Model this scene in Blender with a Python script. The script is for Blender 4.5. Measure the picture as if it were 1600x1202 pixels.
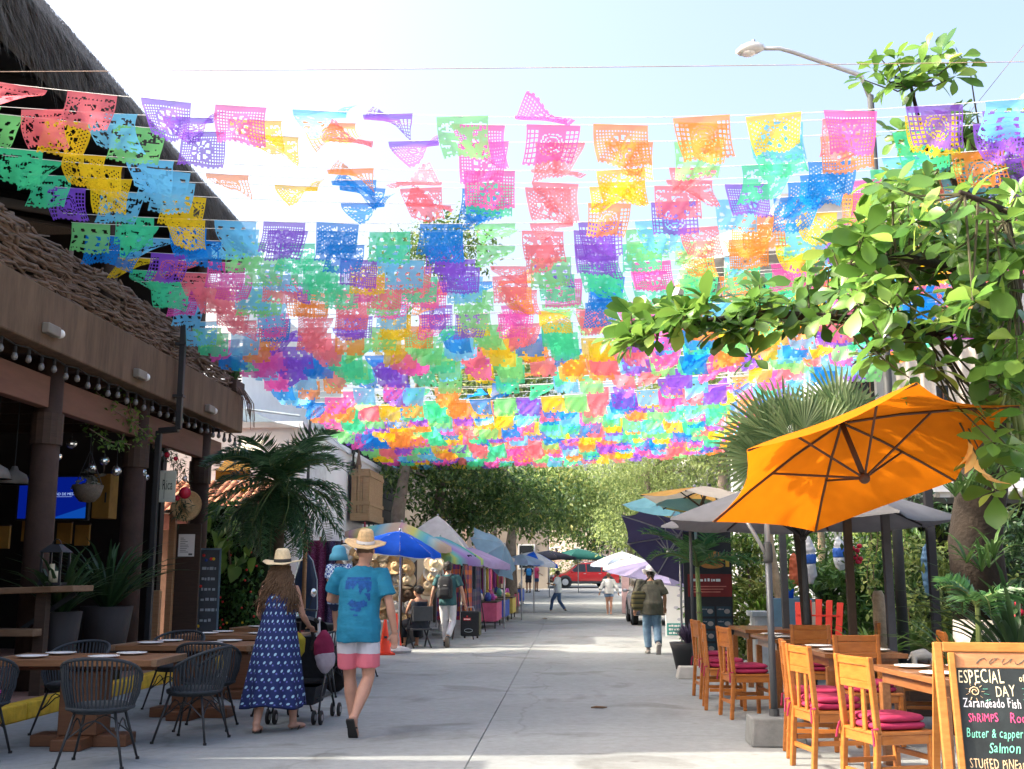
import bpy, bmesh, math, random
from mathutils import Vector, Matrix, Euler, noise as mnoise
for o in list(bpy.data.objects): bpy.data.objects.remove(o)
PI = math.pi
rnd = random.Random(7)
sc = bpy.context.scene
C = sc.collection
# ------------------------------------------------------------------ camera
F_PX, CAM_H = 1700.0, 1.45
CAM = Vector((0, 0, CAM_H))
PITCH, YAW = math.atan(301.0/F_PX), math.atan(90.0/F_PX*math.cos(math.atan(301.0/F_PX)))
cd = bpy.data.cameras.new('camera'); cam = bpy.data.objects.new('camera', cd); C.objects.link(cam)
cam.location = CAM; cam.rotation_euler = (PI/2+PITCH, 0, YAW)
cd.sensor_width = 36; cd.lens = 36*F_PX/1600; cd.clip_end = 2000; cd.clip_start = .05
sc.camera = cam
# ------------------------------------------------------------------ sky and sun
SUN = Vector((-0.80, -0.09, 0.60)).normalized()
w = bpy.data.worlds.new('World'); sc.world = w; w.use_nodes = True
nt = w.node_tree; nt.nodes.clear()
sky = nt.nodes.new('ShaderNodeTexSky'); sky.sky_type = 'NISHITA'; sky.sun_disc = False
sky.sun_elevation = math.asin(SUN.z); sky.sun_rotation = math.atan2(SUN.x, SUN.y)
sky.air_density = 1.0; sky.dust_density = 10.0; sky.ozone_density = 1.0
bg = nt.nodes.new('ShaderNodeBackground'); bg.inputs[1].default_value = 0.15
ow = nt.nodes.new('ShaderNodeOutputWorld')
nt.links.new(sky.outputs[0], bg.inputs[0]); nt.links.new(bg.outputs[0], ow.inputs[0])
sd = bpy.data.lights.new('sun', 'SUN'); sd.energy = 2.3; sd.angle = math.radians(.55); sd.color = (1, .90, .74)
so = bpy.data.objects.new('sun', sd); C.objects.link(so)
so.rotation_euler = SUN.to_track_quat('Z', 'Y').to_euler(); so.location = (-20, -5, 20)
vs = sc.view_settings
vs.view_transform = 'Standard'; vs.look = 'None'; vs.gamma = 1; vs.use_curve_mapping = False; vs.exposure = 2.07
sc.render.engine = 'CYCLES'
sc.cycles.use_denoising = True
sc.cycles.max_bounces = 6; sc.cycles.diffuse_bounces = 3; sc.cycles.glossy_bounces = 2; sc.cycles.transmission_bounces = 4; sc.cycles.transparent_max_bounces = 8
# ------------------------------------------------------------------ helpers
Rcam = cam.rotation_euler.to_matrix()
def ray(px, py): return Rcam @ Vector(((px-800)/F_PX, -(py-601)/F_PX, -1))
def P(px, py, Y):
    d = ray(px, py); return CAM + d*(Y/d.y)
def proj(p):
    q = Rcam.transposed() @ (Vector(p)-CAM)
    return (800+F_PX*q.x/-q.z, 601-F_PX*q.y/-q.z, -q.z)
def hz(y): return 0.0 if y < 42 else min((y-42)*.026, 1.6)
def G(px, py):
    d = ray(px, py); return CAM + d*(-CAM_H/d.z)
def V(*a): return Vector(a)

class MB:
    def __init__(s): s.v = []; s.f = []; s.mi = []; s.cur = 0; s.uv = None
    def add(s, vs, fs):
        n = len(s.v); s.v.extend(tuple(v) for v in vs)
        for f in fs: s.f.append(tuple(i+n for i in f)); s.mi.append(s.cur)
        return s
    def box(s, x0, x1, y0, y1, z0, z1, M=None):
        vs = [V(x, y, z) for z in (z0, z1) for y in (y0, y1) for x in (x0, x1)]
        if M: vs = [M @ v for v in vs]
        return s.add(vs, [(0,2,3,1), (4,5,7,6), (0,1,5,4), (2,6,7,3), (0,4,6,2), (1,3,7,5)])
    def bar(s, a, b, w, h=None, up=(0, 0, 1)):
        a, b = Vector(a), Vector(b); h = w if h is None else h
        d = (b-a).normalized(); u = Vector(up)
        if abs(d.dot(u)) > .98: u = V(0, 1, 0)
        x = d.cross(u).normalized()*w/2; y = x.normalized().cross(d).normalized()*h/2
        vs = [p+i*x+j*y for p in (a, b) for i, j in ((-1,-1), (1,-1), (1,1), (-1,1))]
        return s.add(vs, [(3,2,1,0), (4,5,6,7), (0,1,5,4), (1,2,6,5), (2,3,7,6), (3,0,4,7)])
    def loft(s, rings, cap=True, closed=True):
        n = len(rings[0]); vs = [p for r in rings for p in r]; fs = []
        for i in range(len(rings)-1):
            for j in range(n if closed else n-1):
                k = (j+1) % n
                fs.append((i*n+j, i*n+k, (i+1)*n+k, (i+1)*n+j))
        if cap: fs.append(tuple(range(n-1, -1, -1))); fs.append(tuple((len(rings)-1)*n+j for j in range(n)))
        return s.add(vs, fs)
    def tube(s, path, r, n=6, cap=True, ell=1.0):
        path = [Vector(p) for p in path]; m = len(path)
        rs = r if isinstance(r, (list, tuple)) else [r]*m
        rings = []; u = None
        for i, p in enumerate(path):
            d = (path[min(i+1, m-1)]-path[max(i-1, 0)])
            d = d.normalized() if d.length > 1e-9 else V(0, 0, 1)
            if u is None:
                u = d.cross(V(0, 0, 1)); u = u.normalized() if u.length > 1e-3 else V(1, 0, 0)
            else:
                u = (u-d*u.dot(d)); u = u.normalized() if u.length > 1e-6 else V(1, 0, 0)
            v = d.cross(u)
            rings.append([p+(u*math.cos(2*PI*k/n)+v*ell*math.sin(2*PI*k/n))*rs[i] for k in range(n)])
        return s.loft(rings, cap)
    def lathe(s, prof, n=16, c=(0, 0, 0), sx=1, sy=1, M=None):
        c = Vector(c)
        rings = [[c+V(max(r, 1e-4)*math.cos(2*PI*k/n)*sx, max(r, 1e-4)*math.sin(2*PI*k/n)*sy, z) for k in range(n)] for r, z in prof]
        if M: rings = [[M @ p for p in r] for r in rings]
        return s.loft(rings)
    def ball(s, c, r, n=12, m=8):
        r = r if isinstance(r, (tuple, list, Vector)) else (r, r, r)
        return s.loft([[Vector(c)+V(r[0]*math.sin(t)*math.cos(2*PI*k/n), r[1]*math.sin(t)*math.sin(2*PI*k/n), -r[2]*math.cos(t)) for k in range(n)]
                       for t in [max(.05, min(PI-.05, PI*i/m)) for i in range(m+1)]])
    def mesh(s, name, mats, smooth=False):
        me = bpy.data.meshes.new(name); me.from_pydata(s.v, [], s.f)
        for m in (mats if isinstance(mats, (list, tuple)) else [mats]): me.materials.append(m)
        if len(me.materials) > 1: me.polygons.foreach_set('material_index', s.mi)
        if smooth: me.polygons.foreach_set('use_smooth', [True]*len(me.polygons))
        me.update(); return me
    def build(s, name, mats, parent=None, smooth=False, loc=None, bev=0, rot=None, kind=None):
        o = link(name, s.mesh(name, mats, smooth), parent, loc, rot)
        if bev:
            b = o.modifiers.new('bevel', 'BEVEL'); b.width = bev; b.segments = 2; b.limit_method = 'ANGLE'; b.angle_limit = .6
        if kind: o['kind'] = kind
        return o
def link(name, data, parent=None, loc=None, rot=None):
    o = bpy.data.objects.new(name, data); C.objects.link(o)
    if parent: o.parent = parent
    if loc is not None: o.location = loc
    if rot is not None: o.rotation_euler = rot
    return o
def tag(o, label=None, cat=None, group=None, kind=None):
    for k, v in (('label', label), ('category', cat), ('group', group), ('kind', kind)):
        if v: o[k] = v
    return o
def thing(name, label, cat, loc=(0, 0, 0), rz=0, group=None):
    return tag(link(name, None, None, loc, (0, 0, rz)), label, cat, group)
def copy_tree(o, parent=None):
    c = o.copy(); C.objects.link(c)
    if parent: c.parent = parent
    for ch in list(o.children): copy_tree(ch, c)
    return c
def struct(o): o['kind'] = 'structure'; return o
WORK = bpy.data.scenes.new('work')        # empty bench scene: shapes are evaluated here, away from the finished ones
def evaluated(o):
    WORK.collection.objects.link(o)
    with bpy.context.temp_override(scene=WORK, view_layer=WORK.view_layers[0]):
        me = bpy.data.meshes.new_from_object(o.evaluated_get(bpy.context.evaluated_depsgraph_get()))
    WORK.collection.objects.unlink(o); return me
def text_mesh(txt, size, ext=.001, align='LEFT'):
    cu = bpy.data.curves.new('t', 'FONT'); cu.body = txt; cu.size = size; cu.extrude = ext; cu.align_x = align; cu.resolution_u = 2
    o = bpy.data.objects.new('t', cu); me = evaluated(o); bpy.data.objects.remove(o); return me
def lettering(txt, size, m, parent, Mx, name='lettering', ext=.001, align='LEFT'):
    me = text_mesh(txt, size, ext, align); me.materials.clear(); me.materials.append(m); me.transform(Mx)
    return link(name, me, parent)
def writing(parent, x, y, z, w_, h_, m, name='print_mark'):
    """a row of small marks where the print is too small to read"""
    r_ = random.Random(int(abs(x*997+z*631)*100)); e = x+w_
    while x < e-.3*h_:
        l = r_.uniform(.4, 1.6)*h_; MB().box(x, min(x+l, e), y, y+.0015, z+r_.uniform(-.08, .08)*h_, z+h_*r_.uniform(.7, 1)).build(name, m, parent); x += l+h_*r_.uniform(.15, .5)
# ------------------------------------------------------------------ materials
MATS = {}
def _base(name):
    m = bpy.data.materials.new(name); m.use_nodes = True; n = m.node_tree; n.nodes.clear()
    out = n.nodes.new('ShaderNodeOutputMaterial'); return m, n, out
def N(n, t, **kw):
    x = n.nodes.new('ShaderNode'+t)
    for k, v in kw.items():
        if k.startswith('i_'): x.inputs[k[2:].replace('_', ' ')].default_value = v
        else: setattr(x, k, v)
    return x
def col4(c): return (c[0], c[1], c[2], 1)
def M(name, col, rough=.7, var=.18, scale=6, bump=.0, metal=0, spec=.4, col2=None, stretch=None, emit=0, bscale=None, coat=0):
    if name in MATS: return MATS[name]
    m, n, out = _base(name); L = n.links
    b = N(n, 'BsdfPrincipled'); b.inputs['Roughness'].default_value = rough; b.inputs['Metallic'].default_value = metal
    b.inputs['Specular IOR Level'].default_value = spec; b.inputs['Coat Weight'].default_value = coat
    tc = N(n, 'TexCoord'); mp = N(n, 'Mapping'); L.new(tc.outputs['Object'], mp.inputs[0])
    if stretch: mp.inputs['Scale'].default_value = stretch
    nz = N(n, 'TexNoise'); nz.inputs['Scale'].default_value = scale; nz.inputs['Detail'].default_value = 6; nz.inputs['Roughness'].default_value = .65
    L.new(mp.outputs[0], nz.inputs['Vector'])
    r = N(n, 'ValToRGB'); e = r.color_ramp.elements; e[0].position = .3; e[1].position = .72
    c2 = col2 or tuple(min(1, x*(1+var)) for x in col); c1 = tuple(x*(1-var) for x in col) if not col2 else col
    e[0].color = col4(c1); e[1].color = col4(c2)
    L.new(nz.outputs[0], r.inputs[0]); L.new(r.outputs[0], b.inputs['Base Color'])
    if emit: L.new(r.outputs[0], b.inputs['Emission Color']); b.inputs['Emission Strength'].default_value = emit
    if bump:
        bp = N(n, 'Bump'); bp.inputs['Strength'].default_value = bump; bp.inputs['Distance'].default_value = .02
        z2 = N(n, 'TexNoise'); z2.inputs['Scale'].default_value = bscale or scale*4; z2.inputs['Detail'].default_value = 5
        L.new(mp.outputs[0], z2.inputs['Vector']); L.new(z2.outputs[0], bp.inputs['Height']); L.new(bp.outputs[0], b.inputs['Normal'])
    L.new(b.outputs[0], out.inputs[0]); MATS[name] = m; return m
def LEAF(name, c1, c2, trans=.35, rough=.45, c3=None):
    """leaf material: each leaf its own shade between c1 and c2"""
    if name in MATS: return MATS[name]
    m, n, out = _base(name); L = n.links
    g = N(n, 'NewGeometry'); r = N(n, 'ValToRGB'); e = r.color_ramp.elements
    e[0].color = col4(c1); e[1].color = col4(c2)
    if c3: e[1].position = .9; x = e.new(.97); x.color = col4(c3)
    oi = N(n, 'ObjectInfo'); ad = N(n, 'Math', operation='ADD'); fr = N(n, 'Math', operation='FRACT')
    L.new(g.outputs['Random Per Island'], ad.inputs[0]); L.new(oi.outputs['Random'], ad.inputs[1]); L.new(ad.outputs[0], fr.inputs[0])
    L.new(fr.outputs[0], r.inputs[0])
    b = N(n, 'BsdfPrincipled'); b.inputs['Roughness'].default_value = rough; b.inputs['Specular IOR Level'].default_value = .4
    t = N(n, 'BsdfTranslucent'); mx = N(n, 'MixShader'); mx.inputs[0].default_value = trans
    hs = N(n, 'HueSaturation'); hs.inputs['Value'].default_value = 1.5; hs.inputs['Hue'].default_value = .48
    L.new(r.outputs[0], b.inputs['Base Color']); L.new(r.outputs[0], hs.inputs['Color']); L.new(hs.outputs[0], t.inputs[0])
    L.new(b.outputs[0], mx.inputs[1]); L.new(t.outputs[0], mx.inputs[2]); L.new(mx.outputs[0], out.inputs[0])
    MATS[name] = m; return m
def CLOTH(name, col, trans=.4, col2=None, var=.1, scale=5, stripes=None, clear=0):
    """thin cloth or paper that lets light through; stripes = (axis, width, [colours])"""
    if name in MATS: return MATS[name]
    m, n, out = _base(name); L = n.links
    tc = N(n, 'TexCoord'); nz = N(n, 'TexNoise'); nz.inputs['Scale'].default_value = scale; nz.inputs['Detail'].default_value = 4
    L.new(tc.outputs['Object'], nz.inputs['Vector'])
    r = N(n, 'ValToRGB'); e = r.color_ramp.elements; e[0].position = .3; e[1].position = .7
    e[0].color = col4([x*(1-var) for x in col]); e[1].color = col4(col2 or [min(1, x*(1+var)) for x in col])
    L.new(nz.outputs[0], r.inputs[0]); co = r.outputs[0]
    if stripes:
        ax, wd, cols = stripes
        sp = N(n, 'SeparateXYZ'); L.new(tc.outputs['Object'], sp.inputs[0])
        dv = N(n, 'Math', operation='DIVIDE'); dv.inputs[1].default_value = wd*len(cols); L.new(sp.outputs[ax], dv.inputs[0])
        fr = N(n, 'Math', operation='FRACT'); L.new(dv.outputs[0], fr.inputs[0])
        r2 = N(n, 'ValToRGB'); r2.color_ramp.interpolation = 'CONSTANT' if len(cols) < 6 else 'LINEAR'; e2 = r2.color_ramp.elements
        e2[0].color = col4(cols[0]); e2[1].position = 1/len(cols); e2[1].color = col4(cols[1])
        for i in range(2, len(cols)): x = e2.new(i/len(cols)); x.color = col4(cols[i])
        L.new(fr.outputs[0], r2.inputs[0]); co = r2.outputs[0]
    d = N(n, 'BsdfPrincipled'); d.inputs['Roughness'].default_value = .8; d.inputs['Specular IOR Level'].default_value = .15
    t = N(n, 'BsdfTranslucent'); mx = N(n, 'MixShader'); mx.inputs[0].default_value = trans
    L.new(co, d.inputs[0]); L.new(co, t.inputs[0])
    L.new(d.outputs[0], mx.inputs[1]); L.new(t.outputs[0], mx.inputs[2]); so_ = mx.outputs[0]
    if clear:
        tr = N(n, 'BsdfTransparent'); m4 = N(n, 'MixShader'); m4.inputs[0].default_value = clear; L.new(so_, m4.inputs[1]); L.new(tr.outputs[0], m4.inputs[2]); so_ = m4.outputs[0]
    L.new(so_, out.inputs[0]); MATS[name] = m; return m
def WOOD(name, c1, c2, rough=.5, stretch=(2, 2, 22), scale=2.2, coat=0):
    return M(name, c1, rough, col2=c2, stretch=stretch, scale=scale, bump=.12, bscale=5, coat=coat)

WHITE = M('white_paint', (.78, .78, .76), .6, .06, 3, .05)
STEEL = M('grey_metal', (.35, .36, .38), .4, .1, 9, metal=.6)
BLACKM = M('black_metal', (.025, .027, .03), .45, .2, 9)
DARKP = M('dark_paint', (.05, .055, .06), .6, .2)
GALV = M('galvanised', (.5, .52, .54), .45, .1, 20, metal=.4)
RUBBER = M('rubber', (.02, .02, .021), .8, .3)
STRAW = M('straw', (.62, .43, .22), .8, .22, 40, .4, bscale=120)
STRAWL = M('straw_pale', (.72, .58, .36), .8, .18, 40, .4, bscale=120)
SKIN = M('skin', (.46, .25, .175), .55, .12, 10)
SKIN2 = M('skin_tan', (.40, .21, .13), .55, .12, 10)
PLATE = M('plate_glaze', (.82, .82, .80), .2, .03, 4)
# ================================================================== SETTING
def road_mat():
    m, n, out = _base('street_concrete'); L = n.links
    b = N(n, 'BsdfPrincipled'); b.inputs['Roughness'].default_value = .85; b.inputs['Specular IOR Level'].default_value = .25
    tc = N(n, 'NewGeometry'); a = N(n, 'TexNoise'); a.inputs['Scale'].default_value = .45; a.inputs['Detail'].default_value = 8; a.inputs['Roughness'].default_value = .62
    c = N(n, 'TexNoise'); c.inputs['Scale'].default_value = 9; c.inputs['Detail'].default_value = 8; c.inputs['Roughness'].default_value = .75
    f = N(n, 'TexNoise'); f.inputs['Scale'].default_value = 130; f.inputs['Detail'].default_value = 3
    vo = N(n, 'TexVoronoi'); vo.inputs['Scale'].default_value = 1.7; vo.feature = 'F1'
    for x in (a, c, f, vo): L.new(tc.outputs['Position'], x.inputs['Vector'])
    r = N(n, 'ValToRGB'); e = r.color_ramp.elements; e[0].position = .28; e[1].position = .74; e[0].color = (.225, .245, .25, 1); e[1].color = (.33, .352, .352, 1)
    r2 = N(n, 'ValToRGB'); e = r2.color_ramp.elements; e[0].position = .3; e[1].position = .62; e[0].color = (.72, .70, .68, 1); e[1].color = (1, 1, 1, 1)
    r3 = N(n, 'ValToRGB'); e = r3.color_ramp.elements; e[0].position = .03; e[1].position = .09; e[0].color = (.55, .52, .48, 1); e[1].color = (1, 1, 1, 1)
    L.new(a.outputs[0], r.inputs[0]); L.new(c.outputs[0], r2.inputs[0]); L.new(vo.outputs['Distance'], r3.inputs[0])
    m1 = N(n, 'MixRGB', blend_type='MULTIPLY'); m1.inputs[0].default_value = .75; L.new(r.outputs[0], m1.inputs[1]); L.new(r2.outputs[0], m1.inputs[2])
    m2 = N(n, 'MixRGB', blend_type='MULTIPLY'); m2.inputs[0].default_value = .55; L.new(m1.outputs[0], m2.inputs[1]); L.new(r3.outputs[0], m2.inputs[2])
    # hairline cracks and darker worn patches
    wn_ = N(n, 'TexNoise'); wn_.inputs['Scale'].default_value = 1.3; wn_.inputs['Detail'].default_value = 5; L.new(tc.outputs['Position'], wn_.inputs['Vector'])
    va = N(n, 'VectorMath', operation='MULTIPLY_ADD'); va.inputs[1].default_value = (.55, .55, .55); L.new(wn_.outputs['Color'], va.inputs[0]); L.new(tc.outputs['Position'], va.inputs[2])
    vc = N(n, 'TexVoronoi'); vc.feature = 'DISTANCE_TO_EDGE'; vc.inputs['Scale'].default_value = .16; L.new(va.outputs[0], vc.inputs['Vector'])
    rc_ = N(n, 'ValToRGB'); e = rc_.color_ramp.elements; e[0].position = .0; e[1].position = .003; e[0].color = (.45, .42, .38, 1); e[1].color = (1, 1, 1, 1); L.new(vc.outputs['Distance'], rc_.inputs[0])
    st_ = N(n, 'TexNoise'); st_.inputs['Scale'].default_value = .9; st_.inputs['Detail'].default_value = 7; st_.inputs['Distortion'].default_value = .8; L.new(tc.outputs['Position'], st_.inputs['Vector'])
    rs_ = N(n, 'ValToRGB'); e = rs_.color_ramp.elements; e[0].position = .56; e[1].position = .66; e[0].color = (1, 1, 1, 1); e[1].color = (.66, .64, .62, 1); L.new(st_.outputs[0], rs_.inputs[0])
    m5 = N(n, 'MixRGB', blend_type='MULTIPLY'); m5.inputs[0].default_value = .3; L.new(m2.outputs[0], m5.inputs[1]); L.new(rc_.outputs[0], m5.inputs[2])
    m6 = N(n, 'MixRGB', blend_type='MULTIPLY'); m6.inputs[0].default_value = .8; L.new(m5.outputs[0], m6.inputs[1]); L.new(rs_.outputs[0], m6.inputs[2]); m2 = m6
    bp = N(n, 'Bump'); bp.inputs['Strength'].default_value = .35; bp.inputs['Distance'].default_value = .006; L.new(f.outputs[0], bp.inputs['Height'])
    L.new(m2.outputs[0], b.inputs['Base Color']); L.new(bp.outputs[0], b.inputs['Normal']); L.new(b.outputs[0], out.inputs[0]); return m
ROAD = road_mat()
DIRT = M('packed_earth', (.20, .16, .12), .95, .25, 1.2, .4)
ys = [-150, -20, 0, 20, 42, 60, 80, 104, 140, 300, 700]
mb = MB(); mb.add([V(x, y, hz(y)-.035) for y in ys for x in (-500, 500)], [(2*i, 2*i+1, 2*i+3, 2*i+2) for i in range(len(ys)-1)])
ground = struct(mb.build('ground', DIRT))
street = struct(link('street', None))
SX = [-5.62, -.82, 2.95, 7.6]
slab_cache = {}
yy = -6.0
row = 0
while yy < 110:
    ln = 4.6 if yy < 42 else 9
    for k in range(3):
        x0, x1 = SX[k]+.003, SX[k+1]-.003; y0, y1 = yy+.003, yy+ln-.003
        off = [0, 1.7, .6][k] if yy < 40 else 0
        if yy > 42: off = 0
        a, b2 = y0+off, y1+off
        if yy+ln >= 40 and yy < 42: b2 = 42
        if b2-a < .5: continue
        z = rnd.uniform(-.002, .002)
        mb = MB(); cx, cy = (x0+x1)/2, (a+b2)/2
        e = .005
        tp = [V(x0+e, a+e, hz(a)+z), V(x1-e, a+e, hz(a)+z), V(x1-e, b2-e, hz(b2)+z), V(x0+e, b2-e, hz(b2)+z)]
        md = [V(x0, a, hz(a)+z-e), V(x1, a, hz(a)+z-e), V(x1, b2, hz(b2)+z-e), V(x0, b2, hz(b2)+z-e)]
        lo = [p-V(0, 0, .05) for p in md]
        mb.add([p-V(cx, cy, 0) for p in tp+md+lo], [(0,1,2,3)]+[(4+j, 4+(j+1)%4, (j+1)%4, j) for j in range(4)]+[(8+j, 8+(j+1)%4, 4+(j+1)%4, 4+j) for j in range(4)])
        mb.build('concrete_slab', ROAD, street, loc=(cx, cy, 0))
    yy += ln
# gutter strip that lies in the joints
mb = MB(); mb.add([V(x, y, hz(y)-.014) for y in ys[2:9] for x in (-5.62, 7.6)], [(2*i, 2*i+1, 2*i+3, 2*i+2) for i in range(6)])
mb.build('joint_filler', M('joint_dust', (.28, .29, .28), .95), street)
# raised terrace on the left with its yellow kerb
TER = M('terrace_tile', (.30, .17, .13), .8, .25, 3, .2)
mb = MB(); mb.box(-16, -5.82, 7, 20.5, -.02, .16); struct(mb.build('terrace_floor', TER))
KERB = M('kerb_yellow', (.62, .40, .03), .8, .25, 7, .3)
kerb = struct(link('kerb', None))
y = 7.0
while y < 20.4:
    MB().box(-5.818, -5.66, -.74, .74, -.02, .165).build('kerb_stone', KERB, kerb, loc=(0, y+.75, 0), bev=.02); y += 1.5
mb = MB(); mb.box(-16, -5.64, 20.6, 62, -.02, .12); struct(mb.build('left_pavement', M('pavement_cement', (.33, .31, .29), .9, .2, 2, .2)))
mb = MB(); mb.box(4.9, 22, 4, 60, -.02, .09); struct(mb.build('right_pavement', MATS['pavement_cement']))
# small litter and marks on the street
p = G(936, 1108)
mb = MB(); mb.tube([V(-.09, .01, .015), V(-.03, 0, .02), V(.04, .012, .016), V(.09, 0, .02)], [.008, .014, .013, .006], 7)
tag(mb.build('dry_pod', M('dry_brown', (.12, .07, .04), .9), None, True, loc=p), 'small dry brown seed pod lying in the middle of the shaded street', 'seed pod')
p = G(846, 967)
MBL = LEAF('dry_leaf', (.16, .09, .04), (.25, .16, .07), .1)
def leaf_verts(L, W, fold=.25, droop=.25, obov=.62, seg=5):
    """one leaf along +X, up +Z: midrib and two folded halves"""
    vs = []; fs = []
    for i in range(seg+1):
        t = i/seg
        w = W*.5*(max(0, math.sin(PI*min(1, t**(.693/-math.log(obov))))))**.75 if 0 < t < 1 else W*.02
        x = L*t; z = -droop*L*t*t
        vs += [V(x, w, z+w*fold), V(x, 0, z), V(x, -w, z+w*fold)]
    for i in range(seg):
        a = 3*i
        fs += [(a, a+1, a+4, a+3), (a+1, a+2, a+5, a+4)]
    return vs, fs
mb = MB(); mb.add(*leaf_verts(.22, .12, .5, .1)); tag(mb.build('fallen_leaf', MBL, None, True, loc=p+V(0, 0, .012)), 'curled dead leaf on the street near the far man in blue jeans', 'leaf')
# ================================================================== THATCHED RESTAURANT ON THE LEFT
TANW = M('fascia_plaster', (.135, .085, .052), .85, .38, 2.0, .3, stretch=(2.5, 2.5, .5))
REDW = WOOD('beam_wood', (.13, .055, .032), (.18, .08, .05), .7, (4, .6, 4), 3)
COLW = M('column_plaster', (.05, .027, .019), .8, .35, 3, .25)
DKW = WOOD('dark_wood', (.035, .02, .014), (.065, .036, .022), .7)
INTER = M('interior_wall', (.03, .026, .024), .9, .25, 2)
THATCH = M('thatch', (.115, .105, .095), .95, .35, 14, .8, stretch=(6, 6, 1.2), bscale=40)
STRAND = LEAF('thatch_strand', (.07, .063, .056), (.23, .21, .185), .05, .9)
STICK = M('stick_bark', (.17, .115, .085), .9, .35, 7, .4)
NB = thing('shade_block', 'unseen plastered block added left of the frame to shade the near street', 'house', (-6.6, 6, 0))  # out-of-view block, added only for its shadow on the near street
MB().box(-8, 0, -3.2, 2.35, 0, 4.1).build('wall', M('shade_block_wall', (.4, .36, .3), .9), NB); MB().box(-8.2, .2, -3.4, 2.45, 4.1, 4.3).build('roof_slab', MATS['shade_block_wall'], NB)
rest = thing('restaurant_building', 'two-storey open-front restaurant with thatched roof, tan fascia and woven stick railing', 'building', (-6, 15, 0))
def rb(mb, name, m, **k):
    mb.v = [(v[0]+6, v[1]-15, v[2]) for v in mb.v]; return mb.build(name, m, rest, **k)
rb(MB().box(-6.16, -5.9, 8.75, 19.3, 4.02, 4.69), 'fascia', TANW, bev=.02)
rb(MB().box(-15, -6.16, 8.75, 19.3, 4.2, 4.5), 'upper_floor', DKW)
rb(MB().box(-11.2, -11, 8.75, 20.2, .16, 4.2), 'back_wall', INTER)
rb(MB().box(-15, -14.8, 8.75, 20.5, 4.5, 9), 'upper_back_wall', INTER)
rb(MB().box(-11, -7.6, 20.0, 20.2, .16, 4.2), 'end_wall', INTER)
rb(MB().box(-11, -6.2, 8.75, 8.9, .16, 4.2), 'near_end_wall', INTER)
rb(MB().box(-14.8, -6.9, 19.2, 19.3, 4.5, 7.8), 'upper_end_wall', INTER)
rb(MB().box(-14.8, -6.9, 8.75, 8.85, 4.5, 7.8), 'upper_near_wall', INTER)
colys = [10.0, 12.75, 15.5, 18.3]
for i, y in enumerate(colys):
    c = rb(MB().tube([V(-6.3, y, .16), V(-6.3, y, 1.8), V(-6.3, y, 4.2)], [.175, .165, .155], 14), 'column', COLW, smooth=True)
    m2 = MB().tube([V(-6.3+6, y-15, 3.02), V(-6.3+6, y-15, 3.4)], .185, 14); m2.build('column_band', DKW, c)
    y2 = colys[i+1] if i < 3 else 19.3
    rb(MB().box(-6.36, -6.22, y+.16, y2-.16, 3.45, 3.83), 'beam', REDW, bev=.012)
for k in range(9):
    y = 9.8+k*1.15
    rb(MB().box(-11, -6.2, y, y+.12, 4.02, 4.19), 'joist', DKW)
# thatched roof: thick eave along the street and steep slope behind it
rb(MB().add([V(-6.55, 8.6, 7.6), V(-6.45, 8.6, 8.35), V(-12.5, 11, 15.2), V(-12.5, 11, 14.2), V(-6.55, 21.0, 7.55), V(-6.45, 20.9, 8.3), V(-12.5, 16.6, 15.2), V(-12.5, 16.6, 14.2)],
            [(0,1,5,4), (1,2,6,5), (3,7,6,2), (0,4,7,3), (0,3,2,1), (4,5,6,7)]), 'thatch_slope', THATCH)
rb(MB().add([V(-6.5, 20.95, 7.5), V(-6.45, 20.9, 8.3), V(-12.5, 16.6, 15.2), V(-18.5, 20.2, 8.3), V(-18.5, 20.25, 7.5), V(-12.5, 16.4, 14.2)], [(0,1,2,5), (5,2,3,4), (1,0,4,3), (0,5,4), (1,3,2)]), 'thatch_end_slope', THATCH)
rb(MB().add([V(-6.5, 8.55, 7.5), V(-6.45, 8.6, 8.3), V(-12.5, 11, 15.2), V(-18.5, 8.6, 8.3), V(-18.5, 8.55, 7.5), V(-12.5, 11.2, 14.2)], [(0,5,2,1), (5,4,3,2), (1,3,4,0), (0,4,5), (1,2,3)]), 'thatch_near_slope', THATCH)
rb(MB().add([V(-18.5, 8.6, 7.6), V(-18.5, 8.6, 8.3), V(-12.5, 11, 15.2), V(-12.5, 16.6, 15.2), V(-18.5, 20.2, 8.3), V(-18.5, 20.2, 7.6)], [(0,1,4,5), (1,2,3,4)]), 'thatch_back_slope', THATCH)
mb = MB()
for i in range(13000):
    y = rnd.uniform(8.7, 21.0); t = rnd.random()**1.7
    x = -6.44-6*t*.55; z = 8.3+6.85*t*.55
    if rnd.random() < .45: x, z = -6.44+rnd.uniform(-.1, .03), rnd.uniform(7.62, 8.3)
    y += (14-y)*max(0, (z-8.3)/7)*.45
    L = rnd.uniform(.22, .55); w = rnd.uniform(.006, .014)
    d = V(.42+rnd.uniform(-.35, .2), rnd.uniform(-.35, .35), -.9).normalized()*L; s = V(0, w, 0)
    a = V(x, y, z)+V(.03, 0, .03)
    mb.add([a-s, a+s, a+d+V(.02, 0, 0)], [(0, 1, 2)])
for i in range(1500):
    t = rnd.random(); y = 20.95-4.3*t*.5+rnd.uniform(-.06, .06); x = -6.45-6*t*.5; z = 8.3+6.9*t*.5
    a = V(x, y, z); d = V(.3+rnd.uniform(-.3, .3), rnd.uniform(-.05, .35), -.8)*rnd.uniform(.2, .45); s = V(.006, .006, 0)
    mb.add([a-s, a+s, a+d], [(0, 1, 2)])
rb(mb, 'thatch_strands', STRAND, kind='stuff')
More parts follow.
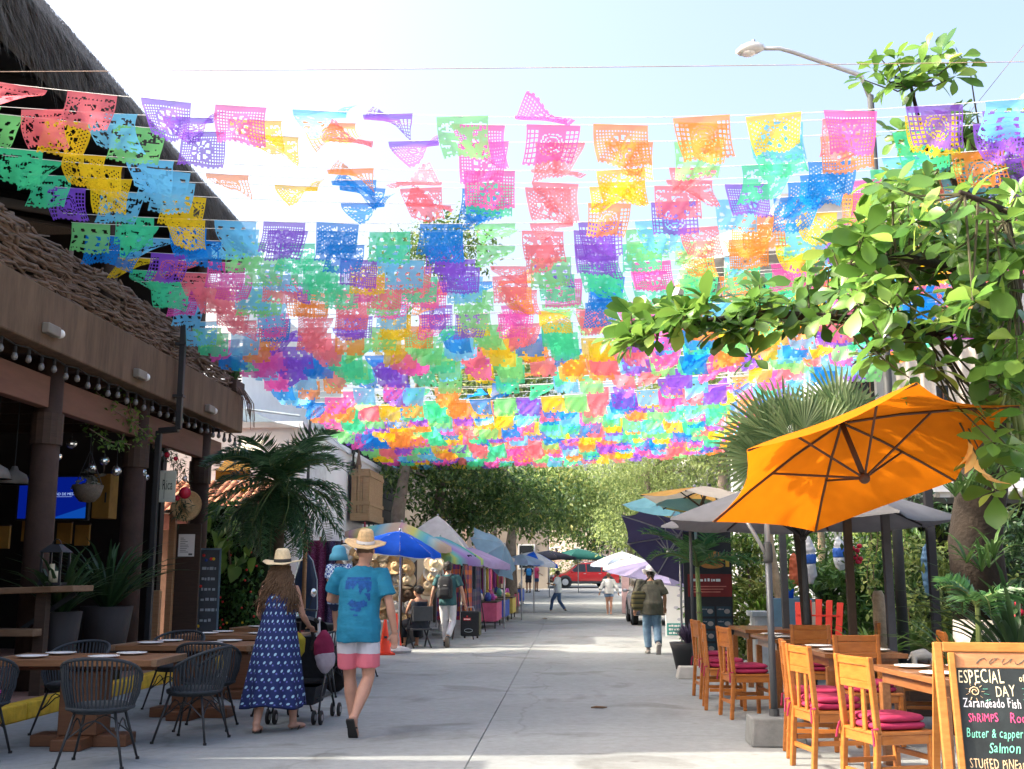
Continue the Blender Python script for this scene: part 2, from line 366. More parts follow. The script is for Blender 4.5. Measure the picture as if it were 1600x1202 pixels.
# dark underside of the roof with round rafters
rb(MB().add([V(-6.6, 8.7, 7.58), V(-6.6, 20.1, 7.58), V(-14.8, 20.1, 9.2), V(-14.8, 8.7, 9.2)], [(0, 1, 2, 3)]), 'roof_lining', M('roof_dark', (.012, .012, .014), .95))  # lining and rafters share one near-black colour
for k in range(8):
    y = 9.6+k*1.4; rb(MB().tube([V(-6.55, y, 7.5), V(-14.7, y, 9.1)], .07, 7), 'rafter', MATS['roof_dark'])
for y in (10.2, 15.1, 19.0): rb(MB().tube([V(-6.7, y, 4.5), V(-6.7, y, 7.55)], .12, 9), 'upper_post', DKW, smooth=True)
# woven stick railing
mb = MB()
for i in range(430):
    y = 9.3+rnd.random()*9.8; z = 4.70+rnd.random()**1.05*.62; L = rnd.uniform(.7, 1.9); r = rnd.uniform(.011, .024)
    y1 = min(y+L, 19.32); ph = rnd.random()*6; am = rnd.uniform(.012, .035); sl = rnd.uniform(-.09, .09)
    pts = [V(-6.02+rnd.uniform(-.05, .05)+.05*math.sin(ph+k*2.6), y+(y1-y)*k/4, z+sl*(k/4-.5)+am*math.sin(ph*2+k*1.9)) for k in range(5)]
    mb.tube(pts, [r, r*1.05, r, r*.9, r*.7], 5)
for k in range(7): mb.tube([V(-6.03, 9.6+k*1.43, 4.6), V(-6.04, 9.6+k*1.43, 5.36)], .045, 7)
rb(mb, 'stick_railing', STICK, kind='stuff', smooth=True)
# three bulkhead lights on the fascia
LFX = M('lamp_casing', (.2, .185, .16), .5, .15)
for px, py, wd in ((43, 517, 'nearest the edge of the picture'), (196, 586, 'above the black downpipe'), (314, 640, 'near the far end')):
    p = P(px, py, 5.88*F_PX/(890-px)); p.x = -5.9
    t = thing('fascia_light', 'small cream box light on the tan fascia, '+wd, 'wall light', p, 0, 'lights on the fascia')
    MB().box(0, .09, -.17, .13, -.06, .06).build('casing', LFX, t, bev=.015)
    MB().lathe([(.05, 0), (.055, .05), (.04, .09), (.01, .1)], 12, M=Matrix.Translation((.05, .14, 0)) @ Matrix.Rotation(-PI/2, 4, 'X')).build('lens', PLATE, t, True)
# row of bulbs under the fascia
bs = thing('bulb_string', 'dark cable of clear bulbs strung under the tan fascia', 'string lights', (-6.02, 15, 3.98))
BULB = M('bulb_glass', (.14, .14, .135), .15, .2, 5, spec=.8)
pts = []
for k in range(33):
    y = -5.2+k*.305; pts.append(V(0, y, -.03*abs(math.sin(k*1.57))))
MB().tube(pts, .009, 5).build('cable', RUBBER, bs)
bm_ = MB().lathe([(.004, .035), (.024, .02), (.037, -.02), (.03, -.05), (.005, -.065)], 10).mesh('bulb', BULB, True)
sm_ = MB().lathe([(.02, .02), (.022, .09), (.012, .1)], 8).mesh('socket', RUBBER, True)
for p in pts[1:]:
    b = link('bulb', bm_, bs, p+V(0, 0, -.11)); link('socket', sm_, b)
# downpipe
dp = thing('downpipe', 'black square downpipe with a jog, running down past the restaurant fascia', 'pipe', (-5.8, 15.8, 0))
q = [V(0, 0, 5.25), V(0, 0, 3.62), V(-.3, .02, 3.6), V(-.3, .02, .2)]
for a, b in zip(q[:-1], q[1:]):
    MB().bar(a, b, .085).build('pipe_length', BLACKM, dp, bev=.01)
for z in (4.9, 4.1): MB().box(-.1, .06, -.06, .06, z, z+.04).build('bracket', BLACKM, dp)
# vines on the beams
VINE = LEAF('vine_leaf', (.05, .13, .02), (.16, .28, .05), .4)
def scatter_leaves(mb, pts, n, size, spread, rr=None, droop=.2, wid=.6, seg=2):
    rr = rr or rnd
    for _ in range(n):
        c = rr.choice(pts); c = Vector(c)+V(rr.gauss(0, spread), rr.gauss(0, spread), rr.gauss(0, spread))
        s = size*rr.uniform(.6, 1.3)
        vs_, fs_ = leaf_verts(s, s*wid, .3, droop, .5, seg)
        R = Euler((rr.uniform(-.9, .9), rr.uniform(-.5, 1.2), rr.uniform(0, 2*PI))).to_matrix()
        mb.add([c+R @ v for v in vs_], fs_)
vt = thing('climbing_vine', 'thin green vine trailing over the reddish beam of the restaurant', 'vine', (-5.95, 14.6, 0))
def vp(px, py, d): return P(px, py, d)-V(-5.95, 14.6, 0)
paths = [[(205, 560, 15.2), (198, 600, 15.1), (205, 640, 15), (190, 690, 14.9)], [(150, 612, 14.2), (175, 640, 14.4), (210, 660, 15), (240, 690, 15.4)], [(140, 670, 14), (170, 690, 14.4), (205, 695, 15)]]
for k, pth in enumerate(paths):
    pl = [vp(*q) for q in pth]; MB().tube(pl, .008, 5).build('stem', STICK, vt)
mb = MB(); dense = []
for pth in paths:
    pl = [vp(*q) for q in pth]
    for a, b in zip(pl[:-1], pl[1:]): dense += [a.lerp(b, t/8) for t in range(8)]
scatter_leaves(mb, dense, 330, .075, .07); mb.build('leaves', VINE, vt, kind='stuff')
# planter at the far end of the deck
pt = thing('deck_plant', 'spiky plant spilling over the far end of the restaurant deck', 'plant', (-6.0, 18.95, 4.69))
MB().box(-.14, .14, -.25, .25, 0, .22).build('planter', DKW, pt, bev=.02)
STRAP = LEAF('strap_leaf', (.03, .085, .025), (.09, .18, .05), .25, .4)
def strap(mb, base, n, L, wdt, rr=None, up=.9, droop=.9, seg=5, lean=(0, 0)):
    rr = rr or rnd
    for i in range(n):
        a = rr.uniform(0, 2*PI); l = L*rr.uniform(.65, 1.15); out = rr.uniform(.25, 1.0)
        dirh = V(math.cos(a)+lean[0], math.sin(a)+lean[1], 0); sd_ = V(-math.sin(a), math.cos(a), 0)
        prev = Vector(base); rows = []
        ang = math.atan2(up, out)
        for k in range(seg+1):
            t = k/seg; w_ = wdt*(math.sin(PI*min(1, .18+t*.82))**.7)*.5 if k < seg else .002
            n_ = V(0, 0, w_*.5)
            rows.append((prev-sd_*w_+n_, prev.copy(), prev+sd_*w_+n_))
            ang2 = ang-droop*t*t*1.6
            prev = prev+(dirh*math.cos(ang2)+V(0, 0, math.sin(ang2)))*(l/seg)
        vs_ = [q for r in rows for q in r]; fs_ = []
        for k in range(seg):
            b = 3*k; fs_ += [(b, b+1, b+4, b+3), (b+1, b+2, b+5, b+4)]
        mb.add(vs_, fs_)
mb = MB(); strap(mb, (0, 0, .2), 46, .5, .03); 
for v in range(60): pass
mb.build('leaves', STRAP, pt, kind='stuff')
mb = MB()
for k in range(16):
    a = V(.1, rnd.uniform(-.25, .3), .15); b = a+V(.12+rnd.uniform(0, .1), rnd.uniform(-.1, .1), -.3); c_ = b+V(.03, rnd.uniform(-.1, .1), -rnd.uniform(.1, .5)); mb.tube([a, b, c_], .006, 4)
mb.build('trailing_stems', STICK, pt, kind='stuff')
# ------------------------------------------------------------------ things inside the restaurant
tv = thing('television', 'large wall screen showing a blue page behind the restaurant columns', 'television', P(82, 778, 15.6), -.05)
MB().box(-.56, .56, 0, .07, -.33, .33).build('casing', BLACKM, tv, bev=.01)
def screen_mat():
    m, n, out = _base('screen_blue'); L = n.links
    tc = N(n, 'TexCoord'); sp = N(n, 'SeparateXYZ'); L.new(tc.outputs['Object'], sp.inputs[0])
    # a pale wedge in the lower right corner
    a = N(n, 'Math', operation='MULTIPLY'); a.inputs[1].default_value = .32; L.new(sp.outputs[0], a.inputs[0])
    b = N(n, 'Math', operation='SUBTRACT'); L.new(a.outputs[0], b.inputs[0]); L.new(sp.outputs[2], b.inputs[1])
    c = N(n, 'Math', operation='GREATER_THAN'); c.inputs[1].default_value = .3; L.new(b.outputs[0], c.inputs[0])
    mx = N(n, 'MixRGB'); mx.inputs[1].default_value = (.001, .008, .16, 1); mx.inputs[2].default_value = (.003, .05, .3, 1); L.new(c.outputs[0], mx.inputs[0])
    e = N(n, 'Emission'); e.inputs[1].default_value = .3; L.new(mx.outputs[0], e.inputs[0]); L.new(e.outputs[0], out.inputs[0]); return m
MB().box(-.52, .52, -.004, .02, -.3, .3).build('screen', screen_mat(), tv)
SCRT = M('screen_text', (.25, .35, .6), .5, .02, emit=.35)
for x, z, s, tx in ((-.22, .035, .055, 'UNIVERSIDAD DE MEDICINA'), (-.22, -.13, .045, '1. 2 30 47 9')):
    lettering(tx, s, SCRT, tv, Matrix.Translation((x, -.008, z)) @ Matrix.Rotation(PI/2, 4, 'X'))
writing(tv, -.22, -.009, -.04, .2, .022, SCRT)
MB().box(-.22, .3, -.009, -.005, .012, .016).build('rule_line', SCRT, tv)
e = MB(); e.lathe([(.06, 0), (.06, .003)], 16, sx=.85, sy=1.1, M=Matrix.Translation((-.14, -.005, .185)) @ Matrix.Rotation(PI/2, 4, 'X')); em = e.build('crest', SCRT, tv)
MB().ball((-.14, -.008, .185), (.022, .003, .03)).build('crest_mark', M('crest_red', (.12, .02, .03), .6), em)
cab = thing('wall_cabinet', 'yellow-ochre cabinet beside the blue screen', 'cabinet', P(158, 775, 15.9))
OCH = M('ochre_paint', (.33, .17, .03), .7, .25, 4)
MB().box(-.13, .13, 0, .3, -.33, .33).build('cabinet_body', OCH, cab, bev=.01); MB().box(.06, .08, -.015, 0, -.1, .05).build('handle', BLACKM, cab)
for i, (px, py, d) in enumerate(((45, 828, 16), (100, 832, 16.3), (128, 835, 16.4), (2, 838, 15))):
    t = thing('ochre_panel', ['ochre wall panel below the blue screen, beside the near column', 'ochre wall panel centred under the blue screen', 'ochre wall panel below the ochre cabinet', 'ochre panel at the very edge of the picture'][i], 'panel', P(px, py, d), 0, 'ochre panels in the restaurant')
    MB().box(-.11, .11, 0, .05, -.17, .14).build('board', OCH, t); MB().box(-.115, .115, -.01, .06, .141, .16).build('cap', DKW, t)
MIR = M('mirror_glass', (.75, .78, .8), .12, .05, 30, metal=.9)
for i, (px, py, d, r) in enumerate(((89, 713, 14.2, .065), (112, 693, 14.6, .07), (143, 731, 14.9, .065), (163, 720, 15.1, .065), (182, 736, 15.2, .075), (217, 739, 15.5, .11), (228, 746, 15.9, .05), (76, 684, 14.0, .045))):
    c = P(px, py, d)
    t = thing('mirror_ball', ['silver ball hanging just right of the near column', 'silver ball hanging highest between the columns', 'silver ball hanging over the basket', 'silver ball right of the basket, with a dark finial', 'silver ball in front of the second column', 'largest silver ball, hanging right of the second column', 'small silver ball behind the downpipe', 'small silver ball high beside the near column'][i], 'ornament', c, 0, 'silver balls hanging in the restaurant')
    MB().ball((0, 0, 0), r, 14, 10).build('ball', MIR, t)
    MB().lathe([(.012, r-.01), (.012, r+.03), (.004, r+.03), (.003, 4.02-c.z)], 6).build('cord', BLACKM, t)
    if i in (0, 3): MB().lathe([(.02, -r), (.012, -r-.06), (.004, -r-.12)], 6).build('finial', DKW, t)
WICK = M('wicker', (.16, .13, .10), .9, .3, 30, .6)
c = P(137, 766, 14.7); t = thing('hanging_basket', 'round woven basket hanging on chains in front of the blue screen', 'basket', c)
MB().lathe([(.02, -.17), (.1, -.16), (.17, -.08), (.21, .06), (.2, .07), (.16, -.07), (.09, -.14), (.01, -.15)], 20).build('bowl', WICK, t, True)
for k in range(3):
    a = k*2.1; MB().tube([V(.2*math.cos(a), .2*math.sin(a), .06), V(0, 0, .55), V(0, 0, 3.9-c.z)], .006, 4).build('chain', BLACKM, t)
mb = MB(); scatter_leaves(mb, [V(.1*math.cos(k), .1*math.sin(k), .1+.05*(k % 3)) for k in range(8)], 50, .1, .06); mb.build('dry_leaves', M('dry_leaf_grey', (.16, .17, .14), .9), t, kind='stuff')
SHADE = M('lamp_shade_grey', (.18, .17, .155), .7, .1)
for i, (px, py, d) in enumerate(((22, 744, 12.9), (-8, 735, 12.4))):
    c = P(px, py, d); t = thing('pendant_lamp', ['grey conical pendant lamp hanging left of the near column', 'grey pendant lamp cut off by the picture edge'][i], 'lamp', c, 0, 'pendant lamps')
    MB().lathe([(.19, -.1), (.195, -.1), (.14, .02), (.05, .07), (.03, .12), (.02, .12), (.02, .06), (.13, 0), (.185, -.1)], 20).build('lamp_shade', SHADE, t, True)
    MB().tube([V(0, 0, .1), V(0, 0, 4.0-c.z)], .008, 5).build('cord', BLACKM, t)
# counter with lantern
SLAB = WOOD('counter_wood', (.15, .085, .045), (.24, .14, .08), .6, (.8, 6, 6), 4)
ct = thing('bar_counter', 'thick live-edge wooden bar counter at the left edge', 'counter', (-6.2, 12.1, .16))
p0, p1 = P(-60, 925, 12.0), P(129, 919, 12.3)
mb = MB()
for k in range(6): pass
a = p0-V(-6.2, 12.1, .16); b = p1-V(-6.2, 12.1, .16)
rings = []
for k in range(7):
    q = a.lerp(b, k/6); wv = .03*math.sin(k*2.2)
    rings.append([q+V(0, -.25+wv, -.04), q+V(0, .3, -.04), q+V(0, .3, .03), q+V(0, -.27+wv, .03)])
mb.loft(rings); mb.build('counter_top', SLAB, ct, bev=.01)
MB().bar(b+V(-.1, .05, -.06), b+V(-.75, .05, -.5), .05).build('brace', BLACKM, ct)
MB().box(a.x, a.x+.9, -.2, .1, b.z-.52, b.z-.44).build('foot_shelf', SLAB, ct, bev=.01)
for x in (a.x+.1, a.x+.8): MB().box(x, x+.12, .0, .12, 0, b.z-.06).build('leg', DKW, ct)
lp = p1+V(-.36, .05, .032)
ln = thing('candle_lantern', 'black metal lantern with two cream candles on the bar counter', 'lantern', lp)
for x in (-.11, .11):
    for y in (-.11, .11): MB().box(x-.012, x+.012, y-.012, y+.012, .03, .37).build('corner_post', BLACKM, ln)
MB().box(-.13, .13, -.13, .13, 0, .03).build('base', BLACKM, ln); 
MB().add([V(-.14, -.14, .37), V(.14, -.14, .37), V(.14, .14, .37), V(-.14, .14, .37), V(-.05, -.05, .46), V(.05, -.05, .46), V(.05, .05, .46), V(-.05, .05, .46)], [(3,2,1,0), (4,5,6,7), (0,1,5,4), (1,2,6,5), (2,3,7,6), (3,0,4,7)]).build('roof', BLACKM, ln)
MB().tube([V(.05*math.cos(k*PI/8), 0, .46+.06*math.sin(k*PI/8)) for k in range(9)], .006, 5).build('handle', BLACKM, ln)
WAX = M('candle_wax', (.75, .66, .45), .5, .08)
MB().lathe([(.04, .031), (.04, .16), (.01, .155)], 14, (.03, -.03, 0)).build('candle', WAX, ln, True); MB().lathe([(.03, .031), (.03, .24), (.01, .235)], 14, (-.045, .02, 0)).build('candle', WAX, ln, True)
# big pots with strap-leaved plants
POT = M('pot_dark', (.026, .021, .02), .7, .2, 4, .1)
DARKLEAF = LEAF('dark_strap', (.014, .04, .017), (.045, .10, .034), .2, .4)
for i, (px, d, w_, h_, n_, L_) in enumerate(((92, 12.6, .25, .9, 60, .95), (165, 14.1, .33, .92, 95, 1.15), (185, 13.6, .2, .55, 0, .9))):
    if n_ == 0: continue
    c = P(px, 980, d); c.z = .16
    t = thing('potted_plant', ['tall dark pot with strap-leaved plant beside the bar counter', 'wide dark pot with large arching strap-leaved plant below the second column'][i], 'plant', c, 0, 'potted plants of the restaurant')
    MB().lathe([(w_*.68, 0), (w_*.8, h_*.5), (w_, h_), (w_*.92, h_), (w_*.85, h_-.08), (.01, h_-.1)], 22).build('pot', POT, t, True)
    mb = MB(); strap(mb, (0, 0, h_-.1), n_, L_, .055, droop=.75); mb.build('leaves', DARKLEAF, t, kind='stuff', smooth=True)
# sign with garland, posts, sombrero, menu panel, blackboard
sp_ = P(257, 760, 16.3)
t = thing('hanging_sign', 'off-white wooden sign with dark lettering hung beside the downpipe', 'sign', sp_, .12)
MB().box(-.165, .165, 0, .03, -.24, .24).build('board', M('sign_cream', (.50, .54, .46), .7, .12), t, bev=.005)
DKT = M('sign_letter', (.05, .06, .05), .7)
lettering('la Rica', .13, DKT, t, Matrix.Translation((0, -.003, -.05)) @ Matrix.Rotation(PI/2, 4, 'X') @ Matrix.Scale(.72, 4, (1, 0, 0)) @ Matrix.Scale(1.7, 4, (0, 1, 0)), align='CENTER')
MB().box(-.003, .003, -.004, -.001, -.19, .2).build('centre_rule', DKT, t)
MB().tube([V(-.13, .015, .24), V(0, .015, .6), V(.13, .015, .24)], .006, 4).build('hanger', BLACKM, t)
gl = thing('garland', 'dark green christmas garland with red and silver baubles around a post', 'garland', P(285, 760, 17))
GAR = LEAF('garland_needle', (.012, .045, .02), (.04, .09, .04), .1)
gp = [V(-.42, -.1, .62), V(-.25, -.1, .5), V(-.08, -.1, .42), V(.02, -.1, .2), V(.05, -.1, -.05), V(0, -.1, -.3), V(.05, -.1, -.5)]
mb = MB(); dense = [a.lerp(b, k/6) for a, b in zip(gp[:-1], gp[1:]) for k in range(6)]
scatter_leaves(mb, dense, 420, .11, .055, wid=.18); mb.build('needles', GAR, gl, kind='stuff')
REDB = M('bauble_red', (.55, .02, .05), .2, .1); SILB = M('bauble_silver', (.7, .68, .66), .25, .1, metal=.7)
for i, (x, z, r, m_) in enumerate(((-.40, .62, .05, SILB), (-.3, .5, .05, SILB), (-.2, .48, .045, REDB), (-.16, .6, .05, SILB), (-.06, .42, .035, REDB), (.12, -.12, .095, REDB), (.0, -.2, .045, REDB), (.1, .1, .04, SILB))):
    MB().ball((x, -.2, z), r, 12, 8).build('bauble', m_, gl, True)
PINE = WOOD('post_wood', (.30, .15, .07), (.42, .24, .12), .6)
for i, (px, d, wd_, z0, z1, lab) in enumerate(((262, 17.4, .1, .16, 2.6, 'slim pale wooden post beside the menu panel'), (240, 16.6, .17, .16, 1.25, 'short pale wooden post below the hanging sign'))):
    c = P(px, 980, d); c.z = 0
    tag(MB().box(-wd_/2, wd_/2, -.05, .05, z0, z1).build('wooden_post', PINE, None, loc=c, bev=.008), lab, 'post')
c = P(290, 790, 17.2); t = thing('straw_sombrero', 'large straw hat hanging on the wall above the menu', 'hat', c, 0)
t.rotation_euler = (1.9, .5, .9)
MB().lathe([(.25, .03), (.255, .04), (.18, .0), (.12, .01), (.1, .12), (.06, .2), (.01, .21), (.01, .2), (.05, .19), (.09, .11), (.11, -.005), (.2, -.012)], 26).build('hat_body', STRAW, t, True)
pn = thing('menu_stand', 'dark wooden panel with a white menu sheet beside the blackboard', 'panel', P(289, 900, 17.6)*1, .1)
pn.location.z = .16
MB().box(-.22, .22, 0, .08, 0, 2.15).build('panel_board', DKW, pn, bev=.01)
mb = MB().box(-.13, .13, -.008, 0, 1.62, 1.98); sh = mb.build('menu_sheet', PLATE, pn)
for k in range(9):
    MB().box(-.1, -.1+.05+.11*rnd.random(), -.0105, -.0085, 1.92-.028*k-.008, 1.92-.028*k).build('print_line', M('print_ink', (.1, .1, .1), .8), sh)
MB().box(.04, .1, -.0105, -.0085, 1.64, 1.67).build('print_mark', MATS['print_ink'], sh)
bb = thing('blackboard', 'tall narrow blackboard with blue-grey frame leaning beside the hedge', 'blackboard', P(324, 960, 18.2)*1, .25)
bb.location.z = .35
MB().box(-.15, .15, 0, .03, 0, 1.55).build('slate', M('slate', (.05, .06, .075), .5, .25, 4), bb)
for x0, x1, z0, z1 in ((-.18, -.151, -.03, 1.58), (.151, .18, -.03, 1.58), (-.15, .15, -.03, -.001), (-.15, .15, 1.551, 1.58)):
    MB().box(x0, x1, -.012, .04, z0, z1).build('frame_rail', M('frame_blue', (.12, .2, .27), .6), bb)
CHK = M('chalk_grey', (.4, .45, .5), .9)
for k, tx in enumerate(('Tacos', 'Pulpo', 'Pesca', 'Ceviche', 'Cocteles', 'Agua')):
    writing(bb, -.12, -.004, 1.22-.17*k, .15+.015*len(tx), .05, CHK, 'chalk_mark')
for k, (x, z, cc) in enumerate(((-.1, 1.46, 'r'), (0.02, 1.4, 'r'), (.06, 1.4, 'y'), (-.13, .95, 'r'), (-.14, .3, 'y'), (-.15, .05, 'y'), (-.06, 1.38, 'b'))):
    MB().lathe([(.022, 0), (.026, .012), (.005, .02)], 8, M=Matrix.Translation((x, -.004, z)) @ Matrix.Rotation(PI/2, 4, 'X')).build('paper_flower', M('flower_'+cc, {'r': (.7, .05, .04), 'y': (.75, .5, .03), 'b': (.03, .08, .4)}[cc], .7), bb)
# ================================================================== LEFT ROW BEYOND THE RESTAURANT
GREENW = LEAF('hedge_leaf', (.025, .08, .018), (.09, .2, .04), .3)
t = thing('ivy_hedge', 'dense green climbing hedge with small red and yellow flowers beside the blackboard', 'hedge', (-6.1, 20.2, 0))
mb = MB()
for i in range(2600):
    x = rnd.uniform(-.75, .55); z = rnd.uniform(.1, 2.9); y = -.45+rnd.uniform(-.12, .25)+.12*math.sin(x*7+z*3)
    s = rnd.uniform(.06, .13); R = Euler((rnd.uniform(-1, 1), rnd.uniform(-.3, 1.2), -PI/2+rnd.uniform(-1.2, 1.2))).to_matrix()
    vs_, fs_ = leaf_verts(s, s*.7, .3, .3, .5, 2); mb.add([V(x, y, z)+R @ v for v in vs_], fs_)
mb.build('foliage', GREENW, t, kind='stuff')
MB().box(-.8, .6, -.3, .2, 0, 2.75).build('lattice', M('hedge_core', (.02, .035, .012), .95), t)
for i in range(46):
    c = 'rry'[i % 3]; MB().ball((rnd.uniform(-.7, .5), -.66, rnd.uniform(.2, 2.0)), .022, 6, 4).build('flower', MATS['flower_'+c], t)
PHILO = LEAF('pothos', (.06, .15, .03), (.22, .36, .07), .35)
t = thing('pothos_vine', 'big heart-leaved pothos with light green leaves climbing above the hedge', 'vine', (-6.0, 19.3, 1.9))
MB().tube([V(0, .1, -.5), V(-.1, .05, .2), V(.1, 0, .8)], .02, 6).build('stem', STICK, t)
for i in range(46):
    s = rnd.uniform(.2, .34); vs_, fs_ = leaf_verts(s, s*.85, .25, .5, .42, 4)
    c = V(rnd.uniform(-.55, .45), rnd.uniform(-.25, .1), rnd.uniform(-.25, .95)); R = Euler((rnd.uniform(-.6, .6), rnd.uniform(.2, 1.2), -PI/2+rnd.uniform(-1.3, 1.3))).to_matrix()
    MB().add([R @ v for v in vs_], fs_).build('leaf', PHILO, t, True, loc=c)
# feather palm in front of the white building
PALM = LEAF('palm_leaflet', (.02, .068, .033), (.08, .18, .07), .25, .35)
RACH = M('palm_rachis', (.12, .17, .05), .6)
TRK = M('palm_trunk', (.15, .12, .08), .9, .3, 9, .5)
def frond(L, nl, ll, droop, rr, stiff=.5):
    """arching feather frond along +X from the origin; returns leaflets and rachis meshes"""
    m1, m2 = MB(), MB(); pts = []; p = V(0, 0, 0); ang = stiff
    for k in range(13):
        pts.append(p.copy()); a = ang-droop*(k/12)**1.5; p = p+V(math.cos(a), 0, math.sin(a))*L/12
    m2.tube(pts, [.022*(1-.85*k/12) for k in range(13)], 5)
    for i in range(nl):
        t = .12+.87*i/nl; f = t*12; k = min(11, int(f)); c = pts[k].lerp(pts[k+1], f-k)
        l = ll*(.35+.65*math.sin(PI*min(1, t*.85+.12)))*rr.uniform(.85, 1.1)
        for s in (-1, 1):
            d = V(.55+rr.uniform(-.1, .2), s*rr.uniform(.75, 1), rr.uniform(-.25, .2)).normalized(); e = d+V(0, 0, -.55); w_ = V(.016, 0, 0)
            a, b, q = c, c+d*l*.5, c+d*l*.5+e.normalized()*l*.5
            m1.add([a-w_*.5, a+w_*.5, b+w_, b-w_, q], [(0,1,2,3), (3,2,4)])
    return m1, m2
def palm(t, crown, nf, L, nl, ll, droop, mat=PALM, stiff=(.2, 1.2), seed=3, az=None):
    rr = random.Random(seed); protos = []
    for k in range(4):
        a, b = frond(L*rr.uniform(.85, 1.1), nl, ll, droop*rr.uniform(.7, 1.2), rr, 0); protos.append((a.mesh('frond', mat), b.mesh('rachis', RACH, True)))
    for i in range(nf):
        a, b = protos[i % 4]; e = stiff[0]+(stiff[1]-stiff[0])*rr.random()
        az_ = i*2.39996+rr.uniform(-.3, .3) if az is None else rr.uniform(*az)
        o = link('frond', a, t, crown, (rr.uniform(-.5, .5), -e, az_)); link('rachis', b, o); s = rr.uniform(.8, 1.1); o.scale = (s, s, s)
pc = P(438, 742, 17.6)
t = thing('feather_palm', 'large dark green feather palm leaning over the tables in front of the white building', 'palm', (pc.x-.1, pc.y+.4, 0))
MB().tube([V(0, 0, 0), V(.05, -.1, 1.0), V(.1, -.35, pc.z-.2), V(.12, -.4, pc.z)], [.11, .09, .075, .06], 9).build('trunk', TRK, t, True)
palm(t, V(.1, -.4, pc.z-.15), 40, 1.5, 42, .46, 1.7, stiff=(-.5, 1.2), seed=5)
palm(t, V(.1, -.4, pc.z-.2), 16, 1.25, 38, .42, .9, stiff=(-1.25, -.35), seed=9)
# tile-roofed shop with yellow awning behind the hedge
SH = thing('tiled_shop', 'small shop with pink fascia and red clay tile roof behind the restaurant', 'building', (-7.4, 23, 0))
MB().box(-3, .6, 0, 3, 0, 2.7).build('wall', M('shop_wall', (.25, .14, .1), .9), SH)
MB().box(-2.6, .9, -.75, -.6, 2.42, 2.75).build('fascia', M('shop_pink', (.42, .16, .12), .8), SH)
TILE = M('clay_tile', (.42, .19, .11), .8, .3, 6, .2)
tm = MB().loft([[V(math.cos(a)*.075*s, yv, math.sin(a)*.06*s) for a in [PI*k/5 for k in range(6)]] for yv, s in ((0, 1), (.42, .85))], cap=False, closed=False).mesh('roof_tile', TILE, True)
for r_ in range(7):
    for k in range(21):
        link('roof_tile', tm, SH, (-2.6+k*.17, -.75+r_*.37, 2.78+r_*.16), (math.atan(.43), 0, 0))
MB().add([V(-2.75, -.8, 2.74), V(1, -.8, 2.74), V(1, 1.9, 3.9), V(-2.75, 1.9, 3.9)], [(0,1,2,3)]).build('roof_deck', DKW, SH)
aw = thing('yellow_awning', 'small cream awning with yellow-orange underside at the corner of the restaurant', 'awning', P(367, 715, 20.6))
MB().add([V(-.35, 0, -.25), V(.3, 0, -.25), V(.26, .8, .22), V(-.3, .8, .22)], [(0,1,2,3)]).build('awning_cloth', CLOTH('awning_yellow', (.75, .42, .08), .35), aw)
MB().box(-.36, .31, -.012, .0, -.44, -.25).build('valance', MATS['awning_yellow'], aw)
MB().add([V(-.3, .8, .225), V(.26, .8, .225), V(.2, 1.3, .5), V(-.25, 1.3, .5)], [(0,1,2,3)]).build('awning_top', CLOTH('awning_cream', (.75, .68, .55), .2), aw)
MB().tube([V(.28, 0, -.25), V(.28, .8, -.4), V(.28, .8, -1.2)], .012, 5).build('awning_arm', STEEL, aw)
# yellow paper star hanging
t = thing('yellow_lantern', 'bright yellow paper ornament hanging under the tiled roof', 'ornament', P(381, 766, 19.2))
mb = MB()
for k in range(5):
    a = k*2*PI/5; mb.add([V(0, -.03, 0), V(.04*math.cos(a+.6), 0, .04*math.sin(a+.6)), V(.1*math.cos(a), 0, .1*math.sin(a)), V(.04*math.cos(a-.6), 0, .04*math.sin(a-.6)), V(0, .03, 0)], [(0,1,2), (0,2,3), (4,2,1), (4,3,2)])
mb.build('star', CLOTH('star_yellow', (.85, .55, .02), .4), t); MB().tube([V(0, 0, .05), V(0, 0, .5)], .004, 4).build('cord', BLACKM, t)
# white building
WB = thing('white_building', 'white plastered two-storey building with a sloping blue-grey tarpaulin on top', 'building', (-6, 24, 0))
PLA = M('white_plaster', (.74, .75, .76), .85, .07, 1.2, .15)
MB().box(-9, -.0, 0, 10.2, 0, 4.75).build('wall', PLA, WB)
MB().box(-9.05, .06, -.06, 10.25, 4.75, 4.9).build('parapet', PLA, WB, bev=.02)
MB().box(-8, -2.2, 2.6, 14.5, 4.9, 8.6).build('upper_storey', PLA, WB); MB().box(-8.1, -2.1, 2.5, 14.6, 8.6, 8.8).build('upper_parapet', PLA, WB)
mb = MB()
n_ = 10
vsx = [V(-5.5+i*.62, -.3+j*1.1, 5.05+.55*math.cos((i-2)/3.4)+.10*math.sin(i*1.3+j)-.12*j*0) for j in range(6) for i in range(n_)]
mb.add(vsx, [(j*n_+i, j*n_+i+1, (j+1)*n_+i+1, (j+1)*n_+i) for j in range(5) for i in range(n_-1)])
mb.build('tarpaulin', CLOTH('tarp_grey', (.45, .55, .62), .25), WB, True)
MB().tube([V(-1.2, -.3, 5.15), V(.05, -.32, 4.98)], .03, 6).build('tarpaulin_roll', MATS['tarp_grey'], WB)
MB().box(.005, .02, .8, 2.6, 3.6, 4.4).build('wall_panel', M('panel_grey', (.55, .57, .6), .8), WB)
MB().tube([V(.12, .3, 3.4), V(.12, .3, 5.6)], .035, 6).build('pole', DARKP, WB)
MB().box(-.3, .03, 4.6, 6.4, 0, 2.2).build('shop_opening', INTER, WB)
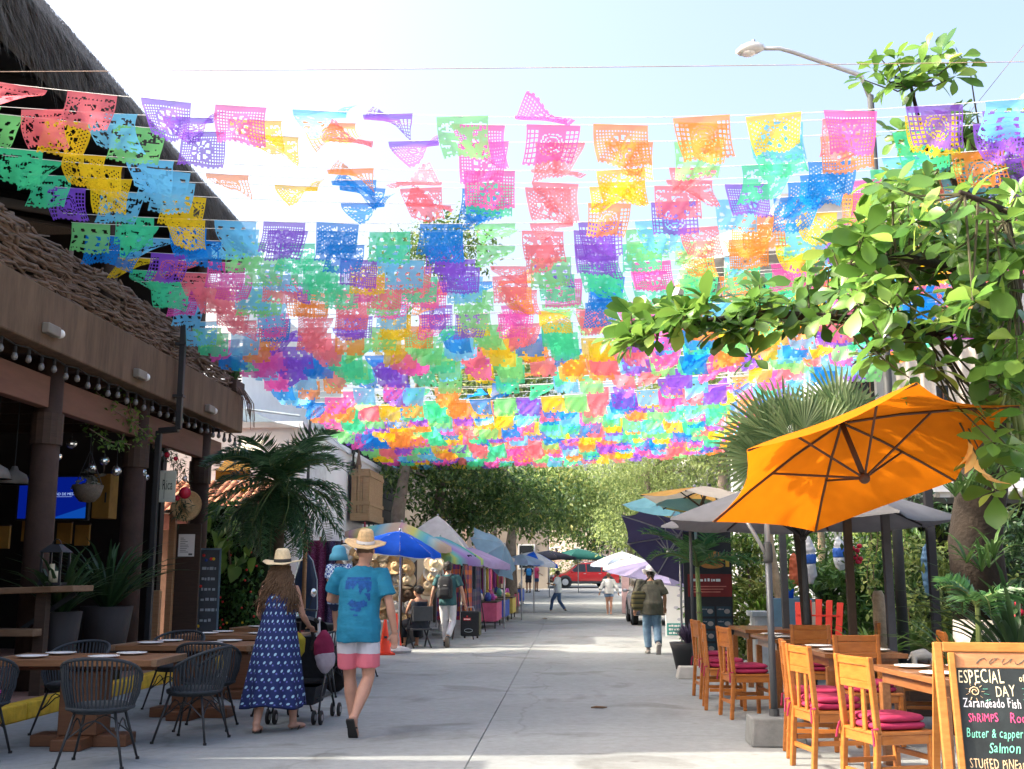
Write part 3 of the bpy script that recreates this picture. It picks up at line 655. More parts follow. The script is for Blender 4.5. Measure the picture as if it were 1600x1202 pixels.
for x in (-2.2, -1.1): 
    d_ = MB().box(x, x+.45, -.03, .02, .1, 2.3).build('door_panel', M('door_white', (.6, .64, .68), .6), WB); MB().box(x+.06, x+.39, -.05, -.035, 1.0, 2.1).build('door_glass', M('dark_glass', (.03, .035, .04), .1), d_)
# iron scroll on the wall
sc_ = thing('iron_scroll', 'black wrought-iron scroll ornament on the white wall', 'wall ornament', P(541, 722, 29.5)); sc_.location.x = -5.9
mb = MB()
for s in (-1, 1):
    for q in (0, 1):
        pts = [V(0, s*(.12+.14*math.cos(a)*(1-.09*k)), (.35 if q else -.25)+.32*math.sin(a)*(1-.08*k)) for k, a in enumerate([j*.6 for j in range(12)])]
        m2 = MB().tube(pts, .028, 5); m2.build('scroll_bar', BLACKM, sc_)
MB().tube([V(0, 0, -.75), V(0, 0, .75)], .03, 5).build('stem_bar', BLACKM, sc_)
# wooden shutter bay
BAYW = WOOD('bay_wood', (.26, .17, .09), (.40, .27, .15), .75)
by = thing('shutter_bay', 'projecting bay of weathered brown wooden shutters on the white building', 'window bay', (-5.9, 29.3, 2.95))
MB().box(0, .45, 0, 2.2, 0, 1.35).build('bay_core', DKW, by)
for (x0, x1, y0, y1, z0, z1, nm) in ((.0, .5, -.08, -.02, 0, .2, 'sill_board'), (.46, .52, -.02, 2.25, 0, .2, 'sill_board')): MB().box(x0, x1, y0, y1, z0, z1).build(nm, BAYW, by)
for k in range(3):
    x = .02+k*.155; MB().box(x, x+.145, -.05, -.005, .21, 1.4).build('shutter_board', BAYW, by)
for k in range(8):
    y = .02+k*.27; MB().box(.455, .495, y, y+.255, .21, 1.4).build('shutter_board', BAYW, by)
for z in (.42, 1.2): MB().box(.0, .5, -.075, -.052, z, z+.1).build('batten', BAYW, by); MB().box(.497, .52, 0, 2.2, z, z+.1).build('batten', BAYW, by)
MB().box(.2, .26, -.078, -.053, .2, 1.5).build('batten', BAYW, by)
MB().lathe([(.06, 1.41), (.09, 1.5), (.05, 1.7), (.02, 1.95)], 8, (.15, .2, 0)).build('finial', STICK, by)
# clothes on hooks under the bay
for i, (y, cc, lab) in enumerate(((29.3, (.25, .03, .06), 'dark red garment hanging under the wooden bay'), (29.9, (.02, .06, .06), 'dark teal garment hanging under the wooden bay'), (30.6, (.02, .025, .05), 'navy garment hanging under the wooden bay'))):
    mb = MB().loft([[V(s*.10*math.cos(a)*(.5 if k == 0 else 1)*.3, .12*math.sin(a)*(.4 if k == 0 else 1+.1*math.sin(a*5)), -k*.28) for a in [2*PI*j/14 for j in range(14)]] for k in range(4) for s in (1,)])
    tag(mb.build('hanging_garment', M('garment%d' % i, cc, .9), None, True, loc=(-5.5, y, 2.93)), lab, 'garment', 'garments under the bay')
# dark timber building behind
TB = thing('timber_building', 'dark timber shed wall with pale specks for pin-pricks of light beyond the white building', 'building', (-6.2, 35, 0))
BLKW = M('tarred_wood', (.022, .024, .03), .8, .3)
MB().box(-6, -.1, .1, 5, 0, 5.8).build('wall', BLKW, TB)
for k in range(14): MB().box(-.098, -.05, .1, 5, .3+k*.38, .3+k*.38+.36).build('board', BLKW, TB)
for k in range(12): MB().box(-2.2, -.08, .04, .098, .3+k*.45, .3+k*.45+.42).build('board', BLKW, TB)
MB().box(-2.4, .1, -.02, .038, 3.05, 3.2).build('rail', DKW, TB)
SPECK = M('speck_pale', (.7, .75, .8), .5)
for k in range(14): MB().ball((rnd.uniform(-1.8, -.2), .035, rnd.uniform(1.5, 5.3)), .018, 5, 4).build('light_speck', SPECK, TB)  # pale balls coloured as pin-pricks of light; the boards are solid
# ================================================================== RESTAURANT TABLES AND ROPE CHAIRS
TABW = WOOD('table_wood', (.16, .07, .03), (.26, .125, .055), .4, (1.2, 14, 14), 3)
PEDW = WOOD('pedestal_wood', (.11, .042, .018), (.17, .07, .03), .5)
ROPE = M('rope_black', (.032, .039, .047), .8, .2, 30)
FABR = M('seat_fabric', (.03, .036, .042), .9, .2, 40)
PINKC = M('cushion_pink', (.45, .05, .22), .85, .15, 20, .2)
plate_me = MB().lathe([(.005, .0), (.07, .0), (.115, .012), (.135, .018), (.133, .022), (.11, .017), (.07, .008), (.005, .007)], 24).mesh('plate', PLATE, True)
def plate(p, lab, grp): return tag(link('dinner_plate', plate_me, None, p, (0, 0, rnd.random())), lab, 'plate', grp)
tdesc = ['nearest', 'second', 'third', 'farthest']
LT = [(-4.28, 9.75), (-4.0, 11.75), (-4.05, 13.75), (-3.95, 15.6)]
for i, (x, y) in enumerate(LT):
    t = thing('pedestal_table', tdesc[i]+' of the dark-chair wooden pedestal tables, on the left of the street', 'table', (x, y, 0), .04*(-1)**i, 'wooden tables outside the thatched restaurant')
    for k in range(6):
        y0 = -.42+k*.14; MB().box(-.70, .70, y0+.001, y0+.139, .70, .755).build('plank', TABW, t, bev=.004)
    for s in (-1, 1): MB().box(s*.725-.024, s*.725+.024, -.425, .425, .698, .757).build('end_board', SLAB, t, bev=.004)
    MB().box(-.6, .6, -.05, .05, .64, .699).build('bearer', PEDW, t)
    MB().box(-.17, .17, -.17, .17, .1, .64).build('pedestal', PEDW, t, bev=.01)
    MB().box(-.42, .42, -.13, .13, .0, .1).build('base', PEDW, t, bev=.01); MB().box(-.13, .13, -.4, .4, .001, .098).build('base_cross', PEDW, t, bev=.01)
    for k, (dx, dy) in enumerate(((-.42, -.2), (.22, -.2), (-.35, .2), (.3, .22))):
        plate(V(x+dx, y+dy, .757), 'white plate at the %s of the %s left table' % (['near left corner', 'near right corner', 'far left corner', 'far right corner'][k], tdesc[i]), 'plates on the left tables')
def rope_chair():
    t = thing('rope_chair', 'x', 'chair')
    MB().lathe([(.20, .40), (.235, .42), (.24, .45), (.2, .47), (.01, .475)], 22).build('seat', FABR, t, True)
    n = 17; a0 = -1.95
    arc = [(.27*math.sin(a), -.27*math.cos(a)) for a in [a0+2*-a0*k/(n-1) for k in range(n)]]
    rim = []
    for k, (x, y) in enumerate(arc):
        f = abs(k-(n-1)/2)/((n-1)/2); rim.append(V(x*1.12, y*1.12-.02, .83-.20*f**2.2))
    MB().tube(rim, .014, 7).build('back_rim', ROPE, t, True)
    lower = [V(x*.92, y*.92, .44) for x, y in arc]
    MB().tube(lower, .016, 6).build('seat_rim', ROPE, t, True)
    mb = MB()
    for k in range(n):
        for dx in (0, .5):
            if k == n-1 and dx: continue
            a = lower[k].lerp(lower[min(k+1, n-1)], dx); b = rim[k].lerp(rim[min(k+1, n-1)], dx)
            mb.tube([a, a.lerp(b, .5)+V((a.x)*.06, a.y*.06, 0), b], .008, 5)
    mb.build('rope_back', ROPE, t, kind='stuff')
    for sx in (-1, 1):
        for sy in (-1, 1):
            l = MB().tube([V(sx*.15, sy*.15, .42), V(sx*.25, sy*.25, .0)], [.012, .010], 7).build('leg', BLACKM, t, True)
            MB().lathe([(.016, 0), (.016, .02)], 8, (sx*.25, sy*.25, 0)).build('foot', RUBBER, l)
    for k in range(4):
        a = k*PI/2+PI/4; b = a+PI/2; p, q = V(.27*math.cos(a), .27*math.sin(a), .22), V(.27*math.cos(b), .27*math.sin(b), .22)
        MB().tube([p.lerp(q, j/6)*(1 if j in (0, 6) else .92)+V(0, 0, .15*math.sin(PI*j/6)) for j in range(7)], .006, 5).build('arch_brace', BLACKM, t)
    return t
rc = rope_chair()
RC = [(-3.72, 8.75, 0.15, 'black rope chair nearest the camera, its back to us at the nearest left table'),
      (-4.85, 8.95, .3, 'black rope chair at the left end of the nearest left table'),
      (-5.25, 9.1, -.9, 'black rope chair cut off by the left edge of the picture'),
      (-3.42, 10.05, 1.45, 'black rope chair at the street end of the nearest left table'),
      (-4.75, 10.5, 3.0, 'black rope chair behind the nearest left table, facing us'),
      (-3.55, 10.85, .1, 'black rope chair with its back to us at the second left table'),
      (-3.1, 12.0, 1.5, 'black rope chair at the street end of the second left table'),
      (-4.5, 12.55, 3.1, 'black rope chair behind the second left table, facing us'),
      (-3.1, 13.9, 1.5, 'black rope chair at the street end of the third left table, behind the woman'),
      (-3.75, 14.55, 3.1, 'black rope chair behind the third left table, facing us'),
      (-3.2, 16.4, 2.6, 'black rope chair behind the farthest left table')]
for i, (x, y, rz, lab) in enumerate(RC):
    o = rc if i == 0 else copy_tree(rc)
    o.location = (x, y, 0); o.rotation_euler = (0, 0, rz); o['label'] = lab; o['group'] = 'black rope chairs of the thatched restaurant'
    if i in (1, 2):
        MB().box(-.17, .17, -.15, .17, .478, .53).build('cushion', PINKC, o, bev=.025)
        MB().box(-.18, .18, -.24, -.18, .54, .76).build('back_cushion', PINKC, o, bev=.025)
# foliage tip at the very left edge
t = thing('edge_plant', 'green leaves of a plant poking in at the lower left edge', 'plant', (-5.35, 8.9, 0))
MB().lathe([(.14, 0), (.17, .3), (.16, .3), (.01, .27)], 16).build('pot', POT, t, True)
mb = MB(); strap(mb, (0, 0, .27), 26, .75, .06); mb.build('leaves', STRAP, t, kind='stuff', smooth=True)
# ================================================================== PEOPLE
def voxel(mb, vox, smooth=4):
    me = mb.mesh('tmp', SKIN); o = bpy.data.objects.new('tmp', me)
    r = o.modifiers.new('r', 'REMESH'); r.mode = 'VOXEL'; r.voxel_size = vox; r.adaptivity = 0
    s = o.modifiers.new('s', 'SMOOTH'); s.factor = .5; s.iterations = smooth
    out = evaluated(o)
    bpy.data.objects.remove(o); bpy.data.meshes.remove(me)
    out.polygons.foreach_set('use_smooth', [True]*len(out.polygons)); out.materials.clear(); return out
def ering(c, a, b, n=16, rz=0, pw=1.0):
    R = Matrix.Rotation(rz, 3, 'Z'); out = []
    for k in range(n):
        t = 2*PI*k/n; cx, sy = math.cos(t), math.sin(t)
        out.append(Vector(c)+R @ V(a*math.copysign(abs(cx)**pw, cx), b*math.copysign(abs(sy)**pw, sy), 0))
    return out
def limb(mb, pts, rad, n=12): 
    pts = [Vector(p) for p in pts]; q = [pts[0]]; r = [rad[0]]
    for i in range(1, len(pts)):
        for k in (1, 2, 3): q.append(pts[i-1].lerp(pts[i], k/3)); r.append(rad[i-1]+(rad[i]-rad[i-1])*k/3)
    mb.tube(q, r, n)
def hand(mb, wr, d, side, s, curl=.5, palm_n=None):
    """palm and five fingers from the wrist along d"""
    d = Vector(d).normalized(); up = Vector(palm_n or (0, 1, 0)); x = d.cross(up).normalized(); up = x.cross(d).normalized()
    c = Vector(wr)+d*.05*s
    mb.tube([wr, c-d*.01*s, c+d*.035*s, c+d*.05*s], [.025*s, .038*s, .04*s, .03*s], 10, ell=.5)
    for k, (o, l) in enumerate(((-.028, .062), (-.01, .072), (.01, .068), (.027, .054))):
        b = c+d*.04*s+x*o*s; e = b+(d*math.cos(curl*.6)-up*math.sin(curl*.6)*1)*l*.55*s; f = e+(d*math.cos(curl*1.6)-up*math.sin(curl*1.6))*l*.5*s
        mb.tube([b, e, f], [.0095*s, .009*s, .0075*s], 7)
    b = c-d*.025*s+x*.03*side*s; e = b+(d*.6+x*.7*side-up*.3).normalized()*.035*s; f = e+(d*.9+x*.2*side-up*.4).normalized()*.03*s
    mb.tube([b, e, f], [.013*s, .011*s, .009*s], 7)
def foot(mb, an, toe, s, lift=0):
    """foot from the ankle towards toe direction, sole on z of an minus .08"""
    an = Vector(an); d = Vector((toe[0], toe[1], 0)).normalized(); z = Vector((0, 0, 1))
    if lift: R = Matrix.Rotation(-lift, 3, d.cross(z)); d2 = R @ d; z2 = R @ z
    else: d2, z2 = d, z
    heel = an-d2*.055*s-z2*.045*s; mid = an+d2*.06*s-z2*.04*s; ball = an+d2*.14*s-z2*.055*s; tip = an+d2*.19*s-z2*.06*s
    mb.tube([heel-d2*.01*s, heel+d2*.02*s, mid, ball, tip], [.022*s, .036*s, .04*s, .042*s, .025*s], 10, ell=.75)
    limb(mb, [an+z2*.02*s, an-z2*.03*s], [.042*s, .036*s], 10)
    return heel, tip, d2, z2
def figure(t, H, J, skin, vox=.012, female=False, head_turn=0, head_tilt=0, fingers=True):
    """J: joints in metres for a 1.75 m person facing +Y; one continuous body"""
    s = H/1.75; mb = MB(); j = {k: Vector(v)*s for k, v in J.items() if k not in ('lift',)}
    pel, che, nk, hd = j['pel'], j['che'], j['nk'], j['hd']
    w = .9 if female else 1.0
    up = (che-pel)
    sh_w = abs(j['sl'].x-j['sr'].x)/2
    rings = [ering(pel+V(0, 0, -.10*s), .11*s, .09*s), ering(pel+V(0, 0, -.03*s), .165*s*(1.05 if female else 1), .115*s), ering(pel+V(0, 0, .06*s), .16*s, .11*s),
             ering(pel.lerp(che, .45), .138*s*w, .098*s), ering(pel.lerp(che, .8), .165*s*w, .112*s), ering(che, .17*s*w, .11*s), ering(che.lerp(nk, .55), .15*s*w, .085*s), ering(che.lerp(nk, .85), .085*s*w, .065*s), ering(nk, .055*s, .055*s)]
    mb.loft(rings)
    limb(mb, [nk-V(0, 0, .04*s), nk.lerp(hd, .6)], [.056*s*w, .05*s*w])
    R = Matrix.Rotation(head_turn, 3, 'Z') @ Matrix.Rotation(head_tilt, 3, 'X')
    def hp(x, y, z): return hd+R @ V(x*s, y*s, z*s)
    hr = []
    for z, a, b, yo in ((-.115, .035, .04, .035), (-.09, .055, .068, .022), (-.05, .066, .084, .01), (0, .073, .094, 0), (.045, .076, .098, -.006), (.085, .066, .085, -.01), (.11, .045, .058, -.01), (.122, .02, .025, -.01)):
        hr.append([hp(a*math.cos(2*PI*k/16), yo+b*math.sin(2*PI*k/16), z) for k in range(16)])
    mb.loft(hr)
    mb.tube([hp(0, .085, .02), hp(0, .108, -.015), hp(0, .118, -.03), hp(0, .092, -.042)], [.010*s, .013*s, .016*s, .010*s], 7)
    mb.tube([hp(-.025, .085, -.066), hp(0, .093, -.066), hp(.025, .085, -.066)], .009*s, 6)
    for sx in (-1, 1): mb.tube([hp(sx*.073, -.005, .02), hp(sx*.083, -.015, .005), hp(sx*.076, -.003, -.03)], [.014*s, .019*s, .009*s], 7, ell=.6); mb.ball(hp(sx*.032, .078, .012), .014*s, 8, 6)
    for S, sd in (('l', -1), ('r', 1)):
        a = .82 if female else 1
        limb(mb, [che.lerp(j['s'+S], .55)+V(0, 0, .01*s), j['s'+S], j['s'+S].lerp(j['e'+S], .4), j['e'+S], j['e'+S].lerp(j['w'+S], .3), j['w'+S]], [x*s*a for x in (.06, .058, .05, .04, .042, .027)])
        d = (j['w'+S]-j['e'+S]).normalized(); hn = J.get('h'+S)
        if hn is not None: d = (d+Vector(hn)).normalized()
        if fingers: hand(mb, j['w'+S], d, -sd, s*(.92 if female else 1), .6, (0, 1, 0) if abs(d.y) < .8 else (0, 0, 1))
        else: limb(mb, [j['w'+S], j['w'+S]+d*.08*s, j['w'+S]+d*.15*s], [.028*s, .036*s, .02*s])
        limb(mb, [pel+V(sd*.085*s, 0, -.04*s), j['p'+S], j['p'+S].lerp(j['k'+S], .4), j['k'+S], j['k'+S].lerp(j['a'+S], .33), j['a'+S]], [x*s for x in (.095, .095, .085, .056, .064, .034)])
        foot(mb, j['a'+S], J.get('t'+S, (sd*.12, 1, 0)), s, J.get('lift', {}).get(S, 0))
    me = voxel(mb, vox); me.materials.append(skin)
    b = link('body', me, t); return b, j, s, hp
STAND = dict(pel=(0, 0, .95), che=(0, .0, 1.33), nk=(0, .0, 1.5), hd=(0, .02, 1.625), sl=(-.185, 0, 1.42), sr=(.185, 0, 1.42), el=(-.25, -.02, 1.14), er=(.25, -.02, 1.14), wl=(-.26, .06, .89), wr=(.26, .06, .89),
             pl=(-.09, 0, .88), pr=(.09, 0, .88), kl=(-.1, .03, .49), kr=(.1, .03, .49), al=(-.1, 0, .085), ar=(.1, 0, .085))
def pose(**k): d = dict(STAND); d.update(k); return d
def cloth_part(t, mb, name, m, vox=.012, sm=5, disp=0, fs=9):
    me = voxel(mb, vox, sm)
    if disp:
        nrm = [v.normal.copy() for v in me.vertices]; cos = [v.co.copy() for v in me.vertices]; flat = []
        for q, vn in zip(cos, nrm):
            n_ = mnoise.noise(V(q.x*fs*.7, q.y*fs*.7, q.z*fs))+.5*mnoise.noise(V(q.x*fs*2+q.z*8, q.y*fs*2, q.z*fs*1.3+q.x*11)); flat.extend(q+vn*disp*n_)
        me.vertices.foreach_set('co', flat); me.update()
    me.materials.append(m); return link(name, me, t)
def tshirt(t, j, s, m, hem=.8, slv=.75, loose=1.0, vox=.012, female=False, disp=.006, belly=0):
    mb = MB(); pel, che, nk = j['pel'], j['che'], j['nk']; w = .92 if female else 1
    hm = pel+V(0, 0, (hem-.95)*s)
    mb.loft([ering(hm, .188*s*loose, .14*s*loose), ering(pel+V(0, belly*.5*s, .02*s), .182*s*loose, .138*s*loose), ering(pel.lerp(che, .45)+V(0, belly*s, 0), .172*s*loose*w, .135*s*loose), ering(pel.lerp(che, .8), .182*s*w*loose, .132*s*loose), ering(che+V(0, 0, .02*s), .185*s*w, .125*s), ering(che.lerp(nk, .5), .165*s*w, .1*s), ering(che.lerp(nk, .8), .105*s*w, .08*s), ering(nk-V(0, 0, .012*s), .066*s, .066*s)])
    for S in 'lr':
        e = j['s'+S].lerp(j['e'+S], slv); limb(mb, [che.lerp(j['s'+S], .5)+V(0, 0, .012*s), j['s'+S]+V(0, 0, .004*s), e], [.066*s, .068*s, .074*s*loose])
        if slv > 1: limb(mb, [j['e'+S], j['w'+S]], [.062*s, .045*s])
    return cloth_part(t, mb, 'shirt', m, vox, 4, disp)
def trousers(t, j, s, m, frac=2.0, vox=.013, name='trousers', wide=1.0, disp=.005):
    mb = MB(); pel = j['pel']
    mb.loft([ering(pel+V(0, 0, -.09*s), .15*s, .115*s), ering(pel+V(0, 0, -.03*s), .178*s, .128*s), ering(pel+V(0, 0, .07*s), .17*s, .122*s)])
    for S, sd in (('l', -1), ('r', 1)):
        p, k, a = j['p'+S], j['k'+S], j['a'+S]
        if frac <= 1: limb(mb, [pel+V(sd*.085*s, 0, -.03*s), p, p.lerp(k, frac)], [.1*s*wide, .102*s*wide, .108*s*wide])
        else: limb(mb, [pel+V(sd*.085*s, 0, -.03*s), p, p.lerp(k, .5), k, k.lerp(a, min(1, frac-1))], [.1*s, .1*s, .09*s, .075*s*wide, .062*s*wide])
    return cloth_part(t, mb, name, m, vox, 4, disp)
def hat(t, c, R, crown_r, crown_h, m, band, tilt=(0, 0), wave=.015, parent_name='hat', crown_taper=.8):
    Mx = Matrix.Translation(c) @ Matrix.Rotation(tilt[0], 4, 'X') @ Matrix.Rotation(tilt[1], 4, 'Y')
    mb = MB(); n = 36; rings = []
    for r, z in ((crown_r*.98, -.012), (R*.7, -.006), (R, .0), (R, .006), (R*.7, .002), (crown_r, .0), (crown_r*1.0, .03), (crown_r*crown_taper, crown_h*.85), (crown_r*.6, crown_h), (.004, crown_h*.97)):
        f = (r-crown_r)/(R-crown_r) if r > crown_r else 0
        rings.append([Mx @ V(r*math.cos(2*PI*k/n)*.93, r*math.sin(2*PI*k/n)*1.05, z+wave*f*math.cos(4*PI*k/n)+.004*f*math.sin(7*2*PI*k/n)) for k in range(n)])
    mb.loft(rings); h = mb.build(parent_name, m, t, True)
    MB().loft([[Mx @ V(r*math.cos(2*PI*k/n)*.93, r*math.sin(2*PI*k/n)*1.05, z) for k in range(n)] for r, z in ((crown_r*1.03, .002), (crown_r*1.035, .004), (crown_r*1.01, .032), (crown_r*.96, .034))], cap=False).build('hat_band', band, h, True)
    return h
def hair_cap(t, hp, s, m, back=.09, grow=1.08, low=-.06):
    mb = MB(); rs = []
    for z, a, b, yo in ((low, .067, .05, -.05), (-.02, .076, .082, -.018), (.03, .083, .1, -.01), (.07, .08, .1, -.012), (.105, .058, .074, -.012), (.132, .02, .03, -.012)):
        rs.append([hp(a*grow*math.cos(2*PI*k/18)*(1+.04*math.sin(5*k)), yo+b*grow*math.sin(2*PI*k/18), z) for k in range(18)])
    mb.loft(rs); return cloth_part(t, mb, 'hair', m, .008, 2, .006, 40)
def sandals(t, j, S, s, toe, lift, m):
    an = j['a'+S]; d = Vector((toe[0], toe[1], 0)).normalized(); z = V(0, 0, 1)
    if lift: R = Matrix.Rotation(-lift, 3, d.cross(z)); d, z = R @ d, R @ z
    x = d.cross(z); c = an-z*.088*s
    prof = [(-.075, .033), (-.05, .038), (.02, .035), (.1, .043), (.16, .042), (.2, .025)]
    mb = MB(); mb.loft([[c+d*a*s-x*b*s, c+d*a*s+x*b*s, c+d*a*s+x*b*s-z*.02*s, c+d*a*s-x*b*s-z*.02*s] for a, b in prof])
    o = mb.build('sandal', m, t, bev=.004)
    MB().tube([c+d*.03*s-x*.04*s, c+d*.08*s-x*.03*s+z*.05*s, c+d*.12*s+z*.055*s, c+d*.08*s+x*.03*s+z*.05*s, c+d*.03*s+x*.04*s], .007*s, 5).build('strap', m, o)
def shoes(t, j, S, s, toe, lift, m, sole=None):
    mb = MB(); foot(mb, j['a'+S], toe, s*1.1, lift); o = cloth_part(t, mb, 'shoe', m, .01, 2)
    if sole:
        an = j['a'+S]; d = Vector((toe[0], toe[1], 0)).normalized(); z = V(0, 0, 1)
        if lift: R = Matrix.Rotation(-lift, 3, d.cross(z)); d, z = R @ d, R @ z
        x = d.cross(z); c = an-z*.09*s
        MB().loft([[c+d*a*s-x*b*s, c+d*a*s+x*b*s, c+d*a*s+x*b*s-z*.022*s, c+d*a*s-x*b*s-z*.022*s] for a, b in ((-.08, .033), (-.05, .04), (.02, .038), (.1, .046), (.17, .045), (.215, .025))]).build('sole', sole, o, bev=.004)
# --- printed materials
def dress_mat():
    m, n, out = _base('dress_print'); L = n.links
    uv = N(n, 'UVMap'); sp = N(n, 'SeparateXYZ'); L.new(uv.outputs[0], sp.inputs[0])
    def mth(op, a, b=None, c=None):
        x = N(n, 'Math', operation=op)
        for i, q in enumerate((a, b, c)):
            if q is None: continue
            if hasattr(q, 'links') or hasattr(q, 'is_output'): L.new(q, x.inputs[i])
            else: x.inputs[i].default_value = q
        return x.outputs[0]
    u = mth('MULTIPLY', sp.outputs[0], 21.0); v = mth('MULTIPLY', sp.outputs[1], 20.0)
    fl = mth('FLOOR', v); par = mth('MODULO', fl, 2.0); u2 = mth('ADD', u, mth('MULTIPLY', par, .5))
    fu = mth('SUBTRACT', mth('FRACT', u2), .5); fv = mth('SUBTRACT', mth('FRACT', v), .5)
    d2 = mth('ADD', mth('POWER', mth('ADD', fu, mth('MULTIPLY', fv, .4)), 2.0), mth('MULTIPLY', mth('POWER', fv, 2.0), .8))
    msk = mth('LESS_THAN', d2, .028)
    g = mth('LESS_THAN', mth('ADD', mth('POWER', mth('SUBTRACT', fu, .3), 2.0), mth('POWER', mth('SUBTRACT', fv, .3), 2.0)), .012)
    mx = N(n, 'MixRGB'); mx.inputs[1].default_value = (.006, .018, .10, 1); mx.inputs[2].default_value = (.30, .50, .66, 1); L.new(msk, mx.inputs[0])
    m3 = N(n, 'MixRGB'); m3.inputs[2].default_value = (.12, .14, .45, 1); L.new(g, m3.inputs[0]); L.new(mx.outputs[0], m3.inputs[1])
    b = N(n, 'BsdfPrincipled'); b.inputs['Roughness'].default_value = .85; L.new(m3.outputs[0], b.inputs['Base Color']); L.new(b.outputs[0], out.inputs[0]); return m
def shorts_mat():
    m, n, out = _base('shorts_print'); L = n.links
    tc = N(n, 'TexCoord'); sp = N(n, 'SeparateXYZ'); L.new(tc.outputs['Object'], sp.inputs[0])
    nz = N(n, 'TexNoise'); nz.inputs['Scale'].default_value = 18; L.new(tc.outputs['Object'], nz.inputs['Vector'])
    ad = N(n, 'Math', operation='MULTIPLY_ADD'); ad.inputs[1].default_value = .012; L.new(nz.outputs[0], ad.inputs[0]); L.new(sp.outputs[2], ad.inputs[2])
    r = N(n, 'ValToRGB'); r.color_ramp.interpolation = 'CONSTANT'; e = r.color_ramp.elements; e[0].color = (.60, .14, .19, 1); e[1].position = .745; e[1].color = (.52, .52, .58, 1)
    L.new(ad.outputs[0], r.inputs[0]); b = N(n, 'BsdfPrincipled'); b.inputs['Roughness'].default_value = .85
    L.new(r.outputs[0], b.inputs['Base Color']); L.new(b.outputs[0], out.inputs[0]); return m
HAIRB = M('hair_brown', (.12, .068, .036), .5, .4, 30, .4, stretch=(8, 8, 1))
HAIRK = M('hair_black', (.012, .010, .009), .5, .3, 30, .3)
SANDAL = M('sandal_black', (.02, .02, .02), .7)
# ---------------------------------------------------------------- woman in the long dress
wp = G(428, 1143)
W = thing('person', 'woman in a long navy dress with white print and a straw hat, pushing a stroller', 'person', (wp.x, wp.y, 0), -.06)
J = pose(pel=(0, 0, .97), che=(0, .03, 1.34), nk=(0, .03, 1.49), hd=(.01, .06, 1.61), sl=(-.16, .02, 1.41), sr=(.165, .02, 1.41), el=(-.22, .06, 1.15), wl=(-.19, .33, 1.0), er=(.235, .06, 1.15), wr=(.235, .33, 1.02), hr=(0, .5, .1),
         pl=(-.09, 0, .9), pr=(.09, .02, .9), kl=(-.12, -.02, .49), al=(-.13, -.16, .085), kr=(.13, .14, .5), ar=(.15, .14, .085), tl=(-.1, 1, 0), tr=(.35, 1, 0))
body, j, s, hp = figure(W, 1.66, J, SKIN, .010, True)
DRESS = dress_mat()
n = 48; rings = []; prof = [(1.43, .115, .075), (1.36, .165, .115), (1.25, .168, .122), (1.1, .152, .112), (.98, .185, .14), (.8, .215, .165), (.6, .24, .19), (.4, .265, .215), (.24, .285, .235)]
for i, (z, a, b) in enumerate(prof):
    f = max(0, (1.05-z))*.13; row = []
    for k in range(n+1):
        th = 2*PI*k/n; r_ = 1+f*math.sin(th*9+z*1.5)+f*.6*math.sin(th*5+2)
        dip = .05*max(0, -math.sin(th)) if i == 0 else 0
        row.append(V(1.06*a*r_*math.cos(th)-.02*max(0, 1-z), .035*max(0, min(1, (z-.95)/.35))+1.1*b*r_*math.sin(th)-.02*max(0, .9-z), z-dip+(0.02*math.sin(th*3) if i == len(prof)-1 else 0))*s)
    rings.append(row)
mb = MB(); mb.loft(rings, cap=False, closed=False); me = mb.mesh('dress', DRESS, True)
uvl = me.uv_layers.new(name='UVMap')
for poly in me.polygons:
    for li in poly.loop_indices:
        vi = me.loops[li].vertex_index; i, k = divmod(vi, n+1); uvl.data[li].uv = (k/n, (1.45-prof[i][0])*.62)
dr = link('dress', me, W); sm = dr.modifiers.new('solid', 'SOLIDIFY'); sm.thickness = .008
ss = dr.modifiers.new('sub', 'SUBSURF'); ss.levels = 1; ss.render_levels = 1
for sx in (-.085, .085):
    MB().tube([V(sx*.9, -.05, 1.37)*s, V(sx, -.03, 1.46)*s, V(sx*1.05, .03, 1.47)*s, V(sx, .12, 1.41)*s], .008, 6).build('dress_strap', DRESS, W)
hr_ = random.Random(4); mb = MB()
mb.loft([ering(hp(0, -.045, z), a*s, b*s, 14) for z, a, b in ((.09, .05, .04), (.04, .085, .07), (-.05, .09, .06), (-.15, .115, .05), (-.25, .125, .045), (-.33, .1, .035), (-.38, .04, .02))])
for i in range(230):
    x = hr_.uniform(-1, 1); a = hp(x*.085, -.06-.04*(1-x*x), .03); L = hr_.uniform(.33, .47); ph = hr_.random()*6; am = hr_.uniform(.012, .03)
    sx = x*.15+hr_.uniform(-.04, .04)
    mb.tube([a+V(sx*.9*k/7+am*math.sin(ph+k*1.7), -.025*math.sin(k/3)-.03*hr_.random()*k/7+am*math.cos(ph+k*1.7), -L*k/7) for k in range(8)], [.009*(1-k/11) for k in range(8)], 4)
mb.build('hair', HAIRB, W, True)
hat(W, hp(0, -.01, .075), .205, .088, .13, STRAWL, M('band_black', (.03, .03, .03), .8), (.10, 0), .012)
sandals(W, j, 'l', s, J['tl'], 0, SANDAL); sandals(W, j, 'r', s, J['tr'], 0, SANDAL)
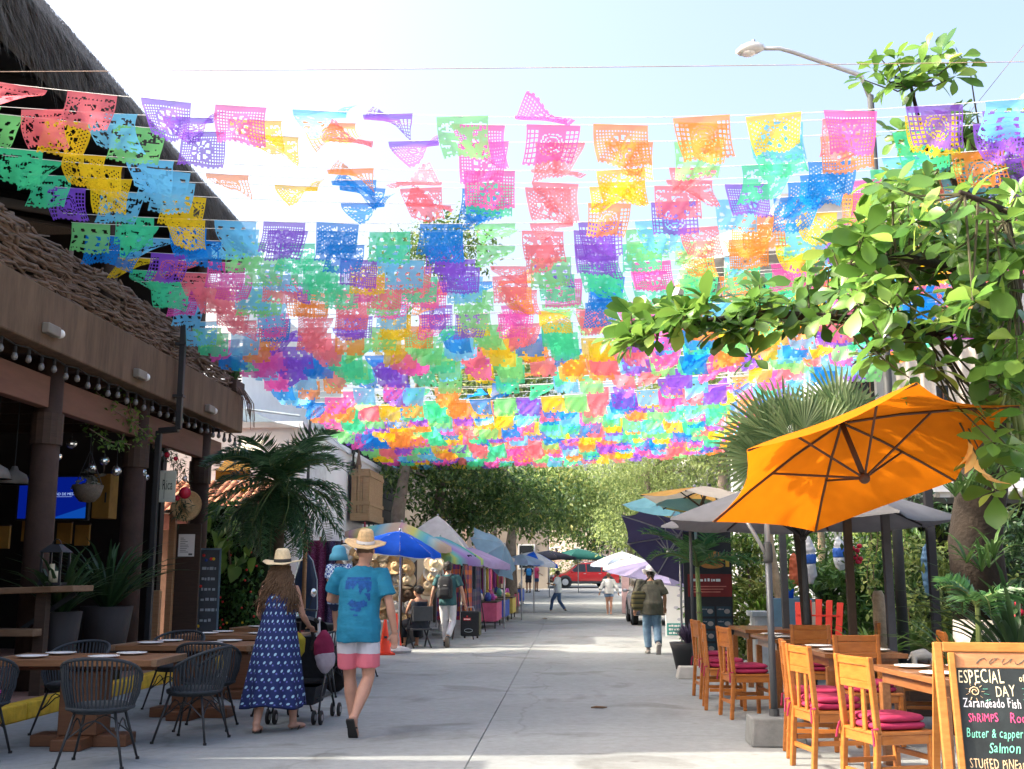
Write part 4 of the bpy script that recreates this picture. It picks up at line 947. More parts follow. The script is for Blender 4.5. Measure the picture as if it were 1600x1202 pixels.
# ---------------------------------------------------------------- man in the blue shirt
mp_ = G(556, 1148)
MN = thing('person', 'man in a turquoise T-shirt, white and pink swim shorts and straw hat', 'person', (mp_.x, mp_.y, 0), -.02)
J = pose(pel=(0, 0, .97), che=(0, .05, 1.36), nk=(.015, .06, 1.53), hd=(.03, .1, 1.65), sl=(-.205, .05, 1.45), sr=(.205, .05, 1.45), el=(-.3, .12, 1.2), wl=(-.14, .36, 1.22), er=(.285, .02, 1.16), wr=(.325, .08, .90), hr=(-.2, .1, -.6),
         pl=(-.1, 0, .9), pr=(.1, 0, .9), kl=(-.09, .1, .5), al=(-.05, .13, .085), kr=(.1, .02, .5), ar=(.02, -.2, .17), tl=(-.25, 1, 0), tr=(.08, 1, 0), lift={'r': .95})
body, j, s, hp = figure(MN, 1.80, J, SKIN, .010)
TEE = M('tee_turquoise', (.010, .17, .29), .85, .14, 7, .55, stretch=(1, 1, 2.2), bscale=9)
sh_ = tshirt(MN, j, s, TEE, .80, .72, 1.12, .010, disp=.011, belly=.0)
trousers(MN, j, s, shorts_mat(), .76, .010, 'shorts', 1.02, .008)
# faded blue print on the back of the shirt, laid on the cloth
INK = M('print_blue', (.008, .075, .27), .85, .35, 26)
from mathutils.bvhtree import BVHTree
BVH = BVHTree.FromPolygons([v.co.copy() for v in sh_.data.vertices], [tuple(p.vertices) for p in sh_.data.polygons])
def shirt_y(x, z):
    loc = BVH.ray_cast(V(x, -1, z), V(0, 1, 0))[0]
    return (loc.y if loc is not None else -.06)-.004
def on_back(poly, name):
    cx = [p[0] for p in poly]; cz = [p[1] for p in poly]; gx = 10; gz = 8; mb = MB(); x0, x1, z0, z1 = min(cx), max(cx), min(cz), max(cz)
    def inside(x, z):
        c = False; k = len(poly)-1
        for i in range(len(poly)):
            (xi, zi), (xk, zk) = poly[i], poly[k]
            if (zi > z) != (zk > z) and x < (xk-xi)*(z-zi)/(zk-zi)+xi: c = not c
            k = i
        return c
    nx = max(2, int((x1-x0)/.009)); nz_ = max(2, int((z1-z0)/.009)); idx = {}
    for i in range(nx):
        for q in range(nz_):
            xa, za = x0+(x1-x0)*i/nx, z0+(z1-z0)*q/nz_; xb, zb = x0+(x1-x0)*(i+1)/nx, z0+(z1-z0)*(q+1)/nz_
            if not inside((xa+xb)/2, (za+zb)/2): continue
            vs_ = []
            for xx, zz in ((xa, za), (xb, za), (xb, zb), (xa, zb)):
                key = (round(xx, 4), round(zz, 4))
                if key not in idx: idx[key] = shirt_y(xx, zz)
                vs_.append(V(xx, idx[key], zz))
            mb.add(vs_, [(0, 1, 2, 3)])
    if mb.f: mb.build(name, INK, sh_)
on_back([(-.11, 1.43), (.12, 1.425), (.12, 1.445), (-.11, 1.45)], 'shirt_print')
on_back([(-.12, 1.34), (-.12, 1.42), (.13, 1.415), (.13, 1.33), (.10, 1.30), (.08, 1.36), (.05, 1.33), (.03, 1.28), (.0, 1.40), (-.04, 1.33), (-.06, 1.36), (-.08, 1.33)], 'shirt_print')
on_back([(-.09, 1.2), (-.05, 1.24), (.02, 1.22), (.07, 1.24), (.11, 1.21), (.11, 1.25), (.10, 1.18), (.03, 1.16), (-.04, 1.17)], 'shirt_print')
on_back([(.06, 1.3), (.09, 1.27), (.12, 1.22), (.125, 1.3)], 'shirt_print'); on_back([(-.05, 1.14), (.04, 1.13), (.05, 1.155), (-.06, 1.16)], 'shirt_print'); on_back([(-.02, 1.09), (.02, 1.09), (.02, 1.105), (-.02, 1.105)], 'shirt_print')
hair_cap(MN, hp, s, HAIRB, low=-.015, grow=1.0)
hat(MN, hp(.0, -.015, .075), .215, .092, .135, STRAW, M('band_white', (.6, .6, .6), .8), (.22, .1), .012)
sandals(MN, j, 'l', s, J['tl'], 0, SANDAL); sandals(MN, j, 'r', s, J['tr'], .95, SANDAL)
# ---------------------------------------------------------------- child carried on the man's left
ch_ = MN.location+V(-.27, .34, .72)
CH = thing('person', 'small child in light blue sun hat and checked shirt, carried by the man', 'person', ch_, -.3)
J = pose(el=(-.26, .1, 1.2), wl=(-.2, .25, 1.1), er=(.2, -.2, 1.25), wr=(.3, -.35, 1.3), kl=(-.22, .3, .75), al=(-.22, .32, .4), kr=(.22, .2, .72), ar=(.3, .2, .38), hd=(0, -.02, 1.66))
body, j, s, hp = figure(CH, 1.02, J, SKIN, .011, fingers=False)
def check_mat():
    m, n, out = _base('checked_cloth'); tc = N(n, 'TexCoord'); ck = N(n, 'TexChecker'); ck.inputs['Scale'].default_value = 44; ck.inputs[1].default_value = (.55, .68, .8, 1); ck.inputs[2].default_value = (.04, .10, .35, 1)
    b = N(n, 'BsdfPrincipled'); b.inputs['Roughness'].default_value = .9; n.links.new(tc.outputs['Object'], ck.inputs[0]); n.links.new(ck.outputs[0], b.inputs[0]); n.links.new(b.outputs[0], out.inputs[0]); return m
tshirt(CH, j, s, check_mat(), .8, .8, 1.1, .011, disp=.004); trousers(CH, j, s, M('child_navy', (.03, .05, .12), .9), .9, .011, 'shorts')
SUNH = M('sunhat_blue', (.09, .34, .48), .85, .1)
mb = MB(); k_ = 1.6
mb.loft([[hp(a*k_*math.cos(2*PI*q/20), -.01+b*k_*math.sin(2*PI*q/20)-.02*max(0, -math.sin(2*PI*q/20))*(z < -.02), z*1.15) for q in range(20)] for z, a, b in ((-.11, .1, .105), (-.03, .088, .1), (0, .075, .085), (.06, .07, .082), (.1, .05, .06), (.115, .01, .01))]); mb.build('sun_hat', SUNH, CH, True)
# ---------------------------------------------------------------- man with backpack
bp_ = G(699, 1011)
B = thing('person', 'man in a dark green T-shirt and white trousers with a black backpack, walking away', 'person', (bp_.x, bp_.y, 0), -.05)
J = pose(sl=(-.2, 0, 1.43), sr=(.2, 0, 1.43), el=(-.3, -.04, 1.15), wl=(-.36, .04, .9), er=(.3, -.02, 1.15), wr=(.35, .02, .9), kl=(-.08, .08, .5), al=(-.06, .1, .085), kr=(.1, .04, .5), ar=(.04, -.24, .2), lift={'r': 1.0}, tl=(0, 1, 0), tr=(.0, 1, 0))
body, j, s, hp = figure(B, 1.78, J, SKIN, .014)
tshirt(B, j, s, M('tee_green', (.03, .10, .11), .85), .84, .7, 1.02, .014); trousers(B, j, s, M('white_denim', (.62, .62, .64), .85, .06, 10, .1), 1.88, .014)
hair_cap(B, hp, s, HAIRK); shoes(B, j, 'l', s, J['tl'], 0, BLACKM, WHITE); shoes(B, j, 'r', s, J['tr'], 1.0, BLACKM, M('sole_tan', (.25, .2, .16), .9))
bk = thing('backpack', 'black backpack with a grey badge on the back of the man in white trousers', 'backpack', (bp_.x-.03, bp_.y-.02, 1.0), -.05)
BPM = M('backpack_nylon', (.012, .014, .018), .7, .3, 20, .2)
mb = MB(); mb.loft([ering((0, -.2, z), a, b, 16, 0, .6) for z, a, b in ((0, .13, .07), (.03, .16, .1), (.25, .165, .11), (.4, .15, .09), (.47, .1, .06))]); cloth_part(bk, mb, 'bag', BPM, .014, 3, .004)
mb = MB(); mb.loft([ering((0, -.3, z), a, b, 12, 0, .6) for z, a, b in ((.04, .11, .03), (.08, .125, .045), (.2, .12, .04), (.24, .1, .02))]); cloth_part(bk, mb, 'front_pocket', BPM, .014, 3)
for sx in (-1, 1): MB().tube([V(sx*.09, -.14, .44), V(sx*.12, -.05, .52), V(sx*.13, .1, .49), V(sx*.14, .16, .3), V(sx*.15, .05, .06), V(sx*.13, -.12, .05)], .022, 6).build('shoulder_strap', BPM, bk)
MB().box(-.12, -.1, -.335, -.32, .24, .28).build('badge', PLATE, bk); MB().box(-.02, .05, -.325, -.315, .27, .29).build('badge', M('badge_grey', (.3, .3, .3), .6), bk)
cb = thing('carry_case', 'black case with red label and grey oval logo held by the man in white trousers', 'case', (bp_.x+.48, bp_.y+.1, .22), -.15)
MB().box(-.2, .2, -.1, .12, 0, .52).build('case_body', BPM, cb, bev=.03); MB().box(.202, .212, -.08, .1, .03, .5).build('side_panel', M('case_olive', (.09, .09, .05), .8), cb)
MB().tube([V(-.08, 0, .52), V(-.06, 0, .6), V(.06, 0, .6), V(.08, 0, .52)], .012, 6).build('handle', STEEL, cb)
MB().box(-.13, .03, -.112, -.102, .33, .38).build('red_label', M('label_red', (.6, .03, .04), .6), cb); MB().ball((-.05, -.108, .41), (.02, .004, .018), 8, 6).build('red_mark', MATS['label_red'], cb)
writing(cb, -.115, -.1145, .343, .13, .024, PLATE)
MB().tube([V(-.02+.09*math.cos(k*PI/8), -.106, .12+.035*math.sin(k*PI/8)) for k in range(17)], .006, 5).build('oval_logo', M('logo_grey', (.3, .34, .38), .5), cb)
for sx in (-.14, .14): MB().lathe([(.03, -.015), (.03, .015)], 10, M=Matrix.Translation((sx, .05, -.02)) @ Matrix.Rotation(PI/2, 4, 'Y')).build('wheel', RUBBER, cb)
# ---------------------------------------------------------------- stooped old man with satchel
op = G(1020, 1022)
O = thing('person', 'stooped man in an olive shirt, jeans and pale hat walking away on the right', 'person', (op.x, op.y, 0), .12)
J = pose(pel=(0, -.02, .95), che=(0, .16, 1.28), nk=(.03, .27, 1.41), hd=(.06, .36, 1.51), sl=(-.19, .17, 1.37), sr=(.19, .17, 1.37), el=(-.29, .08, 1.1), wl=(-.3, .14, .86), er=(.28, .1, 1.1), wr=(.3, .2, .88), kl=(-.09, .08, .5), al=(-.07, .06, .085), kr=(.1, .02, .5), ar=(.07, -.22, .2), lift={'r': .9}, tl=(0, 1, 0), tr=(0, 1, 0))
body, j, s, hp = figure(O, 1.74, J, SKIN2, .014)
tshirt(O, j, s, M('shirt_olive', (.085, .085, .062), .9, .15, 8, .15), .74, .95, 1.22, .014, disp=.014); trousers(O, j, s, M('jeans_pale', (.16, .27, .38), .85, .25, 7, .15), 1.92, .014, wide=1.15)
hair_cap(O, hp, s, HAIRK, grow=.98); hat(O, hp(0, -.01, .045), .18, .108, .13, M('hat_grey', (.52, .52, .52), .9, .1), M('band_grey', (.35, .35, .35), .9), (-.25, .1), .03, crown_taper=.92)
shoes(O, j, 'l', s, J['tl'], 0, M('shoe_grey', (.3, .29, .27), .8)); shoes(O, j, 'r', s, J['tr'], .9, MATS['shoe_grey'], M('sole_grey', (.32, .31, .3), .9))
st = thing('satchel', 'striped yellow and black cloth satchel slung on the stooped man', 'bag', (op.x-.25, op.y-.06, .82), .2)
mb = MB(); mb.loft([ering((0, 0, z), a, b, 14, 0, .7) for z, a, b in ((0, .1, .05), (.04, .15, .08), (.25, .155, .08), (.36, .12, .05))])
cloth_part(st, mb, 'bag', CLOTH('satchel_cloth', (.3, .25, .05), 0, stripes=(2, .03, [(.15, .13, .055), (.045, .045, .03), (.11, .10, .05)])), .014, 3)
MB().tube([V(-.05, 0, .34), V(.08, -.0, .5), V(.27, .06, .66), V(.4, .3, .55)], .018, 5).build('strap', M('strap_dark', (.04, .04, .03), .9), st)
# ---------------------------------------------------------------- far man in jeans, girl in denim shorts
fp = G(872, 958)
Fm = thing('person', 'young man in a pale blue shirt and jeans crossing the far street', 'person', (fp.x, fp.y, 0), 1.2)
J = pose(kl=(-.09, .22, .52), al=(-.08, .3, .085), kr=(.09, -.02, .5), ar=(.08, -.3, .12), el=(-.26, .05, 1.16), wl=(-.2, .3, 1.2), er=(.25, .1, 1.14), wr=(.2, .3, 1.3), lift={'r': .4})
body, j, s, hp = figure(Fm, 1.72, J, SKIN2, .018, fingers=False)
tshirt(Fm, j, s, M('shirt_pale', (.5, .58, .62), .9), .82, .9, 1.1, .018); trousers(Fm, j, s, M('jeans_blue', (.04, .09, .2), .85), 1.9, .018); hair_cap(Fm, hp, s, HAIRK)
for S in 'lr': shoes(Fm, j, S, s, (0, 1, 0), 0 if S == 'l' else .4, BLACKM)
gp_ = G(952, 961)
Gi = thing('person', 'woman in a loose white top and short denim shorts walking away in the far street', 'person', (gp_.x, gp_.y, 0), 0)
J = pose(el=(-.3, -.03, 1.16), wl=(-.38, .02, .92), er=(.3, -.03, 1.16), wr=(.38, .02, .92), kl=(-.07, .06, .5), al=(-.06, .06, .085), kr=(.08, .0, .5), ar=(.07, -.08, .09))
body, j, s, hp = figure(Gi, 1.64, J, SKIN, .018, True, fingers=False)
tshirt(Gi, j, s, M('top_white', (.6, .62, .62), .9), .86, 1.5, 1.12, .018, True); trousers(Gi, j, s, M('denim_short', (.14, .22, .36), .85), .35, .018, 'shorts', 1.1); hair_cap(Gi, hp, s, HAIRB)
MB().ball(hp(0, -.03, .15), .045*s, 8, 6).build('hair_bun', HAIRB, Gi, True)
for S in 'lr': sandals(Gi, j, S, s, (0, 1, 0), 0, SANDAL)
# ---------------------------------------------------------------- two people at the far left stalls
for i, (px, py, rz, cs, ct_, lab) in enumerate(((826, 942, .4, (.02, .03, .06), (.03, .03, .04), 'person in dark clothes with a bright blue backpack at the far left stalls'), (838, 941, -.9, (.55, .06, .15), (.05, .09, .2), 'person in a pink top and denim shorts at the far left stalls'))):
    q = G(px, py); t = thing('person', lab, 'person', (q.x, q.y, hz(q.y)), rz)
    body, j, s, hp = figure(t, 1.66, pose(kl=(-.1, .03, .49), wl=(-.2, .25, 1.05), wr=(.2, .25, 1.05)), SKIN2, .02, i == 1, fingers=False)
    tshirt(t, j, s, M('tee_far%d' % i, cs, .9), .82, .7, 1.08, .02); trousers(t, j, s, M('short_far%d' % i, ct_, .9), .7, .02, 'shorts'); hair_cap(t, hp, s, HAIRK)
    for S in 'lr': shoes(t, j, S, s, (0, 1, 0), 0, BLACKM)
    if i == 0:
        b = thing('backpack', 'bright blue backpack worn at the far left stalls', 'backpack', (q.x+.02, q.y-.15, hz(q.y)+.98), rz)
        mb = MB(); mb.loft([ering((0, 0, z), a, c_, 12, 0, .7) for z, a, c_ in ((0, .12, .06), (.05, .15, .1), (.3, .15, .1), (.4, .09, .05))]); cloth_part(b, mb, 'bag', M('bag_blue', (.03, .25, .6), .8), .02, 2)
        for sx in (-.1, .1): MB().tube([V(sx, .08, .36), V(sx, .2, .42), V(sx, .25, .2)], .02, 5).build('shoulder_strap', BPM, b)
# ---------------------------------------------------------------- seated woman at the hat stall
sp2 = G(654, 1012)
Sw = thing('person', 'woman in a dark off-shoulder dress sitting by the hat stall, head turned left', 'person', (sp2.x, sp2.y, 0), .5)
J = pose(pel=(0, 0, .52), che=(0, .02, .92), nk=(0, .04, 1.09), hd=(0, .07, 1.22), sl=(-.17, .02, 1.01), sr=(.17, .02, 1.01), el=(-.27, .08, .76), wl=(-.15, .3, .66), er=(.27, .08, .76), wr=(.2, .3, .6), pl=(-.1, .08, .5), pr=(.1, .08, .5), kl=(-.14, .45, .5), kr=(.14, .45, .5), al=(-.14, .48, .085), ar=(.14, .48, .085))
body, j, s, hp = figure(Sw, 1.66, J, SKIN2, .014, True, head_turn=.7)
mb = MB(); mb.loft([ering((0, .04, .36), .26, .22), ering((0, .02, .5), .22, .17), ering((0, 0, .68), .17, .13), ering((0, .02, .85), .185, .135), ering((0, .03, .94), .2, .125)])
for sx in (-1, 1): limb(mb, [V(sx*.1, .1, .5), V(sx*.14, .43, .47), V(sx*.16, .48, .2)], [.12, .11, .1])
cloth_part(Sw, mb, 'dress', M('dress_dark', (.012, .018, .03), .9), .014, 4, .008); hair_cap(Sw, hp, s, HAIRK); MB().ball(hp(0, -.1, .03), .05, 8, 6).build('hair_bun', HAIRK, Sw, True)
for S in 'lr': sandals(Sw, j, S, s, (0, 1, 0), 0, SANDAL)
t = thing('folding_chair', 'dark folding chair under the seated woman at the hat stall', 'chair', (sp2.x, sp2.y, 0), .5)
MB().box(-.22, .22, -.2, .24, .36, .4).build('seat', DARKP, t, bev=.01); MB().box(-.22, .22, -.235, -.205, .55, .85).build('backrest', DARKP, t, bev=.01)
for sx in (-.215, .215):
    MB().bar(V(sx, -.22, .85), V(sx, .2, 0), .025).build('leg', BLACKM, t); MB().bar(V(sx*.9, .22, .38), V(sx*.9, -.24, 0), .025).build('leg', BLACKM, t)
# ---------------------------------------------------------------- stroller
sp3 = G(488, 1128)
S_ = thing('stroller', 'black folding stroller pushed by the woman in the navy dress', 'stroller', (sp3.x-.12, sp3.y+.02, 0), -.05)
SF = M('stroller_fabric', (.014, .018, .026), .9, .3, 20)
for sx in (-1, 1):
    MB().tube([V(sx*.2, -.28, 1.02), V(sx*.2, -.2, 1.0), V(sx*.21, .05, .62), V(sx*.22, .45, .12)], .012, 7).build('main_tube', BLACKM, S_, True)
    MB().tube([V(sx*.21, .15, .52), V(sx*.23, -.1, .3), V(sx*.24, -.22, .1)], .011, 7).build('rear_tube', BLACKM, S_, True)
    MB().tube([V(sx*.2, -.30, 1.03), V(sx*.2, -.2, 1.0)], .018, 8).build('grip', RUBBER, S_, True)
    for y, nm in ((-.24, 'rear'), (.47, 'front')):
        for dx in (-.035, .035):
            wv = MB().lathe([(.012, -.014), (.05, -.015), (.07, -.01), (.07, .01), (.05, .015), (.012, .014)], 18, M=Matrix.Translation((sx*.235+dx, y, .07)) @ Matrix.Rotation(PI/2, 4, 'Y')).build('wheel', RUBBER, S_, True)
            MB().lathe([(.03, -.017), (.03, .017)], 12, M=Matrix.Translation((sx*.235+dx, y, .07)) @ Matrix.Rotation(PI/2, 4, 'Y')).build('hub', STEEL, wv)
    MB().bar(V(sx*.21, -.18, .24), V(sx*.22, .32, .24), .018).build('side_rail', BLACKM, S_)
MB().add([V(-.19, -.1, .85), V(.19, -.1, .85), V(.2, .08, .42), V(-.2, .08, .42), V(-.19, -.07, .85), V(.19, -.07, .85), V(.2, .11, .42), V(-.2, .11, .42)], [(0,1,2,3), (7,6,5,4), (0,4,5,1), (1,5,6,2), (2,6,7,3), (3,7,4,0)]).build('seat_back', SF, S_)
MB().box(-.2, .2, .05, .38, .36, .42).build('seat', SF, S_, bev=.02)
MB().add([V(-.2, -.2, .36), V(.2, -.2, .36), V(.19, .3, .36), V(-.19, .3, .36), V(-.16, -.16, .18), V(.16, -.16, .18), V(.15, .26, .18), V(-.15, .26, .18)], [(7,6,5,4), (0,4,5,1), (1,5,6,2), (2,6,7,3), (3,7,4,0)]).build('basket', SF, S_)
MB().loft([[V(-.2+.4*k/6, -.12+r*math.cos(a), .84+r*.55*math.sin(a)+.05*math.sin(PI*k/6)) for k in range(7)] for a, r in ((.1, .33), (.7, .34), (1.3, .32), (1.8, .28))], cap=False, closed=False).build('canopy', SF, S_, True)
for sx in (-.14, .14): MB().tube([V(sx*.9, -.17, .95), V(sx, -.12, .82), V(sx*.8, -.12, .72)], .02, 6).build('strap', BLACKM, S_)
bg_ = thing('nappy_bag', 'pink and white cloth bag hanging on the stroller handle', 'bag', S_.location+V(.26, -.22, .62), .1)
mb = MB(); mb.loft([ering((0, 0, z), a, b, 14) for z, a, b in ((.02, .06, .045), (.06, .10, .07), (.15, .105, .07), (.25, .07, .05), (.3, .025, .02))])
cloth_part(bg_, mb, 'bag', M('bag_pink', (.22, .015, .065), .85, .2, 8), .012, 3, .008, 14)
mb = MB(); mb.loft([ering((.02, -.01, z), a, b, 14) for z, a, b in ((-.12, .03, .03), (-.05, .09, .065), (.04, .11, .075), (.08, .095, .065))]); cloth_part(bg_, mb, 'cloth_wrap', M('muslin', (.38, .34, .40), .9), .012, 3, .008, 14)
MB().tube([V(-.05, 0, .25), V(-.06, .02, .38), V(-.05, 0, .42)], .016, 6).build('handle_loop', M('loop_white', (.6, .6, .62), .8), bg_)
bg2 = thing('yellow_bag', 'small yellow bag hanging between the stroller handles', 'bag', S_.location+V(-.02, -.26, .66), 0)
mb = MB(); mb.loft([ering((0, 0, z), a, b, 14) for z, a, b in ((0, .06, .04), (.05, .1, .06), (.18, .1, .06), (.24, .05, .03))]); cloth_part(bg2, mb, 'bag', M('bag_yellow', (.4, .33, .03), .85), .012, 3, .004)
MB().tube([V(-.04, 0, .22), V(-.04, .02, .34), V(.04, .02, .34), V(.04, 0, .22)], .01, 6).build('handle_loop', BLACKM, bg2)
# ================================================================== UMBRELLAS AND MARKET STALLS
def frame_of(n):
    n = Vector(n).normalized(); x = V(1, 0, 0); x = (x-n*x.dot(n)).normalized(); return n, x, n.cross(x)
def umbrella(t, apex, R, drop, nr, axis=(0, 0, 1), phase=0., mats=None, under=None, val=0, valm=None, ribs=True, ribm=None, sub=4, sag=.06, strut=.45, rib_r=.012, hubd=None, rx=None):
    """octagonal canopy of separate panels; coordinates are local to t"""
    apex = Vector(apex); n, ex, ey = frame_of(axis)
    def rim(k, f=1.0, dz=0.0): a = phase+2*PI*k/nr; return apex-n*(drop*(f**1.25)+dz)+(ex*math.cos(a)*(rx or 1)+ey*math.sin(a))*R*f
    for k in range(nr):
        mb = MB(); rows = []
        for i in range(sub+1):
            f = i/sub
            row = []
            for q in range(sub+1):
                g = q/sub; p = rim(k, f).lerp(rim(k+1, f), g)
                bow = 4*g*(1-g); p = p-n*(sag*R*f*bow*.5)+(apex-n*drop-p)*(.10*f*f*bow*(f == 1))
                row.append(p)
            rows.append(row)
        if val:
            rows.append([p-V(0, 0, val)+(p-apex).normalized()*.01-V(0, 0, .02*math.sin(PI*g/sub*1)) for g, p in enumerate(rows[-1])])
        m_ = sub+1; vs_ = [p for r in rows for p in r]
        fs_ = [(i*m_+q, i*m_+q+1, (i+1)*m_+q+1, (i+1)*m_+q) for i in range(len(rows)-1) for q in range(sub)]
        mb.add(vs_, fs_)
        m = mats[k % len(mats)] if isinstance(mats, (list, tuple)) else mats
        mb.build('canopy_panel', m, t, True)
    if ribs:
        rm = ribm or BLACKM; hub = apex-n*(hubd or drop*1.35)
        for k in range(nr):
            rb_ = MB().tube([rim(k, f, .012) for f in (.03, .35, .7, .99)], rib_r, 5).build('rib', rm, t)
            if strut: MB().tube([hub, rim(k, strut, .02)], rib_r*.9, 5).build('strut', rm, rb_)
        MB().ball(hub, .045, 10, 6).build('hub', rm, t, True)
    MB().ball(apex+n*.02, .03, 8, 6).build('finial', ribm or BLACKM, t, True)
def pole(t, a, b, r=.02, m=None, name='pole'): return MB().tube([a, b], r, 8).build(name, m or STEEL, t, True)
# traffic cones
CONE = M('cone_orange', (.90, .06, .02), .55, .08, 6)
cone_me = (MB().lathe([(.14, .03), (.13, .05), (.07, .42), (.03, .7), (.02, .71), (.01, .71)], 20).mesh('cone', CONE, True), MB().box(-.19, .19, -.19, .19, 0, .035).mesh('base', CONE))
for i, (px, py, s) in enumerate(((618, 1014, 1.0), (601, 1023, .92))):
    q = G(px, py); t = thing('traffic_cone', ['orange-red traffic cone beside the blue umbrella pole', 'orange-red traffic cone half hidden by the man in turquoise'][i], 'traffic cone', (q.x, q.y, 0), .3, 'cones by the blue umbrella'); t.scale = (s, s, s)
    link('cone', cone_me[0], t); link('base', cone_me[1], t)
    MB().box(-.03, .03, -.11, -.1, .33, .38).build('patch', DARKP, t)
# blue umbrella with white trim
BLUE = CLOTH('umbrella_blue', (.01, .10, .62), .35); BW = CLOTH('trim_white', (.5, .55, .65), .3)
q = P(624, 900, 21.6); q.z = 0
t = thing('market_umbrella', 'bright blue umbrella with white scalloped trim over the orange cones', 'umbrella', q)
umbrella(t, (0, 0, 2.36), .86, .36, 8, (.12, -.05, 1), .2, BLUE, val=.07, ribm=STEEL)
pole(t, (.0, 0, .02), (.02, 0, 2.4), .018, GALV)
for k in range(8):
    a = .2+2*PI*k/8; b = .2+2*PI*(k+1)/8; n_, ex, ey = frame_of((.12, -.05, 1)); ap = V(0, 0, 2.36)
    pts = [ap-n_*.36+(ex*math.cos(a+(b-a)*g)+ey*math.sin(a+(b-a)*g))*.86*(1-.05*math.sin(PI*g))-V(0, 0, .09+.025*math.sin(PI*g)) for g in (0, .25, .5, .75, 1)]
    MB().tube(pts, .008, 4).build('trim', BW, t)
MB().lathe([(.25, 0), (.27, .05), (.2, .1), (.03, .14), (.03, .3)], 18).build('base', M('base_grey', (.4, .4, .4), .9), t)
# hat stall: frame, rainbow awnings, table, hats
STR1 = CLOTH('rainbow_cloth', (.6, .6, .6), .4, stripes=(0, .17, [(.52, .28, .44), (.62, .5, .3), (.6, .58, .16), (.2, .52, .45), (.12, .4, .6), (.4, .52, .55), (.55, .42, .34)]))
STR2 = CLOTH('stripe_green', (.6, .6, .6), .4, stripes=(1, .2, [(.02, .22, .28), (.05, .4, .35), (.5, .62, .15), (.15, .5, .5), (.3, .2, .5), (.35, .3, .55), (.1, .35, .45)]))
hs = thing('hat_stall', 'market stall frame hung with straw hats behind the blue umbrella', 'stall', (-4.4, 23.2, 0))
for x, y in ((-.9, 0), (.85, 0), (-.9, 2.2), (.85, 2.2)): pole(hs, (x, y, 0), (x, y, 2.3), .025, DKW, 'post')
for z in (.5, 1.0, 1.5, 2.0): MB().bar(V(-.9, 2.1, z), V(.85, 2.1, z), .03).build('rail', DKW, hs); MB().bar(V(.8, .05, z), V(.8, 2.2, z), .03).build('rail', DKW, hs); MB().bar(V(-.9, .9, z), V(.8, .9, z), .03).build('rail', DKW, hs)
MB().box(-.9, .85, .95, 2.25, 0, 2.2).build('back_cloth', M('stall_dark', (.025, .022, .02), .95), hs)
hatm = [MB().lathe([(.2, .01), (.205, .02), (.14, .0), (.095, .005), (.085, .08), (.06, .12), (.01, .12), (.01, .11), (.08, .07), (.1, -.01), (.14, -.01)], 18).mesh('straw_hat', m, True) for m in (STRAW, STRAWL, M('hat_dark', (.12, .08, .05), .9), M('hat_white', (.6, .58, .52), .9))]
hn = 0
tones = ['tan', 'pale', 'brown', 'white']
for r_, z in enumerate((.55, .85, 1.12, 1.4, 1.68, 1.95)):
    for c_ in range(7):
        k = (r_*3+c_*2+(c_*r_) % 3) % 4
        if k == 2 and c_ % 2: k = 0
        o = link('straw_hat', hatm[k], None, V(-5.22+c_*.28+rnd.uniform(-.04, .04), 24.0+rnd.uniform(-.05, .03), z+rnd.uniform(-.04, .04)), (PI/2+rnd.uniform(-.9, .2), rnd.uniform(-.4, .4), rnd.uniform(-.3, .3)))
        tag(o, '%s straw hat, %s from left in the %s row of the stall' % (tones[k], ['first', 'second', 'third', 'fourth', 'fifth', 'sixth', 'last'][c_], ['lowest', 'second lowest', 'third', 'fourth', 'second highest', 'top'][r_]), 'hat', 'straw hats on the stall')
        ps = MB().tube([V(0, 0, 0), V(0, 0, -.08)], .004, 4)
for i, (px, py) in enumerate(((678, 882), (677, 896), (674, 905), (668, 915))):
    o = link('straw_hat', hatm[(1, 3, 0, 1)[i]], None, P(px, py, 24.05), (.9+.2*i, .2, .1)); o.scale = (1.15,)*3
    tag(o, ['large pale straw hat on top beside the backpack man', 'white straw hat hanging under the topmost large hat', 'tan straw hat third in the hanging row beside the backpack man', 'lowest pale hat of the hanging row beside the backpack man'][i], 'hat', 'large hats on the stall')
# rainbow awnings
def awning(name, lab, c, R, drop, mat, axis, val=.12, ph=.4, nr=8, base_z=0, pm=GALV, rx=None):
    t = thing(name, lab, 'umbrella', (c[0], c[1], base_z)); umbrella(t, (0, 0, c[2]-base_z), R, drop, nr, axis, ph, mat, val=val, ribm=STEEL, sag=.04, rx=rx); pole(t, (0, 0, 0), (0, 0, c[2]-base_z), .02, pm)
    MB().lathe([(.18, 0), (.2, .06), (.04, .1), (.03, .25)], 14).build('base', MATS['base_grey'], t); return t
c = P(628, 816, 26.6); awning('market_umbrella', 'large pastel rainbow-striped umbrella above the blue one', (c.x, c.y, c.z), 1.35, .42, STR1, (.16, -.05, 1), .12)
c = P(694, 838, 28.0); awning('market_umbrella', 'green and turquoise striped umbrella right of the rainbow one', (c.x-.1, c.y, c.z), 1.25, .42, STR2, (.16, -.05, 1), .14)
c = P(684, 806, 30.5); awning('market_tent', 'white pointed tent top rising behind the rainbow umbrellas', (c.x, c.y, c.z), 1.3, .9, CLOTH('tent_white', (.5, .5, .53), .3), (.05, 0, 1), .1, PI/4, 4)
c = P(738, 856, 31); awning('market_umbrella', 'purple-trimmed umbrella behind the textile rack', (c.x, c.y, c.z), 1.2, .3, CLOTH('umb_mauve', (.36, .3, .5), .35), (.15, 0, 1), .15)
